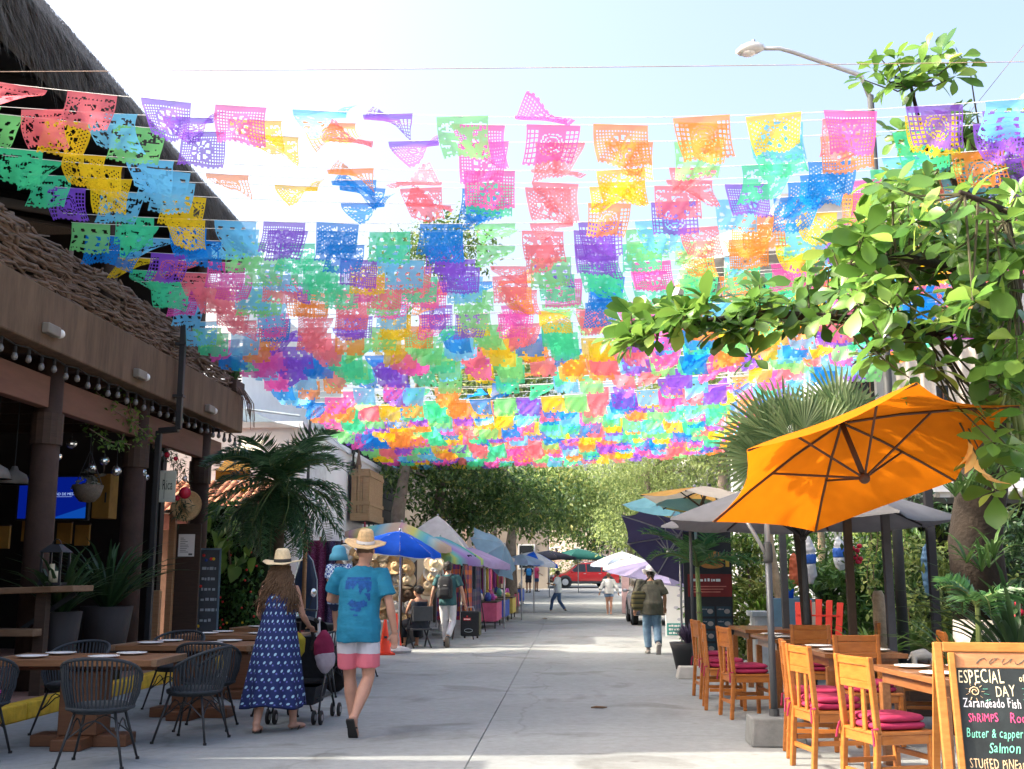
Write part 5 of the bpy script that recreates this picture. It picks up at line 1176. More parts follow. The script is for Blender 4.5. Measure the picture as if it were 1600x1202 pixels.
# folding table and goods in front of the hat stall
q = G(640, 1000)
t = thing('stall_table', 'low stall table with dark cloth in front of the straw hats', 'table', (q.x-.35, q.y+.55, 0))
MB().box(-.5, .5, -.3, .3, .55, .59).build('table_top', DKW, t); 
mb = MB().loft([[V(x*(1+.05*k), y*(1+.05*k), .6-.29*k) for x, y in [(-.51+1.02*i/10, -.31+.015*math.sin(i*2*k)) for i in range(11)]+[(.51, .31), (-.51, .31)]] for k in (0, 1, 2)], cap=False); mb.build('cloth', M('stall_cloth', (.03, .03, .04), .95), t)
for x in (-.45, .45):
    for y in (-.25, .25): MB().box(x-.02, x+.02, y-.02, y+.02, 0, .55).build('leg', BLACKM, t)
t = thing('grey_bin', 'light grey plastic bin behind the orange cone', 'bin', (G(628, 1003).x+.05, 22.9, 0))
MB().lathe([(.17, 0), (.22, .52), (.25, .53), (.25, .57), (.21, .57), (.16, .05), (.01, .04)], 18).build('bin_body', M('bin_grey', (.3, .33, .34), .6), t, True)
# textile racks
PL = []
def plaid(name, cols, w1=.05):
    m, n, out = _base(name); L = n.links; tc = N(n, 'TexCoord'); sp = N(n, 'SeparateXYZ'); L.new(tc.outputs['Object'], sp.inputs[0]); outs = []
    for ax, w_ in ((2, .11), (1, .05)):
        d = N(n, 'Math', operation='MULTIPLY_ADD'); d.inputs[1].default_value = 1/(w_*len(cols)); d.inputs[2].default_value = 10; L.new(sp.outputs[ax], d.inputs[0])
        f = N(n, 'Math', operation='FRACT'); L.new(d.outputs[0], f.inputs[0]); r = N(n, 'ValToRGB'); r.color_ramp.interpolation = 'CONSTANT'; e = r.color_ramp.elements
        e[0].color = col4(cols[0]); e[1].position = 1/len(cols); e[1].color = col4(cols[1])
        for i in range(2, len(cols)): x = e.new(i/len(cols)); x.color = col4(cols[i])
        L.new(f.outputs[0], r.inputs[0]); outs.append(r.outputs[0])
    mx = N(n, 'MixRGB'); mx.inputs[0].default_value = .5; L.new(outs[0], mx.inputs[1]); L.new(outs[1], mx.inputs[2])
    b = N(n, 'BsdfPrincipled'); b.inputs['Roughness'].default_value = .9; L.new(mx.outputs[0], b.inputs[0]); L.new(b.outputs[0], out.inputs[0]); return m
PLA1 = plaid('plaid_red', [(.25, .02, .03), (.03, .02, .12), (.45, .12, .02), (.08, .02, .1)]); PLA2 = plaid('plaid_dark', [(.02, .025, .06), (.08, .08, .1), (.03, .05, .12), (.1, .04, .08)])
def hanging_cloth(w_, h_, mat, name='textile', wav=.03, ph=0):
    mb = MB(); nx, nz_ = 12, 6
    mb.add([V(wav*math.sin(i*1.4+ph)*(1+.5*j/nz_), -w_/2+w_*i/nx, -h_*j/nz_) for j in range(nz_+1) for i in range(nx+1)], [(j*(nx+1)+i, j*(nx+1)+i+1, (j+1)*(nx+1)+i+1, (j+1)*(nx+1)+i) for j in range(nz_) for i in range(nx)])
    o = mb.mesh(name, mat, True); return o
q = G(770, 975)
t = thing('textile_rack', 'clothes rack of plaid woven textiles standing at the street edge', 'rack', (q.x-.1, 26.6, 0))
for y in (-.35, 3.4):
    for x in (-.25, .25): pole(t, (x, y, 0), (0, y, 1.75), .015, BLACKM, 'leg')
pole(t, (0, -.4, 1.75), (0, 3.45, 1.75), .018, BLACKM, 'rail')
tags = ['red and orange plaid', 'dark blue plaid', 'dark plaid', 'striped bright', 'dark navy', 'red plaid']
for i, (y, m_) in enumerate(((.0, PLA1), (.65, PLA1), (1.3, PLA2), (1.9, PLA2), (2.5, PLA1), (3.1, PLA2))):
    o = link('woven_blanket', hanging_cloth(.6, 1.35, m_, ph=i), None, (q.x-.1+.05*(i % 2), 26.6+y, 1.73), (0, 0, .15*(-1)**i))
    tag(o, '%s blanket on the textile rack, %s from the near end' % (tags[i], ['first', 'second', 'third', 'fourth', 'fifth', 'last'][i]), 'blanket', 'blankets on the textile rack')
o = link('woven_blanket', hanging_cloth(.55, 1.3, PLA1), None, (q.x-.45, 26.3, 1.75), (0, 0, PI/2)); tag(o, 'broad red and orange plaid blanket facing the camera on the textile rack', 'blanket')
for i, (px, py, cc) in enumerate(((728, 880, (.02, .03, .06)), (718, 878, (.05, .06, .09)), (735, 885, (.1, .12, .14)))):
    o = link('hanging_trousers', hanging_cloth(.28, .85, M('trs%d' % i, cc, .9), ph=i*2), None, P(px, py, 27.5+i*.3), (0, 0, PI/2+.2)); o.location.z = 2.0; tag(o, ['dark navy trousers hanging behind the backpack man', 'slate trousers hanging left of the dark navy pair', 'grey patterned trousers hanging nearest the plaid rack'][i], 'garment', 'trousers hanging at the stalls')
# sarongs and surfboard beside the white building
def dotted(name, c1, c2, sc_=60):
    m, n, out = _base(name); L = n.links; tc = N(n, 'TexCoord'); v = N(n, 'TexVoronoi'); v.inputs['Scale'].default_value = sc_; L.new(tc.outputs['Object'], v.inputs['Vector'])
    r = N(n, 'ValToRGB'); e = r.color_ramp.elements; e[0].color = col4(c2); e[0].position = .2; e[1].position = .35; e[1].color = col4(c1); L.new(v.outputs['Distance'], r.inputs[0])
    b = N(n, 'BsdfPrincipled'); b.inputs['Roughness'].default_value = .9; L.new(r.outputs[0], b.inputs[0]); L.new(b.outputs[0], out.inputs[0]); return m
for i, (px, py, c1, c2, lab) in enumerate(((493, 850, (.12, .012, .06), (.4, .15, .3), 'magenta dotted sarong hanging behind the straw-hatted woman'), (507, 850, (.03, .02, .06), (.2, .12, .3), 'dark purple sarong hanging between the man and the woman'), (515, 860, (.02, .02, .04), (.15, .05, .1), 'black patterned sarong hanging beside the child'))):
    o = link('hanging_sarong', hanging_cloth(.42, 1.7, dotted('sarong%d' % i, c1, c2), wav=.05, ph=i), None, P(px, py, 21+.2*i), (0, 0, PI/2+.1)); o.location.z = 2.15; tag(o, lab, 'sarong', 'sarongs by the white building')
q = P(478, 900, 20.4); t = thing('surfboard', 'dark blue surfboard with pale rim standing against a wooden post', 'surfboard', (q.x, q.y, 0))
mb = MB(); mb.loft([[V(w_*math.cos(a), .03*math.sin(a), z) for a in [2*PI*k/12 for k in range(12)]] for z, w_ in ((.05, .06), (.3, .16), (.9, .23), (1.4, .21), (1.75, .12), (1.9, .02))]); mb.build('board', M('surf_navy', (.02, .04, .09), .35), t, True)
MB().tube([V(w_*1.01, 0, z) for z, w_ in ((.3, .16), (.9, .23), (1.4, .21), (1.75, .12), (1.9, .0))]+[V(-w_*1.01, 0, z) for z, w_ in ((1.75, .12), (1.4, .21), (.9, .23))], .012, 5).build('rim', M('surf_rim', (.45, .55, .6), .5), t)
q = P(474, 950, 19.9); tag(MB().tube([V(0, 0, 0), V(0, 0, 2.25), V(.02, 0, 2.4)], [.04, .04, .03], 9).build('wooden_post', PINE, None, True, loc=(q.x, q.y, 0)), 'slim light wooden post under the feather palm', 'post')
# scooter parked behind the couple
q = P(478, 945, 14.6)
t = thing('scooter', 'white and red motor scooter parked behind the couple, mirror catching light', 'scooter', (q.x+.05, q.y, 0), .9)
RED = M('scooter_red', (.55, .04, .04), .25, .05, coat=.5); WHT = M('scooter_white', (.65, .68, .68), .25, .05, coat=.5)
for y in (-.55, .62):
    wv = MB().lathe([(.14, -.045), (.22, -.05), (.25, -.02), (.25, .02), (.22, .05), (.14, .045)], 22, M=Matrix.Translation((0, y, .25)) @ Matrix.Rotation(PI/2, 4, 'Y')).build('tyre', RUBBER, t, True)
    MB().lathe([(.02, -.05), (.14, -.03), (.14, .03), (.02, .05)], 14, M=Matrix.Translation((0, y, .25)) @ Matrix.Rotation(PI/2, 4, 'Y')).build('rim', STEEL, wv)
mb = MB(); mb.loft([ering((0, y, z), a, .05, 14) for y, z, a in ((.0, .3, .16),)]+[ering((0, .0, .3), .16, .16)]) if False else None
mb = MB(); mb.loft([[V(a*math.cos(q_), y, zc+h*math.sin(q_)) for q_ in [2*PI*k/14 for k in range(14)]] for y, zc, a, h in ((-.85, .72, .04, .05), (-.7, .7, .12, .1), (-.4, .64, .16, .17), (-.1, .55, .15, .16), (.05, .42, .12, .1))]); mb.build('rear_body', WHT, t, True)
mb = MB(); mb.loft([[V(a*math.cos(q_), y+.05*math.sin(q_), z+.0*q_) for q_ in [2*PI*k/14 for k in range(14)]] for y, z, a in ((.42, .3, .13), (.45, .55, .19), (.42, .8, .17), (.38, .98, .1))]); mb.build('front_shield', WHT, t, True)
MB().loft([[V(a*math.cos(q_), y-.09+.03*math.sin(q_), z) for q_ in [PI+PI*k/8 for k in range(9)]] for y, z, a in ((.42, .4, .17), (.45, .6, .2), (.42, .78, .18))], cap=False, closed=False).build('red_panel', RED, t, True)
MB().box(-.13, .13, -.78, -.05, .76, .86).build('seat', BLACKM, t, bev=.04); MB().box(-.14, .14, -.0, .4, .28, .34).build('floorboard', DARKP, t)
MB().tube([V(-.36, .3, 1.0), V(-.15, .36, 1.02), V(.15, .36, 1.02), V(.36, .3, 1.0)], .014, 7).build('handlebar', BLACKM, t, True)
MB().ball((0, .44, 1.02), (.1, .09, .09)).build('headlight_cowl', WHT, t, True)
for sx in (-1, 1):
    mr = MB().tube([V(sx*.25, .33, 1.02), V(sx*.28, .3, 1.2)], .007, 5).build('mirror_stem', BLACKM, t); MB().ball((sx*.29, .29, 1.24), (.05, .018, .06), 12, 8).build('mirror', MIR, mr, True)
MB().tube([V(0, .5, .95), V(0, .62, .25)], .035, 8).build('fork', STEEL, t, True)
MB().loft([[V(.07*math.cos(a)*1.1, .62+.28*math.cos(b_), .25+.28*math.sin(b_)+.02*math.sin(a)) for a in [PI*k/6 for k in range(7)]] for b_ in (.3, .9, 1.5, 2.1, 2.7)], cap=False, closed=False).build('mudguard', RED, t, True)
# more distant umbrellas on the left and far
def far_umb(px, py, d, R, drop, mats, lab, axis=(0, 0, 1), val=.1, nr=8, pz=True):
    c = P(px, py, d); t = thing('market_umbrella', lab, 'umbrella', (c.x, c.y, hz(c.y))); z = c.z-hz(c.y)
    umbrella(t, (0, 0, z), R, drop, nr, axis, .3, mats, val=val, ribm=STEEL, sub=3, sag=.03); pole(t, (0, 0, 0), (0, 0, z), .025, GALV); return t
far_umb(788, 850, 32, .95, .45, CLOTH('umb_slate', (.2, .34, .46), .4), 'slate blue umbrella tilted steeply towards the street', (.75, -.35, .62), .02)
far_umb(834, 862, 44, 1.05, .4, [BW, BLUE], 'white and blue panelled umbrella at the far left stalls', (.12, 0, 1), .12)
far_umb(758, 858, 36, 1.0, .3, CLOTH('umb_white2', (.5, .5, .5), .3), 'plain white umbrella between the textile rack and the slate umbrella', (0, 0, 1))
far_umb(858, 860, 58, 1.5, .36, CLOTH('umb_black', (.02, .022, .035), .05), 'black umbrella far down the street on the left')
far_umb(903, 857, 64, 1.9, .5, CLOTH('umb_green', (.01, .07, .06), .1), 'dark green parasol in front of the red car', nr=6)
far_umb(972, 862, 50, 1.5, .55, [BW, CLOTH('umb_paleblue', (.3, .38, .55), .3)], 'white and pale blue umbrella on the far right')
far_umb(985, 872, 42, 1.1, .35, CLOTH('umb_cream', (.5, .48, .44), .3), 'cream umbrella on the right behind the purple one')
far_umb(815, 866, 38, .8, .25, CLOTH('umb_lblue', (.35, .5, .7), .4), 'small light blue umbrella at the far left stalls')
# goods tables along the left edge
gc = [(.5, .1, .2), (.05, .1, .4), (.5, .4, .1), (.08, .3, .25), (.3, .05, .3), (.6, .55, .5)]
for i, (x, y) in enumerate(((-2.6, 33), (-2.55, 36.5), (-2.5, 40), (-2.6, 45), (-2.6, 50))):
    t = thing('stall_table', ['nearest', 'second', 'third', 'fourth', 'farthest'][i]+' goods table in the row of stalls past the textile rack', 'table', (x, y, hz(y)), 0, 'goods tables along the left')
    MB().box(-.5, .5, -1.2, 1.2, .72, .76).build('table_top', DKW, t); MB().box(-.5, .5, -1.2, 1.2, .2, .719).build('skirt', M('skirt%d' % (i % 3), gc[i], .95), t)
    for sx in (-.45, .45):
        for sy in (-1.1, 1.1): MB().box(sx-.02, sx+.02, sy-.02, sy+.02, 0, .2).build('leg', BLACKM, t)
    for k in range(7):
        w_ = rnd.uniform(.06, .13); h_ = rnd.uniform(.1, .3)
        o = MB().lathe([(w_*.8, 0), (w_, h_*.5), (w_*.5, h_), (.01, h_)], 10).build('pottery_jar', M('goods%d' % (k % 6), gc[k % 6], .7), None, True, loc=(x+rnd.uniform(-.35, .35), y-1+k*.33, hz(y)+.76))
        tag(o, 'small craft jar, %s from the near end of the %s goods table' % (['first', 'second', 'third', 'fourth', 'fifth', 'sixth', 'last'][k], ['nearest', 'second', 'third', 'fourth', 'farthest'][i]), 'jar', 'craft jars on the stalls')
    for k in range(3):
        o = link('hanging_textile', hanging_cloth(.5, .8, M('tx%d' % ((i+k) % 6), gc[(i*2+k) % 6], .9), ph=k), None, (x-.45, y-.8+k*.8, hz(y)+1.75), (0, 0, .3)); tag(o, 'hanging cloth, %s above the %s goods table' % (['nearest', 'middle', 'farthest'][k], ['nearest', 'second', 'third', 'fourth', 'farthest'][i]), 'cloth', 'cloths above the goods tables')
    MB().bar(V(-.45, -1.2, 1.76), V(-.45, 1.2, 1.76), .03).build('rail', DKW, t)
    for sy in (-1.18, 1.18): MB().bar(V(-.45, sy, .76), V(-.45, sy, 1.76), .03).build('post', DKW, t)
for i, (px, py, cc, lab) in enumerate(((795, 950, (.02, .02, .03), 'black wheeled suitcase with red mark at the far left stalls'), (800, 948, (.12, .07, .04), 'brown suitcase behind the black one at the far left stalls'))):
    q = G(px, py); t = thing('suitcase', lab, 'suitcase', (q.x, q.y+.5*i, hz(q.y)), .3)
    MB().box(-.35, .35, -.15, .15, .06, .55).build('case_body', M('suitcase%d' % i, cc, .6), t, bev=.04); MB().tube([V(-.12, 0, .55), V(-.12, 0, .8), V(.12, 0, .8), V(.12, 0, .55)], .012, 5).build('handle', STEEL, t)
    for sx in (-.25, .25): MB().lathe([(.05, -.02), (.05, .02)], 10, M=Matrix.Translation((sx, -.08, .05)) @ Matrix.Rotation(PI/2, 4, 'Y')).build('wheel', RUBBER, t)
    if i == 0: MB().box(-.1, .1, -.165, -.152, .2, .35).build('red_mark', MATS['label_red'], t)
# ================================================================== RIGHT-HAND BUILDINGS
HW = M('house_grey', (.46, .49, .52), .85, .08, 2)
hb = thing('white_house', 'pale house with white balcony columns, barred window and purple fascia behind the orange umbrella', 'house', (5.0, 22, 0))
MB().box(.4, 6, 1.2, 8, 0, 6.2).build('wall', HW, hb)
MB().box(-.3, 6.2, -.2, 8, 3.1, 3.3).build('balcony_slab', WHITE, hb); MB().box(-.3, 6.2, -.2, 8.1, 6.2, 6.4).build('roof_slab', WHITE, hb)
PURP = M('fascia_purple', (.42, .08, .40), .7, .1)
MB().box(-.32, 6.22, -.26, -.202, 6.15, 6.6).build('fascia', PURP, hb)
for x in (-.2, .14, .5, 2.2, 3.6, 5.2): MB().box(x, x+.17, -.1, .1, 3.3, 6.2).build('column', WHITE, hb)
for x in (.0, 2.3, 5.2): MB().box(x, x+.2, -.1, .1, 0, 3.1).build('column', WHITE, hb)
for k in range(26): MB().box(-.2+k*.24, -.16+k*.24, -.12, -.08, 3.3, 4.2).build('baluster', WHITE, hb)
MB().box(-.25, 6.1, -.14, -.06, 4.2, 4.28).build('handrail', WHITE, hb)
for x, z in ((.75, 4.5), (2.6, 4.4), (4.0, 4.4), (1.0, 1.0), (3.2, 1.0)):
    wn = MB().box(x, x+.8, 1.13, 1.19, z, z+1.1).build('window', WHITE, hb); MB().box(x+.06, x+.74, 1.1, 1.125, z+.06, z+1.04).build('pane', MATS['dark_glass'], wn)
    for k in range(4): MB().box(x+.12+k*.17, x+.14+k*.17, 1.05, 1.07, z, z+1.1).build('window_bar', M('bar_rust', (.3, .16, .1), .8), wn)
for i, x in enumerate((1.9, 2.9)):
    o = link('hanging_sheet', hanging_cloth(.75, 1.6, CLOTH('sheet_beige%d' % i, (.62, .57, .5), .3), wav=.04, ph=i), None, (5+x, 21.7, 6.0), (0, 0, PI/2)); tag(o, ['beige cloth hanging from the balcony, left of two', 'beige cloth hanging from the balcony, right of two'][i], 'cloth', 'cloths on the balcony')
CONC = M('concrete_grey', (.34, .34, .35), .9, .12, 1.2)
gb = thing('concrete_building', 'large grey concrete apartment block with a broad curved flat roof behind the flags', 'building', (5.6, 40, 0))
MB().box(.6, 16, .5, 14, 0, 13.3).build('wall', HW, gb)
def slab(z0, z1, o, name):
    arc = [V(-o+3*(1-math.cos(a)), -o+3*(1-math.sin(a)), 0) for a in [PI/2*k/8 for k in range(9)]]
    pts = [V(-o, 14, 0)]+[V(-o+3-3*math.cos(a), -o+3-3*math.sin(a), 0) for a in [PI/2*k/8 for k in range(9)]]+[V(16.5, -o, 0), V(16.5, 14, 0)]
    mb = MB(); mb.loft([[p+V(0, 0, z) for p in pts] for z in (z0, z1)]); return mb.build(name, CONC, gb)
for k, z in enumerate((3.2, 6.5, 9.8)): slab(z, z+.35, .3, 'floor_slab')
slab(13.3, 14.0, .9, 'roof_slab'); slab(14.05, 14.6, .2, 'parapet'); MB().box(3.5, 9, 4, 10, 14.6, 16.9).build('roof_room', CONC, gb); MB().box(3.3, 9.2, 3.8, 10.2, 16.9, 17.2).build('roof_room_cap', CONC, gb)
for z in (3.55, 6.85, 10.15):
    for k in range(7):
        x = 1.2+k*2.1; wn = MB().box(x, x+1.5, .42, .49, z+.5, z+2.4).build('window', STEEL, gb); MB().box(x+.08, x+1.42, .39, .415, z+.58, z+2.32).build('pane', MATS['dark_glass'], wn)
    for k in range(5):
        y = 1.6+k*2.4; wn = MB().box(.53, .59, y, y+1.6, z+.5, z+2.4).build('window', STEEL, gb); MB().box(.5, .525, y+.08, y+1.52, z+.58, z+2.32).build('pane', MATS['dark_glass'], wn)
for x in (.35, 4.2, 8.4, 12.6): MB().box(x, x+.3, -.1, .2, 0, 13.3).build('column', WHITE, gb)
# street lamp
lp_ = P(1385, 560, 14.2); sl = thing('street_lamp', 'grey street lamp with long curved arm and cobra head above the flags', 'street lamp', (lp_.x, lp_.y, 0))
hd_ = P(1172, 76, 13.8)-V(lp_.x, lp_.y, 0); el_ = P(1345, 118, 14.2)-V(lp_.x, lp_.y, 0)
MB().tube([V(0, 0, 0), V(0, 0, 3), V(0, 0, el_.z-.3)], [.075, .06, .045], 10).build('pole', DARKP, sl, True)
a2 = P(1218, 76, 13.85)-V(lp_.x, lp_.y, 0); a3 = P(1240, 82, 13.9)-V(lp_.x, lp_.y, 0)
MB().tube([V(0, 0, el_.z-.35), el_, el_.lerp(a3, .5), a3, a2, hd_], [.036, .035, .032, .03, .028, .026], 9).build('arm', GALV, sl, True)
mb = MB(); d = V(-1, 0, -.06).normalized()
mb.loft([[hd_+d*x+V(0, w_*math.cos(q), h*math.sin(q)+zo) for q in [2*PI*k/14 for k in range(14)]] for x, w_, h, zo in ((-.18, .04, .04, 0), (-.1, .1, .07, -.005), (.02, .13, .085, -.01), (.13, .1, .06, -.02), (.19, .03, .02, -.03))])
hdo = mb.build('lamp_head', M('lamp_white', (.62, .62, .6), .5, .08), sl, True); MB().ball(hd_+V(-.03, 0, -.07), (.1, .09, .04)).build('lamp_lens', PLATE, hdo, True); MB().lathe([(.02, 0), (.025, .05), (.01, .055)], 8, hd_+V(.05, 0, .07)).build('photocell', STEEL, hdo)
# wires across the sky
for i, (a, b, sag, lab) in enumerate((((-200, 113), (1900, 92), .02, 'thin dark wire stretched level above the paper flags'), ((1320, 420), (1640, 20), 0, 'thin wire rising steeply at the right edge'))):
    A, B_ = P(a[0], a[1], 8.3 if i == 0 else 15), P(b[0], b[1], 8.3 if i == 0 else 9)
    tag(MB().tube([A.lerp(B_, k/12)-V(0, 0, sag*4*k/12*(1-k/12)) for k in range(13)], .0035, 4).build('overhead_wire', M('wire', (.35, .25, .2), .7), None), lab, 'wire')
# ================================================================== RIGHT-HAND TABLES AND CHAIRS
OW = WOOD('chair_wood', (.30, .092, .014), (.43, .155, .030), .38, (3, 3, 12), 2.5, coat=.25)
OT = WOOD('oak_table', (.17, .065, .02), (.28, .12, .045), .3, (10, 1.2, 10), 3, coat=.3)
MAG = M('cushion_magenta', (.30, .016, .065), .85, .15, 14, .2)
def wood_chair():
    """back towards -X"""
    t = thing('wooden_chair', 'x', 'chair'); b = .007
    for y in (-.2, .2):
        mb = MB(); mb.loft([[V(x-.02, y-.02, z), V(x+.02, y-.02, z), V(x+.02, y+.02, z), V(x-.02, y+.02, z)] for x, z in ((-.235, 0), (-.2, .45), (-.235, .93))]); mb.build('back_leg', OW, t, bev=b)
        MB().box(.17, .21, y-.02, y+.02, 0, .43).build('front_leg', OW, t, bev=b)
        MB().box(-.19, .17, y-.012, y+.012, .2, .235).build('side_stretcher', OW, t, bev=.004)
        MB().box(-.18, .17, y-.014, y+.014, .37, .43).build('side_apron', OW, t, bev=.004)
    MB().box(-.245, -.215, -.18, .18, .87, .925).build('top_rail', OW, t, bev=b); MB().box(-.232, -.205, -.18, .18, .72, .77).build('middle_rail', OW, t, bev=b)
    MB().box(-.232, -.214, -.179, .179, .771, .869).build('back_board', OW, t)
    for y in (-.075, .075): MB().box(-.222, -.202, y-.02, y+.02, .45, .719).build('slat', OW, t, bev=.004)
    MB().box(-.215, .215, -.22, .22, .43, .455).build('seat', OW, t, bev=.006)
    for x, z in ((-.212, .15), (.19, .26)): MB().box(x-.012, x+.012, -.18, .18, z, z+.035).build('stretcher', OW, t, bev=.004)
    MB().box(.178, .2, -.18, .18, .37, .428).build('front_apron', OW, t); MB().box(-.21, -.185, -.18, .18, .37, .428).build('back_apron', OW, t)
    mb = MB()
    for z0, z1 in ((.458, .505),):
        mb.loft([ering((0, 0, z), a, a*.98, 24, 0, .45) for z, a in ((z0, .18), (z0+.012, .2), ((z0+z1)/2, .205), (z1-.01, .2), (z1, .17))])
    c = mb.build('cushion', MAG, t, True)
    mb = MB(); mb.loft([ering((.01, 0, z), a, a*.97, 24, 0, .45) for z, a in ((.506, .17), (.516, .19), (.53, .195), (.545, .18), (.55, .15))]); mb.build('cushion', MAG, t, True)
    for y in (-.2, .2): MB().tube([V(-.18, y*.9, .48), V(-.215, y*1.14, .475), V(-.24, y, .47), V(-.245, y*1.1, .42), V(-.25, y*1.15, .37)], .008, 5).build('tie', MAG, c)
    return t
wc = wood_chair()
WC = [(2.13, 7.75, .30, 'brightly sunlit wooden chair nearest the chalkboard, back to us'),
      (2.0, 8.85, .20, 'sunlit wooden chair second from the chalkboard'),
      (2.02, 9.5, -.12, 'third wooden chair from the chalkboard, half in shade'),
      (1.86, 12.0, .16, 'nearest of the three shaded wooden chairs beyond the umbrella block'),
      (1.74, 12.75, -.06, 'middle of the three shaded wooden chairs beyond the umbrella block'),
      (1.78, 13.9, .1, 'farthest of the three shaded wooden chairs beyond the umbrella block'),
      (3.5, 8.9, PI, 'wooden chair across the near right table, its top rail against the plants'),
      (3.42, 11.2, PI-.15, 'wooden chair across the second right table'),
      (3.4, 13.4, PI-.2, 'wooden chair across the third right table'),
      (2.65, 10.15, -PI/2+.15, 'wooden chair between the near and second right tables'),
      (2.65, 12.35, -PI/2-.1, 'wooden chair between the second and third right tables')]
for i, (x, y, rz, lab) in enumerate(WC):
    o = wc if i == 0 else copy_tree(wc); o.location = (x, y, 0); o.rotation_euler = (0, 0, rz); o['label'] = lab; o['group'] = 'wooden chairs with magenta cushions'
rtd = ['near', 'second', 'third', 'far']
for i, (x, y) in enumerate(((2.85, 8.55), (2.7, 11.1), (2.65, 13.4), (2.7, 15.7))):
    t = thing('dining_table', rtd[i]+' wooden table of the right-hand terrace, set with white plates', 'table', (x, y, 0), .1 if i == 0 else .03, 'wooden tables of the right-hand terrace')
    for k in range(5):
        x0 = -.38+k*.152; MB().box(x0+.001, x0+.151, -.62, .62, .715, .755).build('plank', OT, t, bev=.004)
    for s in (-1, 1): MB().box(-.382, .382, s*.645-.022, s*.645+.022, .713, .757).build('end_board', OT, t, bev=.004)
    MB().box(-.32, .32, -.55, .55, .63, .712).build('apron', OT, t)
    for sx in (-.31, .31):
        for sy in (-.54, .54): MB().box(sx-.035, sx+.035, sy-.035, sy+.035, 0, .63).build('leg', OT, t, bev=.005)
    if i < 3:
        for k, (dx, dy) in enumerate(((-.2, -.32), (.2, -.3), (-.2, .3), (.2, .32))): plate(V(x+dx, y+dy, .757), 'white plate at the %s of the %s right table' % (['near left', 'near right', 'far left', 'far right'][k], rtd[i]), 'plates on the right tables')
# chalkboard
cbp = V(2.46, 6.42, 0); CBd = thing('chalkboard_stand', 'wooden A-frame chalkboard with hand-lettered daily specials at the right edge', 'sign board', cbp, -.14)
FR = WOOD('frame_pine', (.31, .11, .02), (.43, .18, .04), .5, (3, 3, 10), 3)
T_ = Matrix.Translation((0, 0, 0)) @ Matrix.Rotation(-.16, 4, 'X')
def cbox(x0, x1, y0, y1, z0, z1, name, m, par=None, bev=.006):
    mb = MB().box(x0, x1, y0, y1, z0, z1, T_); return mb.build(name, m, par or CBd, bev=bev)
cbox(-.375, -.325, -.02, .02, 0, 1.09, 'side_rail', FR); cbox(.325, .375, -.02, .02, 0, 1.09, 'side_rail', FR)
cbox(-.325, .325, -.021, .019, 1.035, 1.09, 'top_rail', FR); cbox(-.325, .325, -.018, .017, .1, .15, 'bottom_rail', FR)
cbox(-.30, -.262, -.034, -.0, .15, 1.03, 'inner_moulding', FR); cbox(.262, .30, -.034, -.0, .15, 1.03, 'inner_moulding', FR)
cbox(-.262, .262, -.012, .006, .945, 1.033, 'header_board', WOOD('header_wood', (.36, .14, .06), (.47, .22, .10), .6, (2, 8, 8), 3))
cbox(-.262, .262, -.008, .008, .15, .944, 'slate', M('slate_black', (.018, .024, .026), .55, .5, 5), bev=0)
for s in (-1, 1): MB().bar(T_ @ V(s*.35, .03, 1.06), V(s*.35, .56, 0), .04, .03).build('rear_leg', FR, CBd)
MB().bar(V(-.33, .42, .25), V(.33, .42, .25), .03).build('rear_rail', FR, CBd)
CW = M('chalk_cream', (.72, .62, .42), .95, .2, 60); CP = M('chalk_pink', (.75, .08, .22), .95, .2, 60); CG = M('chalk_green', (.20, .62, .46), .95, .2, 60); CL = M('chalk_white', (.75, .72, .78), .95, .2, 60); CO = M('chalk_peach', (.70, .48, .28), .95, .2, 60)
def ct(txt, x, z, size, m, sx=.8, slant=0., name='chalk_letters'):
    cx = x; sx *= .72
    for i, ch in enumerate(txt):
        if ch == ' ': cx += size*.32*sx; continue
        me = text_mesh(ch, size*rnd.uniform(.94, 1.08), .0006); me.materials.clear(); me.materials.append(m)
        wch = max((v.co.x for v in me.vertices), default=.1)
        for v in me.vertices: v.co.x += v.co.y*slant
        me.transform(T_ @ Matrix.Translation((cx, -.0095, z+rnd.uniform(-.003, .003))) @ Matrix.Rotation(PI/2, 4, 'X') @ Matrix.Rotation(rnd.uniform(-.06, .06), 4, 'Z') @ Matrix.Scale(sx, 4, (1, 0, 0)))
        o = link('chalk_letter', me, CBd); cx += wch*sx+size*.05
ct('ESPECIAL', -.255, .862, .105, CW, .72); ct('of', .075, .872, .06, CW); 
ct('DAY', -.06, .79, .088, CW, .8)
for k, (x, z) in enumerate(((-.1, .83), (-.095, .80), (-.09, .772), (.085, .835), (.09, .805), (.085, .775), (.15, .93), (.16, .9), (.17, .87))): MB().bar(T_ @ V(x, -.0095, z), T_ @ V(x+(-.025 if x < 0 else .025), -.0095, z+(.0, .004, -.008)[k % 3]), .009, .0012).build('chalk_dash', CG, CBd)
sun_c = V(-.17, -.0095, .815)
MB().tube([T_ @ (sun_c+V((.008+.0018*k)*math.cos(k*.8), 0, (.008+.0018*k)*math.sin(k*.8))) for k in range(13)], .0028, 4).build('chalk_sun', CO, CBd)
for k in range(9):
    a = k*2*PI/9; MB().bar(T_ @ (sun_c+V(.036*math.cos(a), 0, .036*math.sin(a))), T_ @ (sun_c+V(.052*math.cos(a), 0, .052*math.sin(a))), .007, .0012).build('chalk_ray', CO, CBd)
ct('Zarandeado Fish', -.24, .728, .072, CL, .8); ct('ShRiMPS', -.22, .65, .066, CP, .9); ct('Rock', .0, .65, .078, CP, .9)
ct('Butter & capper', -.24, .565, .07, CG, .8, .2); ct('Salmon', -.13, .485, .08, CG, .95, .25); ct('STUffED PiNEapplE', -.235, .40, .076, CO, .7); ct('Island', -.15, .315, .07, CL, .85)
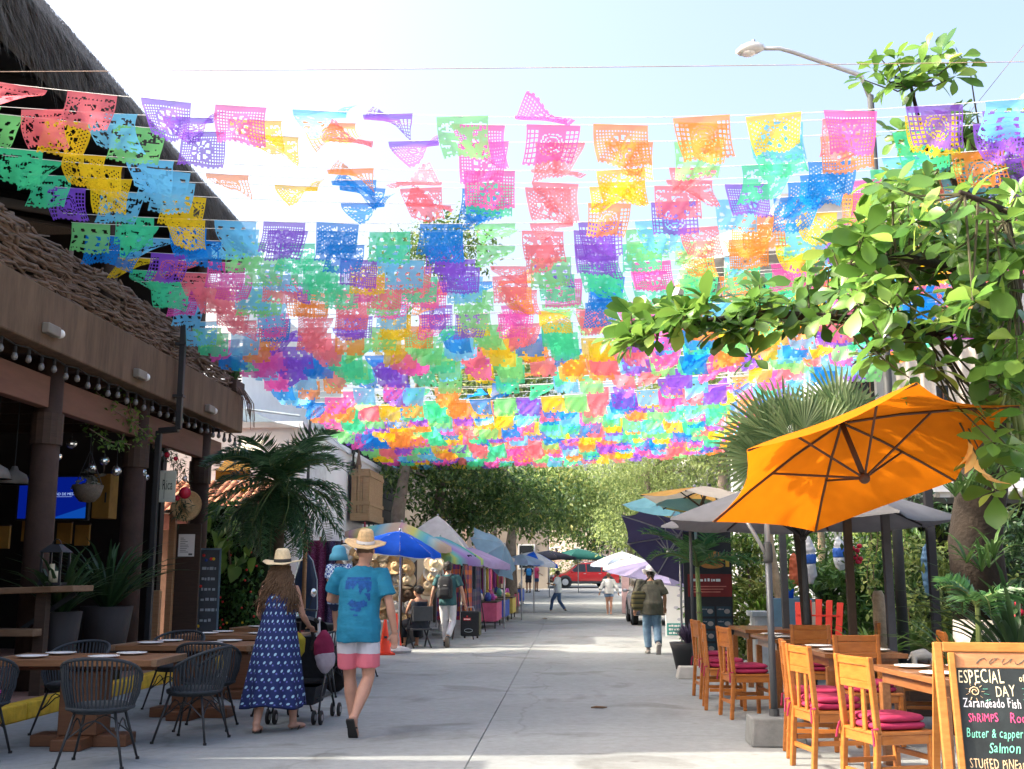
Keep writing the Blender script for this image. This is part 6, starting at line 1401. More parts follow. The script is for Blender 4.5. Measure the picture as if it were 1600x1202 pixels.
for k in range(4):
    MB().tube([T_ @ V(-.12+k*.07+.03*math.cos(q*.9+k), -.0135, .985+.018*math.sin(q*1.3+k)) for q in range(7)], .0016, 4).build('header_scribble', DKT, CBd)
# ================================================================== RIGHT-HAND UMBRELLAS
ORG = CLOTH('umbrella_orange', (.60, .165, .004), .45, var=.08)
BASEC = M('block_concrete', (.17, .18, .18), .9, .2, 5, .35)
mb_ = G(1197, 1138); mx_, my_ = 1.80, 10.1
ou = thing('cantilever_umbrella', 'large tilted orange umbrella on a dark side pole above the wooden tables', 'umbrella', (mx_, my_, 0))
ap = V(2.161, 8.657, 2.656)-V(mx_, my_, 0)
ROWN = M('rib_brown', (.055, .028, .018), .6)
umbrella(ou, ap, 1.23, .395, 6, (-.235, .377, 1), 3.76, ORG, ribm=ROWN, sub=6, sag=.05, strut=.52, rib_r=.011, hubd=.50)
n_, ex_, ey_ = frame_of((-.235, .377, 1))
MB().tube([ap+n_*.02, ap-n_*.5], .022, 8).build('centre_tube', ROWN, ou, True)
MB().tube([V(0, 0, .25), V(0, 0, 1.7)], .031, 12).build('mast', M('mast_grey', (.09, .10, .115), .45, .1, metal=.4), ou, True)
MB().tube([V(0, 0, 1.6), V(0, 0, 2.3)], .026, 12).build('upper_mast', STEEL, ou, True)
MB().lathe([(.04, 1.58), (.045, 1.62), (.04, 1.74), (.032, 1.76)], 12).build('mast_collar', DARKP, ou, True)
MB().tube([V(0, 0, 1.62), V(-.1, -.03, 1.8), V(-.22, -.06, 2.0)], .018, 7).build('crank_arm', STEEL, ou, True)
MB().tube([V(0, 0, 2.27), V(.08, -.35, 2.42), ap*.7+V(0, 0, .3*ap.z)*0+V(0, 0, .78), ap+n_*.03], .024, 9).build('arm', STEEL, ou, True)
MB().add([V(-.24, -.2, .0), V(.24, -.2, 0), V(.24, .2, 0), V(-.24, .2, 0), V(-.22, -.18, .24), V(.22, -.18, .24), V(.22, .18, .24), V(-.22, .18, .24)], [(3,2,1,0), (4,5,6,7), (0,1,5,4), (1,2,6,5), (2,3,7,6), (3,0,4,7)]).build('base_block', BASEC, ou, bev=.015)
MB().lathe([(.045, .24), (.045, .3)], 10).build('socket', DARKP, ou)
GREY = CLOTH('umbrella_grey', (.2, .205, .22), .12); CREAM = CLOTH('umbrella_cream', (.62, .56, .46), .3); TAN = CLOTH('umbrella_tan', (.72, .42, .12), .5)
c = P(1250, 744, 12.7); t = thing('market_umbrella', 'wide grey umbrella behind the orange one', 'umbrella', (c.x, c.y, 0))
umbrella(t, (0, 0, c.z), 1.68, .52, 8, (0, .02, 1), .39, GREY, ribm=BLACKM, sub=4, sag=.03, val=.02); pole(t, (0, 0, 0), (0, 0, c.z), .03, DARKP); MB().lathe([(.28, 0), (.28, .06), (.05, .1)], 18).build('base', DARKP, t)
q = G(1085, 1060); t = thing('market_umbrella', 'cream umbrella with tan underside on a dark pole in a concrete block', 'umbrella', (q.x, q.y, 0))
zc = 1.45+(902-764)*q.y/F_PX
umbrella(t, (.3, 0, zc), 1.02, .28, 6, (.14, .1, 1), .1, [CREAM, TAN], ribm=BLACKM, sub=4, sag=.06); pole(t, (0, 0, .2), (.0, 0, 2.2), .024, DARKP); pole(t, (0, 0, 2.15), (.3, 0, zc), .024, DARKP, 'tilt_pole')
MB().add([V(-.26, -.17, 0), V(.26, -.17, 0), V(.26, .17, 0), V(-.26, .17, 0), V(-.22, -.14, .17), V(.22, -.14, .17), V(.22, .14, .17), V(-.22, .14, .17)], [(3,2,1,0), (4,5,6,7), (0,1,5,4), (1,2,6,5), (2,3,7,6), (3,0,4,7)]).build('base_block', M('block_pale', (.45, .44, .4), .9, .15, 5, .3), t, bev=.015)
c = P(1085, 762, 17.5); t = thing('market_umbrella', 'turquoise umbrella behind the cream one', 'umbrella', (c.x, c.y, 0)); umbrella(t, (0, 0, c.z), 1.15, .42, 8, (.12, 0, 1), .2, CLOTH('umb_turq', (.22, .5, .58), .45), ribm=STEEL); pole(t, (0, 0, 0), (0, 0, c.z), .02)
c = P(1062, 838, 19.5); t = thing('market_umbrella', 'dark purple umbrella tilted steeply beside the street', 'umbrella', (c.x, c.y, 0)); umbrella(t, (0, 0, c.z), 1.05, .3, 8, (.62, .5, .8), .2, CLOTH('umb_purple', (.055, .05, .11), .2), ribm=STEEL, hubd=.4); pole(t, (.0, .1, 0), (0, 0, c.z), .02)
c = P(1030, 876, 24); t = thing('market_umbrella', 'pale lilac umbrella low behind the stooped man', 'umbrella', (c.x, c.y, 0)); umbrella(t, (0, 0, c.z), 1.15, .45, 8, (.2, 0, 1), .2, CLOTH('umb_lilac', (.22, .2, .33), .3), ribm=STEEL); pole(t, (0, 0, 0), (0, 0, c.z), .02)
c = P(1075, 866, 26); t = thing('market_umbrella', 'lilac umbrella half hidden by the potted palm', 'umbrella', (c.x, c.y, 0)); umbrella(t, (0, 0, c.z), 1.0, .4, 8, (.2, 0, 1), .2, MATS['umb_lilac'], ribm=STEEL); pole(t, (0, 0, 0), (0, 0, c.z), .02)
# extra posts
for i, (px, d, col_, lab) in enumerate(((1328, 13.6, (.12, .08, .055), 'square brown wooden post behind the tables'), (1388, 13.2, (.1, .1, .11), 'slim grey post behind the tables'), (1225, 15.5, (.05, .055, .06), 'dark thin post left of the red chair'), (1458, 13.0, (.03, .03, .035), 'black post beside the big tree trunk'))):
    q = P(px, 900, d); tag(MB().box(-.045, .045, -.045, .045, 0, 2.55).build('terrace_post', M('post%d' % i, col_, .8), None, loc=(q.x, q.y, 0), bev=.005), lab, 'post', 'posts of the right terrace')
# ================================================================== RIGHT-HAND SIGNS AND FURNITURE
q = G(1112, 1000); t = thing('menu_banner', 'tall dark menu banner with burger picture and red band', 'sign', (P(1106, 900, 18.6).x, 18.6, 0), .05)
MB().box(-.4, .4, 0, .05, .1, 2.2).build('board', M('banner_black', (.02, .02, .024), .6), t); 
MB().box(-.34, .39, -.012, -.002, 1.13, 1.5).build('red_band', M('banner_red', (.2, .018, .016), .6), t)
writing(t, -.28, -.0145, 1.38, .5, .05, PLATE)
for k in range(3): MB().box(-.28, .2+.05*k, -.0145, -.0125, 1.2+k*.045, 1.215+k*.045).build('text_line', M('dim_red', (.6, .2, .15), .7), t)
BUN = M('bun_print', (.5, .2, .05), .6)
for nm, m_, z, h, w_ in (('bun', BUN, 1.78, .1, .2), ('patty', M('patty_print', (.1, .03, .02), .6), 1.7, .04, .21), ('cheese', M('cheese_print', (.6, .35, .05), .6), 1.735, .02, .215), ('bun', BUN, 1.64, .05, .19)): MB().ball((.08, -.006, z), (w_, .006, h), 16, 8).build(nm+'_picture', m_, t)
MB().box(.3, .36, -.01, -.004, 1.62, 1.82).build('cup_picture', MATS['cheese_print'], t)
for k in range(8):
    x, z = (-.15+.28*(k % 2), .95-.2*(k//2)); MB().box(x, x+.24, -.008, -.002, z-.14, z+.02).build('dish_panel', M('dish_teal', (.02, .05, .07), .6), t); writing(t, x+.02, -.0095, z-.035, .1, .022, STEEL); MB().ball((x+.17, -.009, z-.06), (.05, .003, .04), 10, 6).build('dish_picture', M('dish_grey', (.3, .28, .26), .7), t)
for x in (-.37, .37): MB().box(x-.02, x+.02, .0, .05, 0, .099).build('foot', BLACKM, t)
bq = G(1062, 998); t = thing('menu_board', 'sunlit white menu board with green heading beside the stooped man', 'sign', (bq.x, bq.y, 0), .1)
TEAL = M('sign_teal', (.05, .32, .28), .6)
MB().box(-.33, .33, 0, .04, .05, 1.85).build('board', WHITE, t, bev=.01); MB().box(-.3, .3, -.012, -.002, .08, .36).build('green_panel', TEAL, t); MB().box(-.25, .3, -.012, -.002, 1.28, 1.36).build('green_band', TEAL, t)
for k in range(3): writing(t, -.26, -.0145, .28-.085*k, .5-.08*(k % 2), .05, PLATE)
for k in range(6): MB().ball((rnd.uniform(-.15, .2), -.004, 1.15-.14*k), (.06, .003, .035), 10, 5).build('sketch', M('sketch_grey', (.5, .5, .56), .8), t)
MB().ball((.02, -.004, 1.6), (.14, .004, .13), 14, 6).build('dish_picture', M('dish_red', (.5, .2, .1), .7), t); MB().ball((.04, -.006, 1.62), (.06, .004, .05), 10, 6).build('dish_picture', M('dish_cream', (.7, .55, .4), .7), t)
pq = G(1092, 1000)
t = thing('white_fence', 'short run of white wooden fence boards beside the menu board', 'fence', (pq.x-.05, 24.2, 0))
for k in range(4): MB().box(-.3+k*.16, -.16+k*.16, 0, .04, 0, 1.3+.06*(k % 2)).build('fence_board', M('fence_white', (.66, .63, .56), .8, .12, 6, .2), t, bev=.008)
for z in (.35, 1.0): MB().box(-.3, .32, .041, .08, z, z+.09).build('fence_rail', MATS['fence_white'], t)
# blue table set, white counter, red slat chair
BLP = M('paint_blue', (.08, .17, .25), .7, .15); 
t = thing('serving_counter', 'pale grey serving counter with small things on top behind the tables', 'counter', (3.9, 18.5, 0))
MB().box(-.95, .95, -.3, .3, .82, .9).build('counter_top', M('counter_grey', (.45, .5, .54), .6), t, bev=.01); MB().box(-.9, .9, -.25, .25, .0, .819).build('counter_body', M('counter_pale', (.5, .53, .55), .7), t)
for k in range(4): MB().box(-.86+k*.44, -.46+k*.44, -.27, -.252, .06, .76).build('front_panel', MATS['counter_grey'], t)
for i, (x, nm, m_, lab) in enumerate(((-.6, 'napkin_box', MATS['dark_glass'], 'dark napkin box standing on the serving counter'), (-.2, 'menu_holder', BLP, 'blue menu holder leaning on the serving counter'), (.3, 'menu_holder', PLATE, 'white menu holder on the serving counter'))):
    o = MB().add([V(-.09, -.06, 0), V(.09, -.06, 0), V(.09, .06, 0), V(-.09, .06, 0), V(-.07, .0, .24), V(.07, .0, .24), V(.07, .03, .24), V(-.07, .03, .24)], [(3,2,1,0), (4,5,6,7), (0,1,5,4), (1,2,6,5), (2,3,7,6), (3,0,4,7)]).build(nm, m_, None, loc=(3.9+x, 18.4, .902)); tag(o, lab, 'holder')
t = thing('blue_cupboard', 'weathered blue cupboard left of the red slatted chair', 'cupboard', (P(1240, 950, 16).x, 16, 0))
MB().box(-.3, .3, 0, .4, 0, 1.15).build('carcass', BLP, t, bev=.01); MB().box(.12, .3, -.03, -.002, .05, 1.1).build('door', M('door_cream', (.5, .46, .38), .7), t); MB().ball((.15, -.04, .6), .02, 8, 6).build('knob', BLACKM, t)
t = thing('herb_pot', 'small blue pot with a clipped green herb on the blue cupboard', 'plant', (P(1240, 950, 16).x-.02, 16.15, 1.152)); MB().lathe([(.05, 0), (.07, .13), (.06, .13), (.01, .11)], 14).build('pot', BLUE, t, True); mb = MB(); scatter_leaves(mb, [V(0, 0, .18)], 160, .05, .045); mb.build('leaves', LEAF('herb', (.05, .16, .02), (.12, .28, .05), .3), t, kind='stuff')
REDP = M('paint_red', (.62, .035, .02), .55, .1, 5)
t = thing('red_chair', 'bright red slatted wooden garden chair on the terrace', 'chair', (P(1276, 950, 14.8).x, 14.8, 0), -.5)
for k in range(5): MB().bar(V(-.24+k*.12, -.02, .35), V(-.28+k*.14, .12, 1.12+.04*math.sin(k*PI/4)), .085, .02, up=(0, 1, 0)).build('back_slat', REDP, t, bev=.004)
for k in range(4): MB().box(-.27, .27, -.48+k*.115, -.38+k*.115, .36, .385).build('seat_slat', REDP, t, bev=.004)
for sx in (-.29, .29): MB().box(sx-.025, sx+.025, -.48, -.42, 0, .58).build('front_leg', REDP, t); MB().bar(V(sx, -.3, .34), V(sx, .25, 0), .09, .03, up=(1, 0, 0)).build('back_leg', REDP, t); MB().box(sx-.05, sx+.05, -.52, .1, .581, .605).build('arm_rest', REDP, t)
MB().bar(V(-.28, .1, .95), V(.28, .1, .95), .06, .02).build('back_rail', REDP, t)
# hanging blue-white bundles, flowers, gourds
for i, (px, py, d, cc, lab) in enumerate(((1265, 875, 16, (.45, .48, .52), 'white and blue cloth bundle hanging above the red chair'), (1312, 865, 16, (.42, .46, .5), 'small white and blue bundle right of the larger one'), (1242, 890, 16.4, (.5, .12, .05), 'orange-red hanging ornament left of the white bundle'), (1450, 890, 15, (.06, .14, .25), 'blue cloth hanging beside the black post'))):
    c = P(px, py, d); t = thing('hanging_bundle', lab, 'ornament', c); t.scale = (.72, .72, 1); hgt = .34 if i in (0, 3) else .24
    mb = MB(); mb.loft([ering((.02*math.sin(z*20), 0, z), a, a*.8, 14) for z, a in ((-hgt, .05), (-hgt*.6, .12), (0, .11), (hgt*.4, .13), (hgt*.8, .07), (hgt, .02))]); cloth_part(t, mb, 'bundle', M('bundle%d' % i, cc, .7, .1), .016, 2, .02, 18)
    if i < 2: mb = MB(); mb.loft([ering((0, 0, z), a, a*.85, 14) for z, a in ((-.06, .125), (.02, .14), (.08, .13))]); cloth_part(t, mb, 'blue_wrap', M('wrap_blue', (.02, .1, .42), .7), .016, 2, .01, 18)
    MB().tube([V(0, 0, hgt), V(0, 0, 2.5-c.z)], .005, 4).build('cord', BLACKM, t)
RF = M('flower_crimson', (.6, .02, .06), .6)
for i, (px, py, d) in enumerate(((1338, 865, 14), (1598, 955, 10.5))):
    t = thing('red_flowers', ['cluster of crimson flowers hanging behind the wooden post', 'crimson flowers at the right edge beside the trunk'][i], 'flowers', P(px, py, d))
    for k in range(9): MB().ball((rnd.uniform(-.06, .06), rnd.uniform(-.05, .05), rnd.uniform(-.12, .12)), (.035, .03, .03), 8, 6).build('bloom', RF, t, True)
    mb = MB(); scatter_leaves(mb, [V(0, .05, 0)], 40, .09, .08); mb.build('leaves', STRAP, t, kind='stuff')
t = thing('animal_statue', 'small pale stone animal statue standing on the terrace ledge', 'statue', P(1440, 985, 12.2)); t.location.z = .45; t.scale = (.72, .72, .72)
STONE = M('pale_stone', (.5, .49, .46), .85, .15, 8, .3)
mb = MB(); mb.tube([V(-.17, 0, .24), V(0, 0, .26), V(.16, 0, .25)], [.06, .085, .075], 10)
for x in (-.14, .13):
    for y in (-.04, .04): mb.tube([V(x, y, .22), V(x+.01, y, .1), V(x, y, 0)], [.035, .028, .032], 8)
mb.tube([V(.15, 0, .28), V(.22, 0, .38), V(.25, 0, .42)], [.06, .05, .05], 9); mb.tube([V(.24, 0, .42), V(.31, 0, .38)], [.045, .03], 8); mb.tube([V(-.17, 0, .26), V(-.24, 0, .16)], [.025, .012], 6)
me = voxel(mb, .012, 3); me.materials.append(STONE); link('statue_body', me, t); MB().box(-.26, .3, -.1, .1, -.62, 0).build('plinth', DKW, t)
# low terrace wall / planter boxes and dark walls added for the shade at the back
DKG = M('backdrop_dark', (.03, .032, .028), .95)
sh2 = thing('dark_backdrop', 'dark wall and roof added for the shade behind the right-hand plants', 'shelter', (6.2, 19.2, 0))  # added dark backing that stands in for deep shade
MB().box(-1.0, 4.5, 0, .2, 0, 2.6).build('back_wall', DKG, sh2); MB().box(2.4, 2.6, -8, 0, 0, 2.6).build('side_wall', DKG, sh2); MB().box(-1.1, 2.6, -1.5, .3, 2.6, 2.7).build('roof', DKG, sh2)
pb = thing('planter_box', 'long dark wooden planter box along the back of the terrace', 'planter', (4.6, 13.0, 0))
for k in range(3): MB().box(-.6, 1.8, -.25, -.21, .02+k*.18, .19+k*.18).build('planter_board', DKW, pb, bev=.004)
MB().box(-.6, 1.8, -.209, .25, 0, .5).build('planter_body', DKW, pb)
# ================================================================== POTTED PALM, LAVENDER, TERRACE PLANTS
q = P(1092, 980, 17.4)
t = thing('potted_palm', 'slender palm with arching bright fronds in front of the menu banner', 'palm', (q.x, q.y, 0))
MB().tube([V(0, 0, 0), V(.02, 0, .8), V(0, 0, 1.6)], [.05, .042, .035], 9).build('trunk', M('palm_green', (.14, .2, .06), .6, .2, 12), t, True)
for z in (.35, .62, .9, 1.2): MB().lathe([(.05, z), (.052, z+.02)], 10, (.015, 0, 0)).build('trunk_ring', TRK, t)
PALM2 = LEAF('palm_bright', (.03, .11, .04), (.10, .24, .07), .35, .35)
palm(t, V(0, 0, 1.62), 10, .95, 24, .32, 1.4, PALM2, (.4, 1.25), 8)
q = G(1076, 1046); t = thing('lavender_pot', 'dark pot of purple-grey lavender at the street edge', 'plant', (q.x, q.y, 0))
MB().lathe([(.2, 0), (.26, .3), (.3, .42), (.27, .42), (.01, .38)], 22).build('pot', M('pot_black', (.02, .022, .025), .6), t, True)
LAV = LEAF('lavender', (.06, .045, .09), (.16, .12, .2), .2)
mb = MB(); strap(mb, (0, 0, .36), 260, .36, .02, up=1.2, droop=.35, seg=3)
mb.v = [(v[0]*1.0, v[1], v[2]) for v in mb.v]; mb.build('stems', LAV, t, kind='stuff')
BARK_D0 = M('stem_dim', (.08, .06, .045), .95)
# terrace greenery
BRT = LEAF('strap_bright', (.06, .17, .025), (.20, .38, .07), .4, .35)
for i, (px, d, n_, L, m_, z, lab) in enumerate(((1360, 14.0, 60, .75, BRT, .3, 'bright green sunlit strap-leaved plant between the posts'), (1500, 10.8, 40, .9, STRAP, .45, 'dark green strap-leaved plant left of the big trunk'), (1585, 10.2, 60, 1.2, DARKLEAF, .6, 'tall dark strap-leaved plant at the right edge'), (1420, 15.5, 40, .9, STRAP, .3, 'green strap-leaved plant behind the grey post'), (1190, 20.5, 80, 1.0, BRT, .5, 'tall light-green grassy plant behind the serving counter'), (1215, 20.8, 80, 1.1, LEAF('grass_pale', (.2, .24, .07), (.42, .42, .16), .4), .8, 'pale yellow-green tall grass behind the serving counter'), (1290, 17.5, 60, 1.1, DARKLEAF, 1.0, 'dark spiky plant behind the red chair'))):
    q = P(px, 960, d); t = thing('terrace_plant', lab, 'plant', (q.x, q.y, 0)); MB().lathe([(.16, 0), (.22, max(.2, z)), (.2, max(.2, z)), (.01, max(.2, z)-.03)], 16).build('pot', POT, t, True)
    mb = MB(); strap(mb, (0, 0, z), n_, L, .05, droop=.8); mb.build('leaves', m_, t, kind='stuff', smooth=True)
HVL = LEAF('hanging_vine', (.10, .2, .03), (.36, .44, .14), .4)
for i, (px, d) in enumerate(((1370, 14.2), (1405, 14.4), (1412, 14.7), (1360, 15))):
    c = P(px, 900, d); t = thing('hanging_vine', ['sunlit trailing vine left of the slim grey post', 'long pale trailing vine right of the slim grey post', 'second pale vine behind the long one', 'short vine behind the crimson flowers'][i], 'vine', (c.x, c.y, 2.3), 0, 'trailing vines of the terrace')
    pts = [V(.04*math.sin(k), .03*math.cos(k*1.3), -1.45*k/8) for k in range(9)]; MB().tube(pts, .006, 5).build('stem', STICK, t)
    mb = MB(); scatter_leaves(mb, [a.lerp(b, f/4) for a, b in zip(pts[:-1], pts[1:]) for f in range(4)], 110, .08, .05); mb.build('leaves', HVL, t, kind='stuff')
for i, (px, py, px2, py2, d, r, lab) in enumerate(((1235, 1000, 1205, 860, 17, .09, 'pale crooked tree trunk behind the blue cupboard'), (1378, 1000, 1372, 930, 13.6, .1, 'short sunlit stump beside the bright plant'), (1290, 990, 1282, 820, 18.5, .08, 'whitish thin trunk behind the red chair'))):
    a, b = P(px, py, d), P(px2, py2, d); a.z = 0
    t = thing('slim_tree', lab, 'tree', (a.x, a.y, 0)); b = b-V(a.x, a.y, 0); top = b+V(b.x*.3, 0, .9 if i != 1 else .05)
    MB().tube([V(0, 0, 0), b*.4+V(.03, 0, 0), b*.75, b, top], [r, r*.9, r*.8, r*.7, r*.5], 9).build('trunk', M('bark_pale', (.42, .33, .22), .9, .3, 8, .5), t, True)
    if i != 1:
        mb = MB(); scatter_leaves(mb, [top+V(rnd.gauss(0, .3), rnd.gauss(0, .3), rnd.gauss(.15, .25)) for _ in range(20)], 420, .16, .14, wid=.25); mb.build('crown', LEAF('slim_leaf', (.05, .1, .02), (.2, .26, .07), .35), t, kind='stuff')
LEAF('tree_dark0', (.03, .08, .02), (.12, .24, .05), .35)
# leafy shrubs closing the back of the terrace
for i, (x, y, w_, h_, m_, lab) in enumerate(((3.3, 20.6, .8, 2.3, 'slim_leaf', 'tall light-green shrub behind the serving counter'), (2.95, 21.2, .6, 2.7, 'hedge_leaf', 'tall dark shrub right of the menu banner'), (3.9, 21.3, .8, 2.8, 'tree_dark0', 'tall green shrub filling the gap behind the umbrella mast'), (4.9, 18.2, .8, 2.5, 'tree_dark0', 'dense green shrub behind the white bundles'), (6.2, 16.8, 1.0, 2.7, 'dark_strap', 'large dark shrub behind the terrace posts'), (4.6, 20.2, .9, 2.6, 'hedge_leaf', 'dark leafy shrub behind the blue cupboard'), (5.6, 19.2, .8, 2.4, 'hanging_vine', 'sunlit yellow-green shrub behind the slim grey post'), (4.3, 16.8, .5, 1.7, 'hedge_leaf', 'dark bush between the red chair and the posts'), (5.3, 15.6, .6, 1.9, 'slim_leaf', 'light-green bush behind the crimson flowers'), (5.9, 13.6, .7, 2.2, 'dark_strap', 'dark bush left of the big trunk'))):
    t = thing('garden_shrub', lab, 'shrub', (x, y, 0)); MB().tube([V(0, 0, 0), V(.05, 0, h_*.4), V(0, .05, h_*.7)], [.05, .04, .02], 6).build('stem', BARK_D0, t)
    mb = MB(); cl = [V(rnd.uniform(-w_, w_), rnd.uniform(-.4, .4), rnd.uniform(.15, h_)) for _ in range(60)]; scatter_leaves(mb, cl, 2400, .15, .11, wid=.38); mb.build('leaves', MATS[m_], t, kind='stuff')
# low palm fronds before the big trunk
q = P(1525, 990, 10.0); t = thing('terrace_palm', 'small palm with fanned fronds in front of the big trunk', 'palm', (q.x, q.y, 0))
MB().lathe([(.15, 0), (.2, .35), (.18, .35), (.01, .32)], 16).build('pot', POT, t, True); MB().tube([V(0, 0, .3), V(.03, 0, 1.2)], [.03, .022], 7).build('trunk', RACH, t); palm(t, V(.03, 0, 1.2), 7, .5, 22, .19, 1.9, PALM2, (.4, 1.3), 12)
# fan palm above the umbrellas
FAN = LEAF('fan_leaf', (.07, .14, .05), (.24, .33, .14), .4, .4)
def fan_mesh(R, nseg, rr, spread=2.3):
    mb = MB()
    for k in range(nseg):
        a = -spread/2+spread*k/(nseg-1); l = R*rr.uniform(.85, 1.05)*(1-.15*abs(a)); d = V(math.cos(a), math.sin(a), 0); s_ = V(-math.sin(a), math.cos(a), 0); w_ = .022*R/.7
        p1, p2, p3 = d*l*.55, d*l*.85+V(0, 0, -.05*l), d*l+V(0, 0, -.16*l*rr.uniform(.6, 1.6)); n_ = V(0, 0, .016)
        mb.add([V(0, 0, 0), p1-s_*w_+n_, p1, p1+s_*w_+n_, p2-s_*w_*.5, p2+s_*w_*.5, p3], [(0,1,2), (0,2,3), (1,4,2), (2,5,3), (2,4,6,5)])
    return mb
BARK_D = M('bark_dim', (.06, .05, .04), .95)
fc = P(1225, 662, 13.2); t = thing('fan_palm', 'fan palm with pale green folded fans above the umbrellas', 'palm', (fc.x+.3, fc.y+.5, 0))
MB().tube([V(0, 0, 0), V(-.1, -.2, 1.6), V(-.25, -.45, fc.z-.55)], [.07, .06, .055], 10).build('trunk', BARK_D, t, True)
rr = random.Random(3); fms = [fan_mesh(.75, 20, rr) for _ in range(3)]; fms = [m.mesh('fan', FAN) for m in fms]
cr = V(-.25, -.45, fc.z-.55)
for i, (dx, dz, az, tl, s) in enumerate(((-.45, .1, 2.85, 0, 1), (-.35, .35, 2.3, .3, 1), (-.05, .5, 1.75, -.2, 1), (.3, .45, 1.35, .3, .9), (1.0, .75, 1.6, -.3, 1), (1.15, .55, .9, .2, .9), (-.5, -.15, 3.3, .2, .9), (.1, .2, 2.0, .5, .9), (.6, .25, .9, -.4, .9), (.75, .1, .3, .1, .8), (-.2, .05, 2.6, -.5, .9))):
    b = cr+V(dx*.6, -.1+.1*rr.random(), dz*.6+.2)
    o = link('fan', fms[i % 3], t, b, (PI/2+rr.uniform(-.35, .35), -az, tl)); o.scale = (s*.95,)*3
    MB().tube([V(0, 0, 0), V(0, 0, 0)+(cr-b)*.5+V(0, 0, .05), cr-b], [.008, .011, .014], 5).build('leaf_stalk', RACH, t, loc=b)
# ================================================================== BIG-LEAVED ALMOND TREE ON THE RIGHT
BARK = M('bark_dark', (.022, .016, .012), .95, .4, 7, .7)
bt = P(1535, 960, 11.0)
at = thing('almond_tree', 'large almond tree with big glossy leaves overhanging the street from the right', 'tree', (bt.x, bt.y, 0))
O0 = V(bt.x, bt.y, 0)
def tp(px, py, d): return P(px, py, d)-O0
trunk_pts = [V(0, 0, 1.05), V(-.02, 0, 1.8), tp(1540, 720, 10.8), tp(1560, 600, 10.2), tp(1570, 480, 9.6)]
MB().tube(trunk_pts, [.27, .25, .23, .19, .15], 14).build('trunk', BARK, at, True)
MB().tube([V(.02, 0, 0), V(0, 0, .6), V(0, 0, 1.05)], [.36, .30, .272], 14).build('painted_base', M('limewash', (.70, .68, .62), .9, .15, 8, .4), at, True)
LIMBR = .06
limbs = [[(1570, 480, 9.6), (1460, 520, 8.9), (1330, 500, 8.5), (1200, 490, 8.4), (1080, 505, 8.5), (980, 520, 8.6)], [(1570, 480, 9.6), (1500, 420, 8.6), (1400, 400, 8.0), (1310, 420, 7.9)], [(1570, 480, 9.6), (1540, 330, 10.0), (1450, 250, 10.4), (1420, 120, 10.2)], [(1560, 600, 10.2), (1590, 450, 8.4), (1570, 330, 7.6), (1500, 300, 7.3)], [(1450, 250, 10.4), (1530, 200, 10.6), (1600, 190, 10.8)]]
for l in limbs: MB().tube([tp(*q) for q in l], [LIMBR-.045*k/(len(l)-1) for k in range(len(l))], 8).build('limb', BARK, at, True)
ALM = LEAF('almond_leaf', (.035, .11, .02), (.14, .28, .05), .36, .28, (.26, .40, .08))
lr = random.Random(21)
lmesh = []
for k in range(6):
    L = lr.uniform(.15, .27); vs_, fs_ = leaf_verts(L, L*lr.uniform(.52, .62), lr.uniform(.1, .35), lr.uniform(.05, .35), .66, 6); lmesh.append((vs_, fs_, MB().add(vs_, fs_).mesh('leaf', ALM, True)))
cents = []
for k in range(66): # long branch over the street
    f = lr.random(); px = 955+f*430; cy = 522-f*75; cents.append((px+lr.uniform(-12, 12), cy+lr.uniform(-42, 38)*(.55+f*.75), 8.5+lr.uniform(-.35, .4)))
for k in range(160): cents.append((lr.uniform(1335, 1620), lr.uniform(285, 575), lr.uniform(7.3, 9.4)))
for k in range(64): cents.append((lr.uniform(1390, 1620), lr.uniform(170, 310), lr.uniform(10, 11.6)))
for k in range(20): cents.append((lr.uniform(1535, 1615), lr.uniform(520, 790), lr.uniform(8.0, 9.2)))
cents += [(1365, 110, 10), (1400, 95, 10), (1440, 105, 10), (1470, 85, 10.1), (1385, 135, 10.1), (1490, 120, 10.2), (1430, 140, 10.2), (1515, 105, 10.3), (1420, 120, 10.4), (1460, 125, 10.4), (1350, 125, 10.2), (1375, 90, 10.1), (1405, 125, 10), (1450, 75, 10.2), (1480, 105, 10.1), (1500, 90, 10.3), (1440, 120, 10), (1540, 655, 8.0), (1560, 640, 8.2), (1550, 690, 7.9), (1175, 560, 8.2), (1460, 575, 8), (1420, 590, 8), (1590, 560, 7.6), (1560, 590, 8), (1390, 480, 7.6), (1300, 390, 7.9), (1340, 350, 7.8), (1520, 470, 7.2), (1470, 350, 7.4)]
leaves = []
for c in cents:
    p0 = tp(*c); ax = V(lr.uniform(-.8, .3), lr.uniform(-.7, .1), lr.uniform(.2, 1)).normalized()
    n_ = lr.randint(6, 9); ph = lr.random()*6
    for q in range(n_):
        az = ph+q*2*PI/n_+lr.uniform(-.3, .3); e = lr.uniform(-.55, .75)
        R = ax.to_track_quat('Z', 'Y').to_matrix() @ Euler((lr.uniform(-.4, .4), -e, az)).to_matrix()
        leaves.append((p0+R @ V(.025, 0, 0), R, q % 6, lr.uniform(.75, 1.2)))
leaves.sort(key=lambda l: (l[0]+O0-CAM).length)
for p_, R, k, s in leaves[:300]:
    o = link('leaf', lmesh[k][2], at, p_, R.to_euler()); o.scale = (s, s, s)
mb = MB()
for p_, R, k, s in leaves[300:]: mb.add([p_+R @ (v*s) for v in lmesh[k][0]], lmesh[k][1])
mb.build('foliage', ALM, at, True, kind='stuff')
lb = [tp(*a).lerp(tp(*b_), f/10) for l in limbs for a, b_ in zip(l[:-1], l[1:]) for f in range(10)]
mb = MB()
for c in cents:
    p0 = tp(*c); b = min(lb, key=lambda z: (z-p0).length); mb.tube([b, b.lerp(p0, .55)+V(0, 0, -.06), p0], [.011, .008, .005], 5)
mb.build('twigs', M('twig_green', (.07, .065, .035), .8), at, kind='stuff')
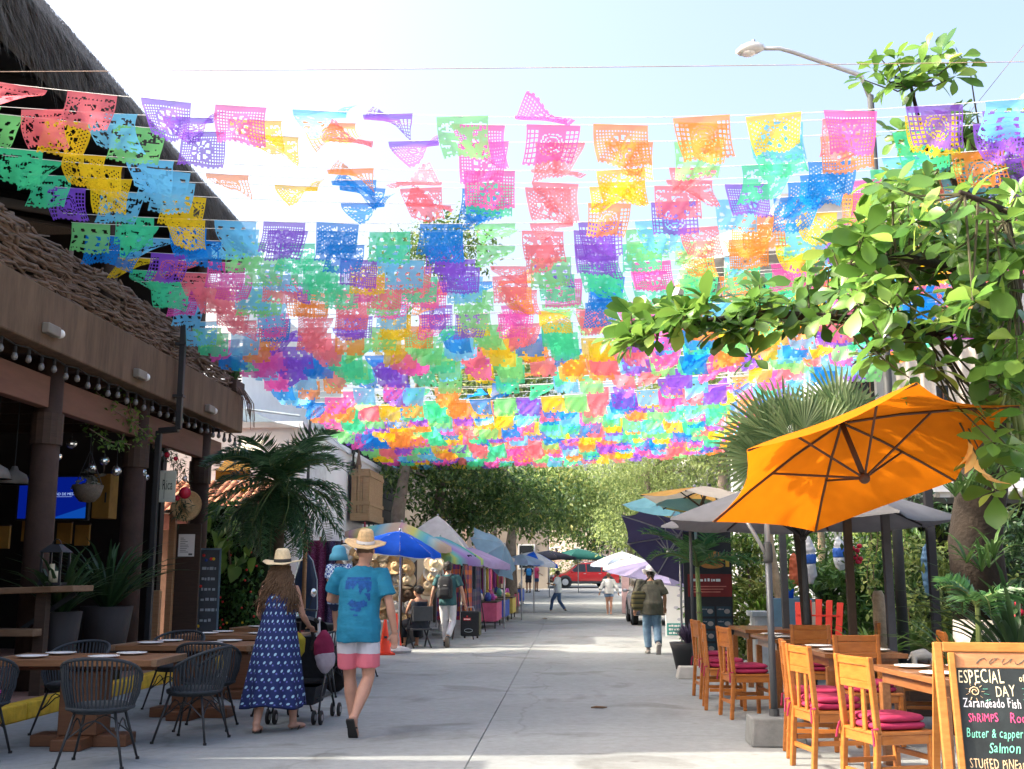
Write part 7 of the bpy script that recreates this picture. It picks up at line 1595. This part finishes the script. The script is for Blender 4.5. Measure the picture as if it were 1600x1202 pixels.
wl = [MB().add(*leaf_verts(.16, .07, .9, .9, .5, 4)).build('withered_leaf', LEAF('withered', (.55, .32, .08), (.72, .48, .16), .4), at, True, loc=tp(1512+8*k, 690+14*k, 7.9), rot=(k, 1.3, k*2)) for k in range(4)]
for k in range(5): # hanging pods of an epiphyte on the trunk
    a = tp(1575+6*k, 560+10*k, 8.6); MB().tube([a, a+V(-.05, 0, -.25), a+V(-.12+.05*k, 0, -.55-.08*k)], [.02, .028, .008], 6).build('pod', LEAF('pod_green', (.14, .2, .06), (.3, .36, .14), .2), at, True)
ep = MB()
for k in range(12):
    a = tp(1500+lr.uniform(-8, 60), lr.uniform(640, 900), 10.3); strap(ep, a, 9, .38, .035, lr)
ep.build('epiphyte_leaves', STRAP, at, kind='stuff')
# ================================================================== TREES FURTHER DOWN THE STREET
def tree(name, lab, base, trunk, blobs, nleaf, size, mat, seed, bark=None, wid=.5, group='trees down the street'):
    rr = random.Random(seed); t = thing(name, lab, 'tree', base, 0, group); base = Vector(base)
    tk = [Vector(p)-base for p in trunk]
    MB().tube(tk, [max(.05, trunk_r*(1-.6*k/(len(tk)-1))) for k in range(len(tk)) for trunk_r in (.26,)], 9).build('trunk', bark or BARK2, t, True)
    for i, (c, r) in enumerate(blobs):
        c = Vector(c)-base
        b = min(tk, key=lambda z: (z-c).length); MB().tube([b, b.lerp(c, .5)+V(rr.uniform(-.3, .3), 0, .2), c], [.09, .06, .025], 6).build('limb', bark or BARK2, t, True)
    mb = MB(); tot = sum(r[0]*r[1]+r[0]*r[2]+r[1]*r[2] for c, r in blobs)
    for c, r in blobs:
        c = Vector(c)-base; n_ = int(nleaf*(r[0]*r[1]+r[0]*r[2]+r[1]*r[2])/tot); ncl = max(8, n_//26); cl = []
        for _ in range(ncl):
            d = V(rr.gauss(0, 1), rr.gauss(0, 1), rr.gauss(0, 1)).normalized(); f = rr.uniform(.55, 1.08)
            cl.append(c+V(d.x*r[0]*f, d.y*r[1]*f, d.z*r[2]*f))
        for _ in range(n_):
            q = rr.choice(cl)+V(rr.gauss(0, size*1.7), rr.gauss(0, size*1.7), rr.gauss(0, size*1.1)); s = size*rr.uniform(.55, 1.25)
            vs_, fs_ = leaf_verts(s, s*wid, .3, .3, .5, 2); R = Euler((rr.uniform(-.8, .8), rr.uniform(-.3, 1.0), rr.uniform(0, 6.3))).to_matrix(); mb.add([q+R @ v for v in vs_], fs_)
    mb.build('crown', mat, t, kind='stuff'); return t
BARK2 = M('bark_grey', (.20, .17, .14), .95, .3, 6, .6)
DL = LEAF('tree_dark', (.024, .065, .022), (.09, .18, .045), .3, .45, (.28, .3, .08)); ML = LEAF('tree_mid', (.06, .12, .04), (.2, .29, .08), .35, .5, (.35, .36, .12)); FL = LEAF('tree_feathery', (.10, .17, .06), (.3, .38, .14), .4, .5)
def B(px, py, d, rx, ry, rz_): return (P(px, py, d), (rx, ry, rz_))
tree('street_tree', 'tall grey-trunked tree with dark leaves behind the rainbow umbrella', (P(622, 800, 33).x, 33, 0), [(P(622, 800, 33).x, 33, 0), P(622, 800, 33), P(632, 740, 33), P(640, 660, 33)], [B(665, 745, 34, 1.5, 1.5, .9), B(655, 660, 34, 1.6, 1.6, 1.0), B(700, 700, 35, 1.6, 1.6, 1.0), B(640, 420, 36, 1.6, 1.6, 1.3), B(700, 380, 36, 1.5, 1.5, 1.0)], 7000, .20, DL, 1)
tree('street_tree', 'broad dark tree with leaning trunk over the left stalls', (P(690, 850, 36).x, 36, 0), [(P(690, 850, 36).x, 36, 0), P(680, 820, 36), P(692, 750, 36), P(730, 700, 36)], [B(735, 770, 37, 1.8, 1.6, 1.0), B(790, 760, 38, 1.7, 1.6, 1.0), B(760, 800, 37, 1.5, 1.3, .6), B(700, 720, 36, 1.4, 1.4, .9), B(830, 790, 39, 1.4, 1.3, .8), B(690, 800, 36, .9, .9, .6)], 9500, .20, DL, 2)
tree('street_tree', 'dark tree with yellowing leaves left of the street opening', (P(800, 860, 44).x, 44, hz(44)), [(P(800, 860, 44).x, 44, hz(44)), P(798, 850, 44), P(805, 800, 44), P(830, 760, 44)], [B(840, 765, 45, 2.0, 1.6, 1.2), B(885, 780, 46, 1.5, 1.5, 1.1), B(850, 815, 45, 1.4, 1.3, .7), B(800, 780, 44, 1.5, 1.4, 1.0), B(780, 560, 44, 2.2, 1.6, 1.0)], 8500, .22, ML, 3)
tree('street_tree', 'round dark green tree closing the end of the street', (P(930, 880, 79).x, 79, hz(79)), [(P(930, 880, 79).x, 79, hz(79)), P(928, 850, 79), P(925, 800, 79)], [B(915, 812, 79, 3.0, 2.2, 1.8), B(942, 788, 80, 3.0, 2.2, 1.7), B(888, 797, 80, 2.0, 2.2, 1.5), B(938, 842, 78.5, 1.9, 1.5, 1.0)], 6500, .32, DL, 4)
tree('street_tree', 'light feathery tree on the right of the far street', (P(1020, 870, 46).x, 46, hz(46)), [(P(1020, 870, 46).x, 46, hz(46)), P(1018, 800, 46), P(1010, 740, 46)], [B(985, 765, 46, 1.9, 1.6, 1.0), B(1030, 750, 46, 2.2, 1.8, 1.1), B(1090, 745, 46, 1.9, 1.8, 1.0), B(1000, 720, 47, 2.2, 1.8, 1.0), B(1060, 700, 47, 2.2, 1.8, 1.0), B(1040, 790, 45, 1.4, 1.3, .7), B(1000, 815, 45, 1.0, 1.0, .6)], 10000, .20, FL, 5, wid=.35)
tree('street_tree', 'pale green bushy tree beyond the purple umbrella', (P(985, 880, 56).x, 56, hz(56)), [(P(985, 880, 56).x, 56, hz(56)), P(985, 850, 56), P(985, 820, 56)], [B(985, 835, 56, 1.6, 1.4, 1.0), B(965, 800, 57, 1.5, 1.4, .9), B(1010, 830, 55, 1.3, 1.2, .8)], 4500, .22, FL, 6)
tree('street_tree', 'tall tree glimpsed between the flags on the right', (P(1130, 850, 36).x, 36, 0), [(P(1130, 850, 36).x, 36, 0), P(1130, 760, 36), P(1128, 660, 36)], [B(1120, 640, 36, 1.8, 1.5, .9), B(1080, 610, 37, 1.7, 1.5, .8), B(1060, 570, 37, 1.5, 1.5, .7), B(1130, 700, 36, 1.3, 1.3, .7)], 6000, .2, FL, 7)
tree('street_tree', 'dark tree top glimpsed through the flags above the street', (P(770, 870, 52).x, 52, hz(52)), [(P(770, 870, 52).x, 52, hz(52)), P(770, 800, 52), P(775, 640, 52)], [B(770, 570, 52, 2.6, 2, 1.2), B(720, 590, 52, 2.0, 2, 1.0), B(820, 610, 53, 1.8, 2, .9)], 5200, .26, DL, 8)
tree('street_tree', 'far light tree closing the street on the left side', (P(850, 870, 84).x, 84, hz(84)), [(P(850, 870, 84).x, 84, hz(84)), P(850, 850, 84), P(850, 800, 84)], [B(830, 800, 84, 4, 2.5, 2.6), B(780, 800, 86, 4, 2.5, 2.5), B(870, 770, 88, 4, 2.5, 2.2)], 5200, .4, ML, 9)
tree('street_tree', 'far pale tree behind the round dark one', (P(990, 870, 95).x, 95, hz(95)), [(P(990, 870, 95).x, 95, hz(95)), P(990, 850, 95), P(990, 800, 95)], [B(970, 770, 95, 5, 3, 2.8), B(1040, 780, 95, 5, 3, 3.0), B(920, 760, 98, 5, 3, 2.5)], 5200, .42, FL, 10)
# ================================================================== CARS AND FAR END
def car(t, paint, Lh=2.25, W_=.9):
    """nose towards -X; all parts named"""
    prof = [(-2.2, .35), (-2.22, .62), (-2.1, .82), (-1.25, .98), (-.55, 1.52), (.1, 1.64), (1.2, 1.62), (1.95, 1.2), (2.15, 1.05), (2.2, .6), (2.15, .32)]
    ww = [.74, .8, .84, .88, .70, .68, .67, .78, .82, .84, .8]
    mb = MB(); n = len(prof)
    low = [(-2.2, .3), (2.15, .3)]
    L_ = [V(x, -w_, z) for (x, z), w_ in zip(prof, ww)]; R_ = [V(x, w_, z) for (x, z), w_ in zip(prof, ww)]
    belt = [V(x, -.9, .78) for x, z in prof]; beltR = [V(x, .9, .78) for x, z in prof]
    secs = []
    for (x, z), w_ in zip(prof, ww): pass
    xs = [-2.2, -2.0, -1.3, -.7, -.2, .6, 1.3, 1.8, 2.1, 2.2]
    def top(x):
        for (xa, za), (xb, zb) in zip(prof[1:-1], prof[2:]):
            if xa <= x <= xb: return za+(zb-za)*(x-xa)/(xb-xa)
        return .6
    rings = []
    for x in xs:
        zt = max(.62, top(x)); zb = .98 if zt > 1.05 else zt-.04; wt = .68 if zt > 1.05 else .84; e = .12 if abs(x) > 2.1 else 0
        rings.append([V(x, -.86+e, .3), V(x, -.9+e, .6), V(x, -.89+e, zb-.02), V(x, -wt+e, zt-.05), V(x, -wt*.8, zt), V(x, wt*.8, zt), V(x, wt-e, zt-.05), V(x, .89-e, zb-.02), V(x, .9-e, .6), V(x, .86-e, .3)])
    mb.loft(rings); body = mb.build('body', paint, t, True); body.modifiers.new('es', 'EDGE_SPLIT').split_angle = .7
    for sy in (-1, 1):
        for x0, x1, x2, x3 in ((-1.05, -.05, -.05, -.5), (.02, .95, .95, .02), (1.02, 1.75, 1.35, 1.02)):
            y0, y1 = sy*.895, sy*.72
            MB().add([V(x0, y0, 1.0), V(x1, y0, 1.0), V(x2, y1, 1.5), V(x3, y1, 1.5)], [(0, 1, 2, 3)]).build('side_window', MATS['dark_glass'], t)
        MB().box(-1.9, 1.9, sy*.89-.02, sy*.89+.02, .28, .42).build('sill_trim', DARKP, t)
        for x in (-1.4, 1.4):
            wv = MB().lathe([(.2, -.1), (.33, -.11), (.36, -.06), (.36, .06), (.33, .11), (.2, .1)], 22, M=Matrix.Translation((x, sy*.82, .36)) @ Matrix.Rotation(PI/2, 4, 'X')).build('tyre', RUBBER, t, True)
            MB().lathe([(.03, -.12), (.21, -.1), (.21, .1), (.03, .12)], 12, M=Matrix.Translation((x, sy*.82, .36)) @ Matrix.Rotation(PI/2, 4, 'X')).build('rim', GALV, wv)
            MB().lathe([(.36, -.02), (.43, -.02), (.43, .02), (.36, .02)], 22, M=Matrix.Translation((x, sy*.89, .37)) @ Matrix.Rotation(PI/2, 4, 'X')).build('wheel_arch', DARKP, t)
        MB().box(2.08, 2.2, sy*.62-.15, sy*.62+.15, .8, 1.05).build('tail_light', M('tail_red', (.6, .05, .02), .3), t, bev=.02); MB().box(-2.19, -2.08, sy*.6-.16, sy*.6+.16, .66, .78).build('headlight', PLATE, t, bev=.02)
        MB().ball((-.95, sy*.98, 1.02), (.08, .09, .06)).build('door_mirror', paint, t, True)
        for x in (-.1, .9): MB().box(x-.1, x+.06, sy*.9-.012, sy*.9+.012, .88, .91).build('door_handle', GALV, t)
    MB().add([V(-1.22, -.7, 1.0), V(-1.22, .7, 1.0), V(-.6, .56, 1.5), V(-.6, -.56, 1.5)], [(0, 1, 2, 3)]).build('windscreen', MATS['dark_glass'], t)
    MB().add([V(2.0, -.66, 1.2), V(2.0, .66, 1.2), V(1.4, .55, 1.59), V(1.4, -.55, 1.59)], [(0, 3, 2, 1)]).build('rear_window', MATS['dark_glass'], t, loc=(.03, 0, .02))
    for x in (-2.24, 2.2): MB().box(x-.04, x+.06, -.85, .85, .32, .55).build('bumper', DARKP, t, bev=.03)
    for y in (-.62, .62): MB().tube([V(-.3, y, 1.66), V(1.3, y, 1.66)], .02, 5).build('roof_rail', GALV, t)
q = P(915, 905, 72)
t = thing('red_car', 'shiny red car parked across the far end of the street', 'car', (q.x-.1, 72, hz(72)), .18)
car(t, M('car_red', (.55, .01, .015), .22, .04, 3, coat=.8))
q = G(1008, 975); t = thing('silver_car', 'silver car parked on the right, mostly hidden behind the stooped man', 'car', (q.x+.45, 33.8+2.2, 0), -PI/2)
car(t, M('car_silver', (.45, .47, .5), .3, .04, 3, coat=.6))
q = G(830, 920)
# pink post and red stand on the right
q = G(968, 955); t = thing('pink_post', 'pink and white painted gate post on the far right', 'post', (q.x+.05, 44, hz(44)))
MB().box(-.14, .14, -.14, .14, 0, 2.0).build('shaft', M('post_pink', (.6, .4, .4), .8), t, bev=.01); MB().box(-.18, .18, -.18, .18, 2.001, 2.12).build('cap', WHITE, t, bev=.01)
q = G(975, 952); t = thing('red_stand', 'red metal display stand near the pink post', 'stand', (q.x+.05, 40.5, 0))
for x in (-.25, .25):
    for y in (-.2, .2): MB().box(x-.02, x+.02, y-.02, y+.02, 0, 1.1).build('leg', REDP, t)
for z in (.3, .7, 1.1): MB().box(-.28, .28, -.23, .23, z, z+.03).build('shelf', REDP, t)
# far end: house walls and blossom glimpsed under the trees
for i, (px, py, d, w_, h_, cc, lab) in enumerate(((905, 850, 110, 16, 5.5, (.62, .52, .44), 'cream far house closing the end of the street'), (1010, 850, 90, 8, 5, (.6, .58, .55), 'white far house behind the pale trees'), (770, 850, 70, 7, 4.5, (.45, .38, .3), 'ochre far house behind the left trees'))):
    c = P(px, py, d); t = thing('far_house', lab, 'house', (c.x, c.y, hz(d)), 0, 'houses at the end of the street')
    MB().box(-w_/2, w_/2, 0, 6, 0, h_).build('wall', M('farwall%d' % i, cc, .9, .15, .6), t); MB().box(-w_/2-.3, w_/2+.3, -.3, 6.3, h_, h_+.35).build('roof', TILE, t)
    for k in range(int(w_//2.2)):
        x = -w_/2+.7+k*2.2; wn = MB().box(x, x+1.1, -.06, -.002, 1.2, 2.8).build('window', WHITE, t); MB().box(x+.1, x+1.0, -.08, -.062, 1.3, 2.7).build('pane', MATS['dark_glass'], wn)
    MB().box(-.5, .5, -.07, -.003, 0, 2.2).build('door', DKW, t)
for i, (y0, y1, cc, lab) in enumerate(((41, 50, (.45, .4, .34), 'low cream shop row added behind the left trees to shade the far street'), (52.5, 68, (.4, .3, .24), 'brick-coloured shop row added far down on the left to shade the street'))):  # both rows added to cast shade across the far street
    t = thing('added_shop_row', lab, 'building', (-4.9, y0, hz(y0)-.1), 0, 'shops added for shade down the left side'); L_ = y1-y0
    MB().box(-7, 0, 0, L_, 0, 5.6).build('wall', M('shopwall%d' % i, cc, .9, .15, .8), t); MB().box(-7.2, .25, -.2, L_+.2, 5.6, 5.85).build('roof', CONC, t)
    for k in range(int(L_//3)):
        y = .6+k*3; MB().box(.002, .05, y, y+1.8, 0, 2.3).build('shop_front', MATS['dark_glass'], t); wn = MB().box(.002, .05, y+.2, y+1.5, 3.4, 4.7).build('window', WHITE, t); MB().box(.052, .06, y+.3, y+1.4, 3.5, 4.6).build('pane', MATS['dark_glass'], wn)
        MB().add([V(.003, y-.1, 2.75), V(.003, y+1.9, 2.75), V(.8, y+1.9, 2.4), V(.8, y-.1, 2.4)], [(0, 1, 2, 3)]).build('awning', [CREAM, MATS['awning_yellow'], TAN][k % 3], t)
bs_ = thing('flowering_shrub', 'pink-white flowering shrub at the end of the street behind the red car', 'shrub', (P(905, 860, 80).x, 80, hz(80)))
mb = MB(); scatter_leaves(mb, [V(rnd.uniform(-2.6, 2.6), rnd.uniform(-.6, .6), rnd.uniform(.6, 2.4)) for _ in range(60)], 1400, .22, .25); mb.build('leaves', ML, bs_, kind='stuff')
mb = MB(); scatter_leaves(mb, [V(rnd.uniform(-2.6, 2.6), rnd.uniform(-1.0, .0), rnd.uniform(1.2, 2.9)) for _ in range(40)], 800, .2, .2, wid=.9); mb.build('blossom', LEAF('blossom', (.75, .55, .5), (.85, .78, .75), .4), bs_, kind='stuff')
MB().tube([V(0, 0, 0), V(.1, 0, 1.4)], .12, 7).build('trunk', BARK2, bs_)
# ================================================================== CUT-PAPER FLAGS
FC = {'purple': (.27, .10, .68), 'yellow': (.90, .60, .02), 'green': (.08, .74, .36), 'pink': (.88, .12, .46), 'blue': (.01, .25, .74), 'sky blue': (.18, .60, .90), 'orange': (.94, .32, .06), 'coral': (.90, .20, .24), 'lime': (.25, .75, .25)}
cn = list(FC); FM = [CLOTH('paper_'+k.replace(' ', '_'), FC[k], .62, var=.05, scale=3, clear=.2) for k in cn]
fr = random.Random(11)
NX, NY, FW, FH = 36, 26, .47, .36
def hole(p, u, v, i, k, nx, ny):
    """True where the paper is cut away; u, v in 0..1"""
    if v < .10 or u < .035 or u > .965: return False
    if k >= ny-1: return (i//2) % 2 == 0
    if v > .93: return False
    du, dv = (u-.5)*1.35, v-.53; r = math.hypot(du, dv); a = math.atan2(dv, du)
    if p == 0:   # lattice corners and rosette
        if r < .11: return r > .06 and int(a*4+20) % 2 == 0
        if r < .27: return int((a+PI)*16/(2*PI)) % 2 == 0 and r > .15
        if r < .33: return False
        return i % 2 == 0 and k % 2 == 0
    if p == 1:   # side grids
        if u < .24 or u > .76: return (i % 3 != 0) and (k % 3 != 0)
        return r > .08 and r < .36 and (int(r*22) % 2 == 0) and int((a+PI)*9) % 3 != 0
    if p == 2:   # sun
        if r < .15: return False
        if r < .22: return int((a+PI)*20/(2*PI)) % 2 == 0
        if r < .36: return int((a+PI)*14/(2*PI)+.5) % 2 == 0 and r > .26
        return (i+k) % 3 == 0 and (i % 2 == 0)
    if p == 3:   # birds and leaves: soft blobs ringed with slits
        return (mnoise.noise(V(u*7, v*7, 3.3)) > .2 and (i+k) % 4 != 0) or ((u < .17 or u > .83 or v < .22) and i % 3 == 1 and k % 3 == 1)
    if p == 4:   # garland arcs
        return (math.sin(u*22+math.sin(v*9)*1.5) > .45 and math.sin(v*30) > -.1) or (v > .8 and i % 3 == 0 and k % 2 == 0)
    return mnoise.noise(V(u*6+4, v*7, 8.1)) > .12 and (i % 3 != 0 or k % 2)
def flag_mesh(p, shape, nx, ny, name='paper_flag'):
    a0, a1, tw, rp, sh, fold = shape
    def pos(u, v):
        x = (u-.5)*FW; y = z = 0.0; st = 8
        vv = v*FH; n_ = max(1, int(st*v+.5)); 
        for s_ in range(n_):
            t = (s_+.5)/n_*v; ph = a0*min(1, t*5)+a1*t+tw*(u-.5)*min(1, t*4)
            y += math.sin(ph)*vv/n_; z -= math.cos(ph)*vv/n_
        y += rp*math.sin(u*7+v*4+a0*9)*.03*v*1.5; x += sh*v*v*FH+fold*v*(u-.5)*-.22
        return V(x, y, z)
    idx = {}; mb = MB()
    def vi(i, k):
        if (i, k) not in idx: idx[(i, k)] = len(mb.v); mb.v.append(tuple(pos(i/nx, k/ny)))
        return idx[(i, k)]
    for k in range(ny):
        for i in range(nx):
            if hole(p, (i+.5)/nx, (k+.5)/ny, i, k, nx, ny) and (nx > 20 or (i*5+k*3) % 4 == 0): continue
            mb.f.append((vi(i, k), vi(i, k+1), vi(i+1, k+1), vi(i+1, k))); mb.mi.append(mb.cur)
    return mb
SHP = [(0, .15, .2, 1, .05, .1), (.25, .2, -.3, 1, -.1, .3), (-.2, .3, .2, 1, .15, .2), (.6, .5, .5, 1.5, .1, .4), (-.5, -.4, -.6, 1.5, -.2, .5), (.1, -.3, 0, .8, .0, .05), (.05, .1, .1, 1.2, .1, 0.0), (-.35, .8, .9, 1, .25, .6), (1.25, .5, .6, 2, .1, .3), (-1.3, -.4, -.8, 2, -.1, .2), (1.7, .4, 1.2, 2, .2, .4), (.3, -.5, -1.0, 1.5, -.3, .6), (-.1, .25, .35, .7, .0, .1), (.8, -.6, -.5, 1.5, .2, .3)]
WT = [4, 4, 4, 4, 4, 3.5, 3.5, 3.5, 1.8, 1.8, 1.2, 3.5, 3.5, 3]
near_me = {}; far_me = {}
def get_near(p, s):
    if (p, s) not in near_me: near_me[(p, s)] = flag_mesh(p, SHP[s], NX, NY).mesh('paper_flag', FM[0])
    return near_me[(p, s)]
def get_far(p, s):
    if (p, s) not in far_me: far_me[(p, s)] = flag_mesh(p, SHP[s], 12, 9)
    return far_me[(p, s)]
def interp(x, pts):
    for (a, b), (c, d) in zip(pts[:-1], pts[1:]):
        if x <= c: return b+(d-b)*(x-a)/(c-a)
    return pts[-1][1]
STRING = M('string_white', (.75, .75, .72), .8, .05)
ones = ['', 'first', 'second', 'third', 'fourth', 'fifth', 'sixth', 'seventh', 'eighth', 'ninth', 'tenth', 'eleventh', 'twelfth', 'thirteenth', 'fourteenth', 'fifteenth', 'sixteenth', 'seventeenth', 'eighteenth', 'nineteenth']
def ordinal(n):
    if n < 20: return ones[n]
    t, u = divmod(n, 10); return ['', '', 'twentieth', 'thirtieth', 'fortieth', 'fiftieth', 'sixtieth', 'seventieth', 'eightieth'][t] if u == 0 else ['', '', 'twenty', 'thirty', 'forty', 'fifty', 'sixty', 'seventy', 'eighty'][t]+'-'+ones[u]
colcol = [fr.randrange(9) for _ in range(34)]
zn = (P(0, 128, 8.75).z, P(720, 183, 8.75).z, P(1600, 112, 8.75).z); zf = (P(575, 688, 34).z, P(800, 712, 34).z, P(1120, 690, 34).z); print('flag heights', zn, zf)
Y = 8.75; row = 0; nflag = 0; GROUP2 = 23.0
while Y < 34.5:
    x0 = -5.76; x1 = 6.3 if Y < 22 else 5.0+fr.uniform(-.3, .5)
    f_ = (Y-8.75)/25.25; zl, zm_, zr = [a+(b-a)*f_ for a, b in zip(zn, zf)]; zl = interp(Y, ((8.7, 5.86), (10, 5.68), (13, 5.42), (17.5, 5.2), (27, 5.08), (36, 5.15)))+fr.uniform(-.07, .07); zr += fr.uniform(-.1, .1); sag = (zl+zr)/2-zm_+fr.uniform(-.06, .08)
    tilt = fr.uniform(-.12, .12)
    def at_(x):
        f = (x-x0)/(x1-x0); return V(x, Y+tilt*(f-.5), zl+(zr-zl)*f-sag*4*f*(1-f))
    far = nflag > 330
    lab = '%s line of cut-paper flags from the front, strung across the street' % ordinal(row+1)
    bt_ = thing('bunting_line', lab, 'bunting', at_(0), 0, 'lines of cut-paper flags'); O_ = at_(0)
    MB().tube([at_(x0+(x1-x0)*k/20)-O_ for k in range(21)], .0035 if Y < 15 else .005, 4).build('string', STRING, bt_)
    xb = x0+.34+.09*math.sin(row*.55)+fr.uniform(-.03, .03); x = xb; ci = 0; mb = MB()
    step = .655 if Y < 11.2 else (.585 if Y < 16 else (.54 if Y < 21 else .5))
    while x < x1-.25:
        ci += 1
        if fr.random() < .62: colcol[ci] = fr.choice([z for z in range(9) if z != colcol[ci-1]])
        c = colcol[ci]; s = fr.choices(range(len(SHP)), WT)[0]; p = (c*2+fr.randrange(2)) % 6
        q = at_(x); px, py, dd = proj(q)
        # in the open middle of the first lines the wind has blown most flags flat
        gap = Y < 11.4 and 300 < px < 690
        if gap and fr.random() < .68: s = fr.choice((8, 9, 10, 10))
        skip = (not (-90 < px < 1690)) or (gap and Y > 9.6 and fr.random() < .45) or (fr.random() < .05)
        if 19.6 < Y < 22.6 and fr.random() < .7: skip = True
        if not skip:
            sl_ = (at_(x+.2)-at_(x-.2)); roll = -math.atan2(sl_.z, sl_.x); rz = fr.uniform(-.18, .18)
            sc_ = fr.uniform(.94, 1.04)
            if not far:
                o = link('paper_flag', get_near(p, s), bt_, q-O_, (0, roll, rz)); o.scale = (sc_ if fr.random() < .5 else -sc_, sc_, sc_)
                o.material_slots[0].link = 'OBJECT'; o.material_slots[0].material = FM[c]
            else:
                src = get_far(p, s); Mx = Matrix.Translation(q-O_) @ Euler((0, roll, rz)).to_matrix().to_4x4() @ Matrix.Scale(sc_, 4)
                mb.cur = c; mb.add([Mx @ Vector(v) for v in src.v], src.f)
            nflag += 1
        xb += step; x = xb+fr.uniform(-.035, .035)
    if mb.f: mb.build('paper_flags', FM, bt_, kind='stuff')
    row += 1; Y += (.37 if Y < 14 else .40)+fr.uniform(-.05, .05)
bpy.data.scenes.remove(WORK)
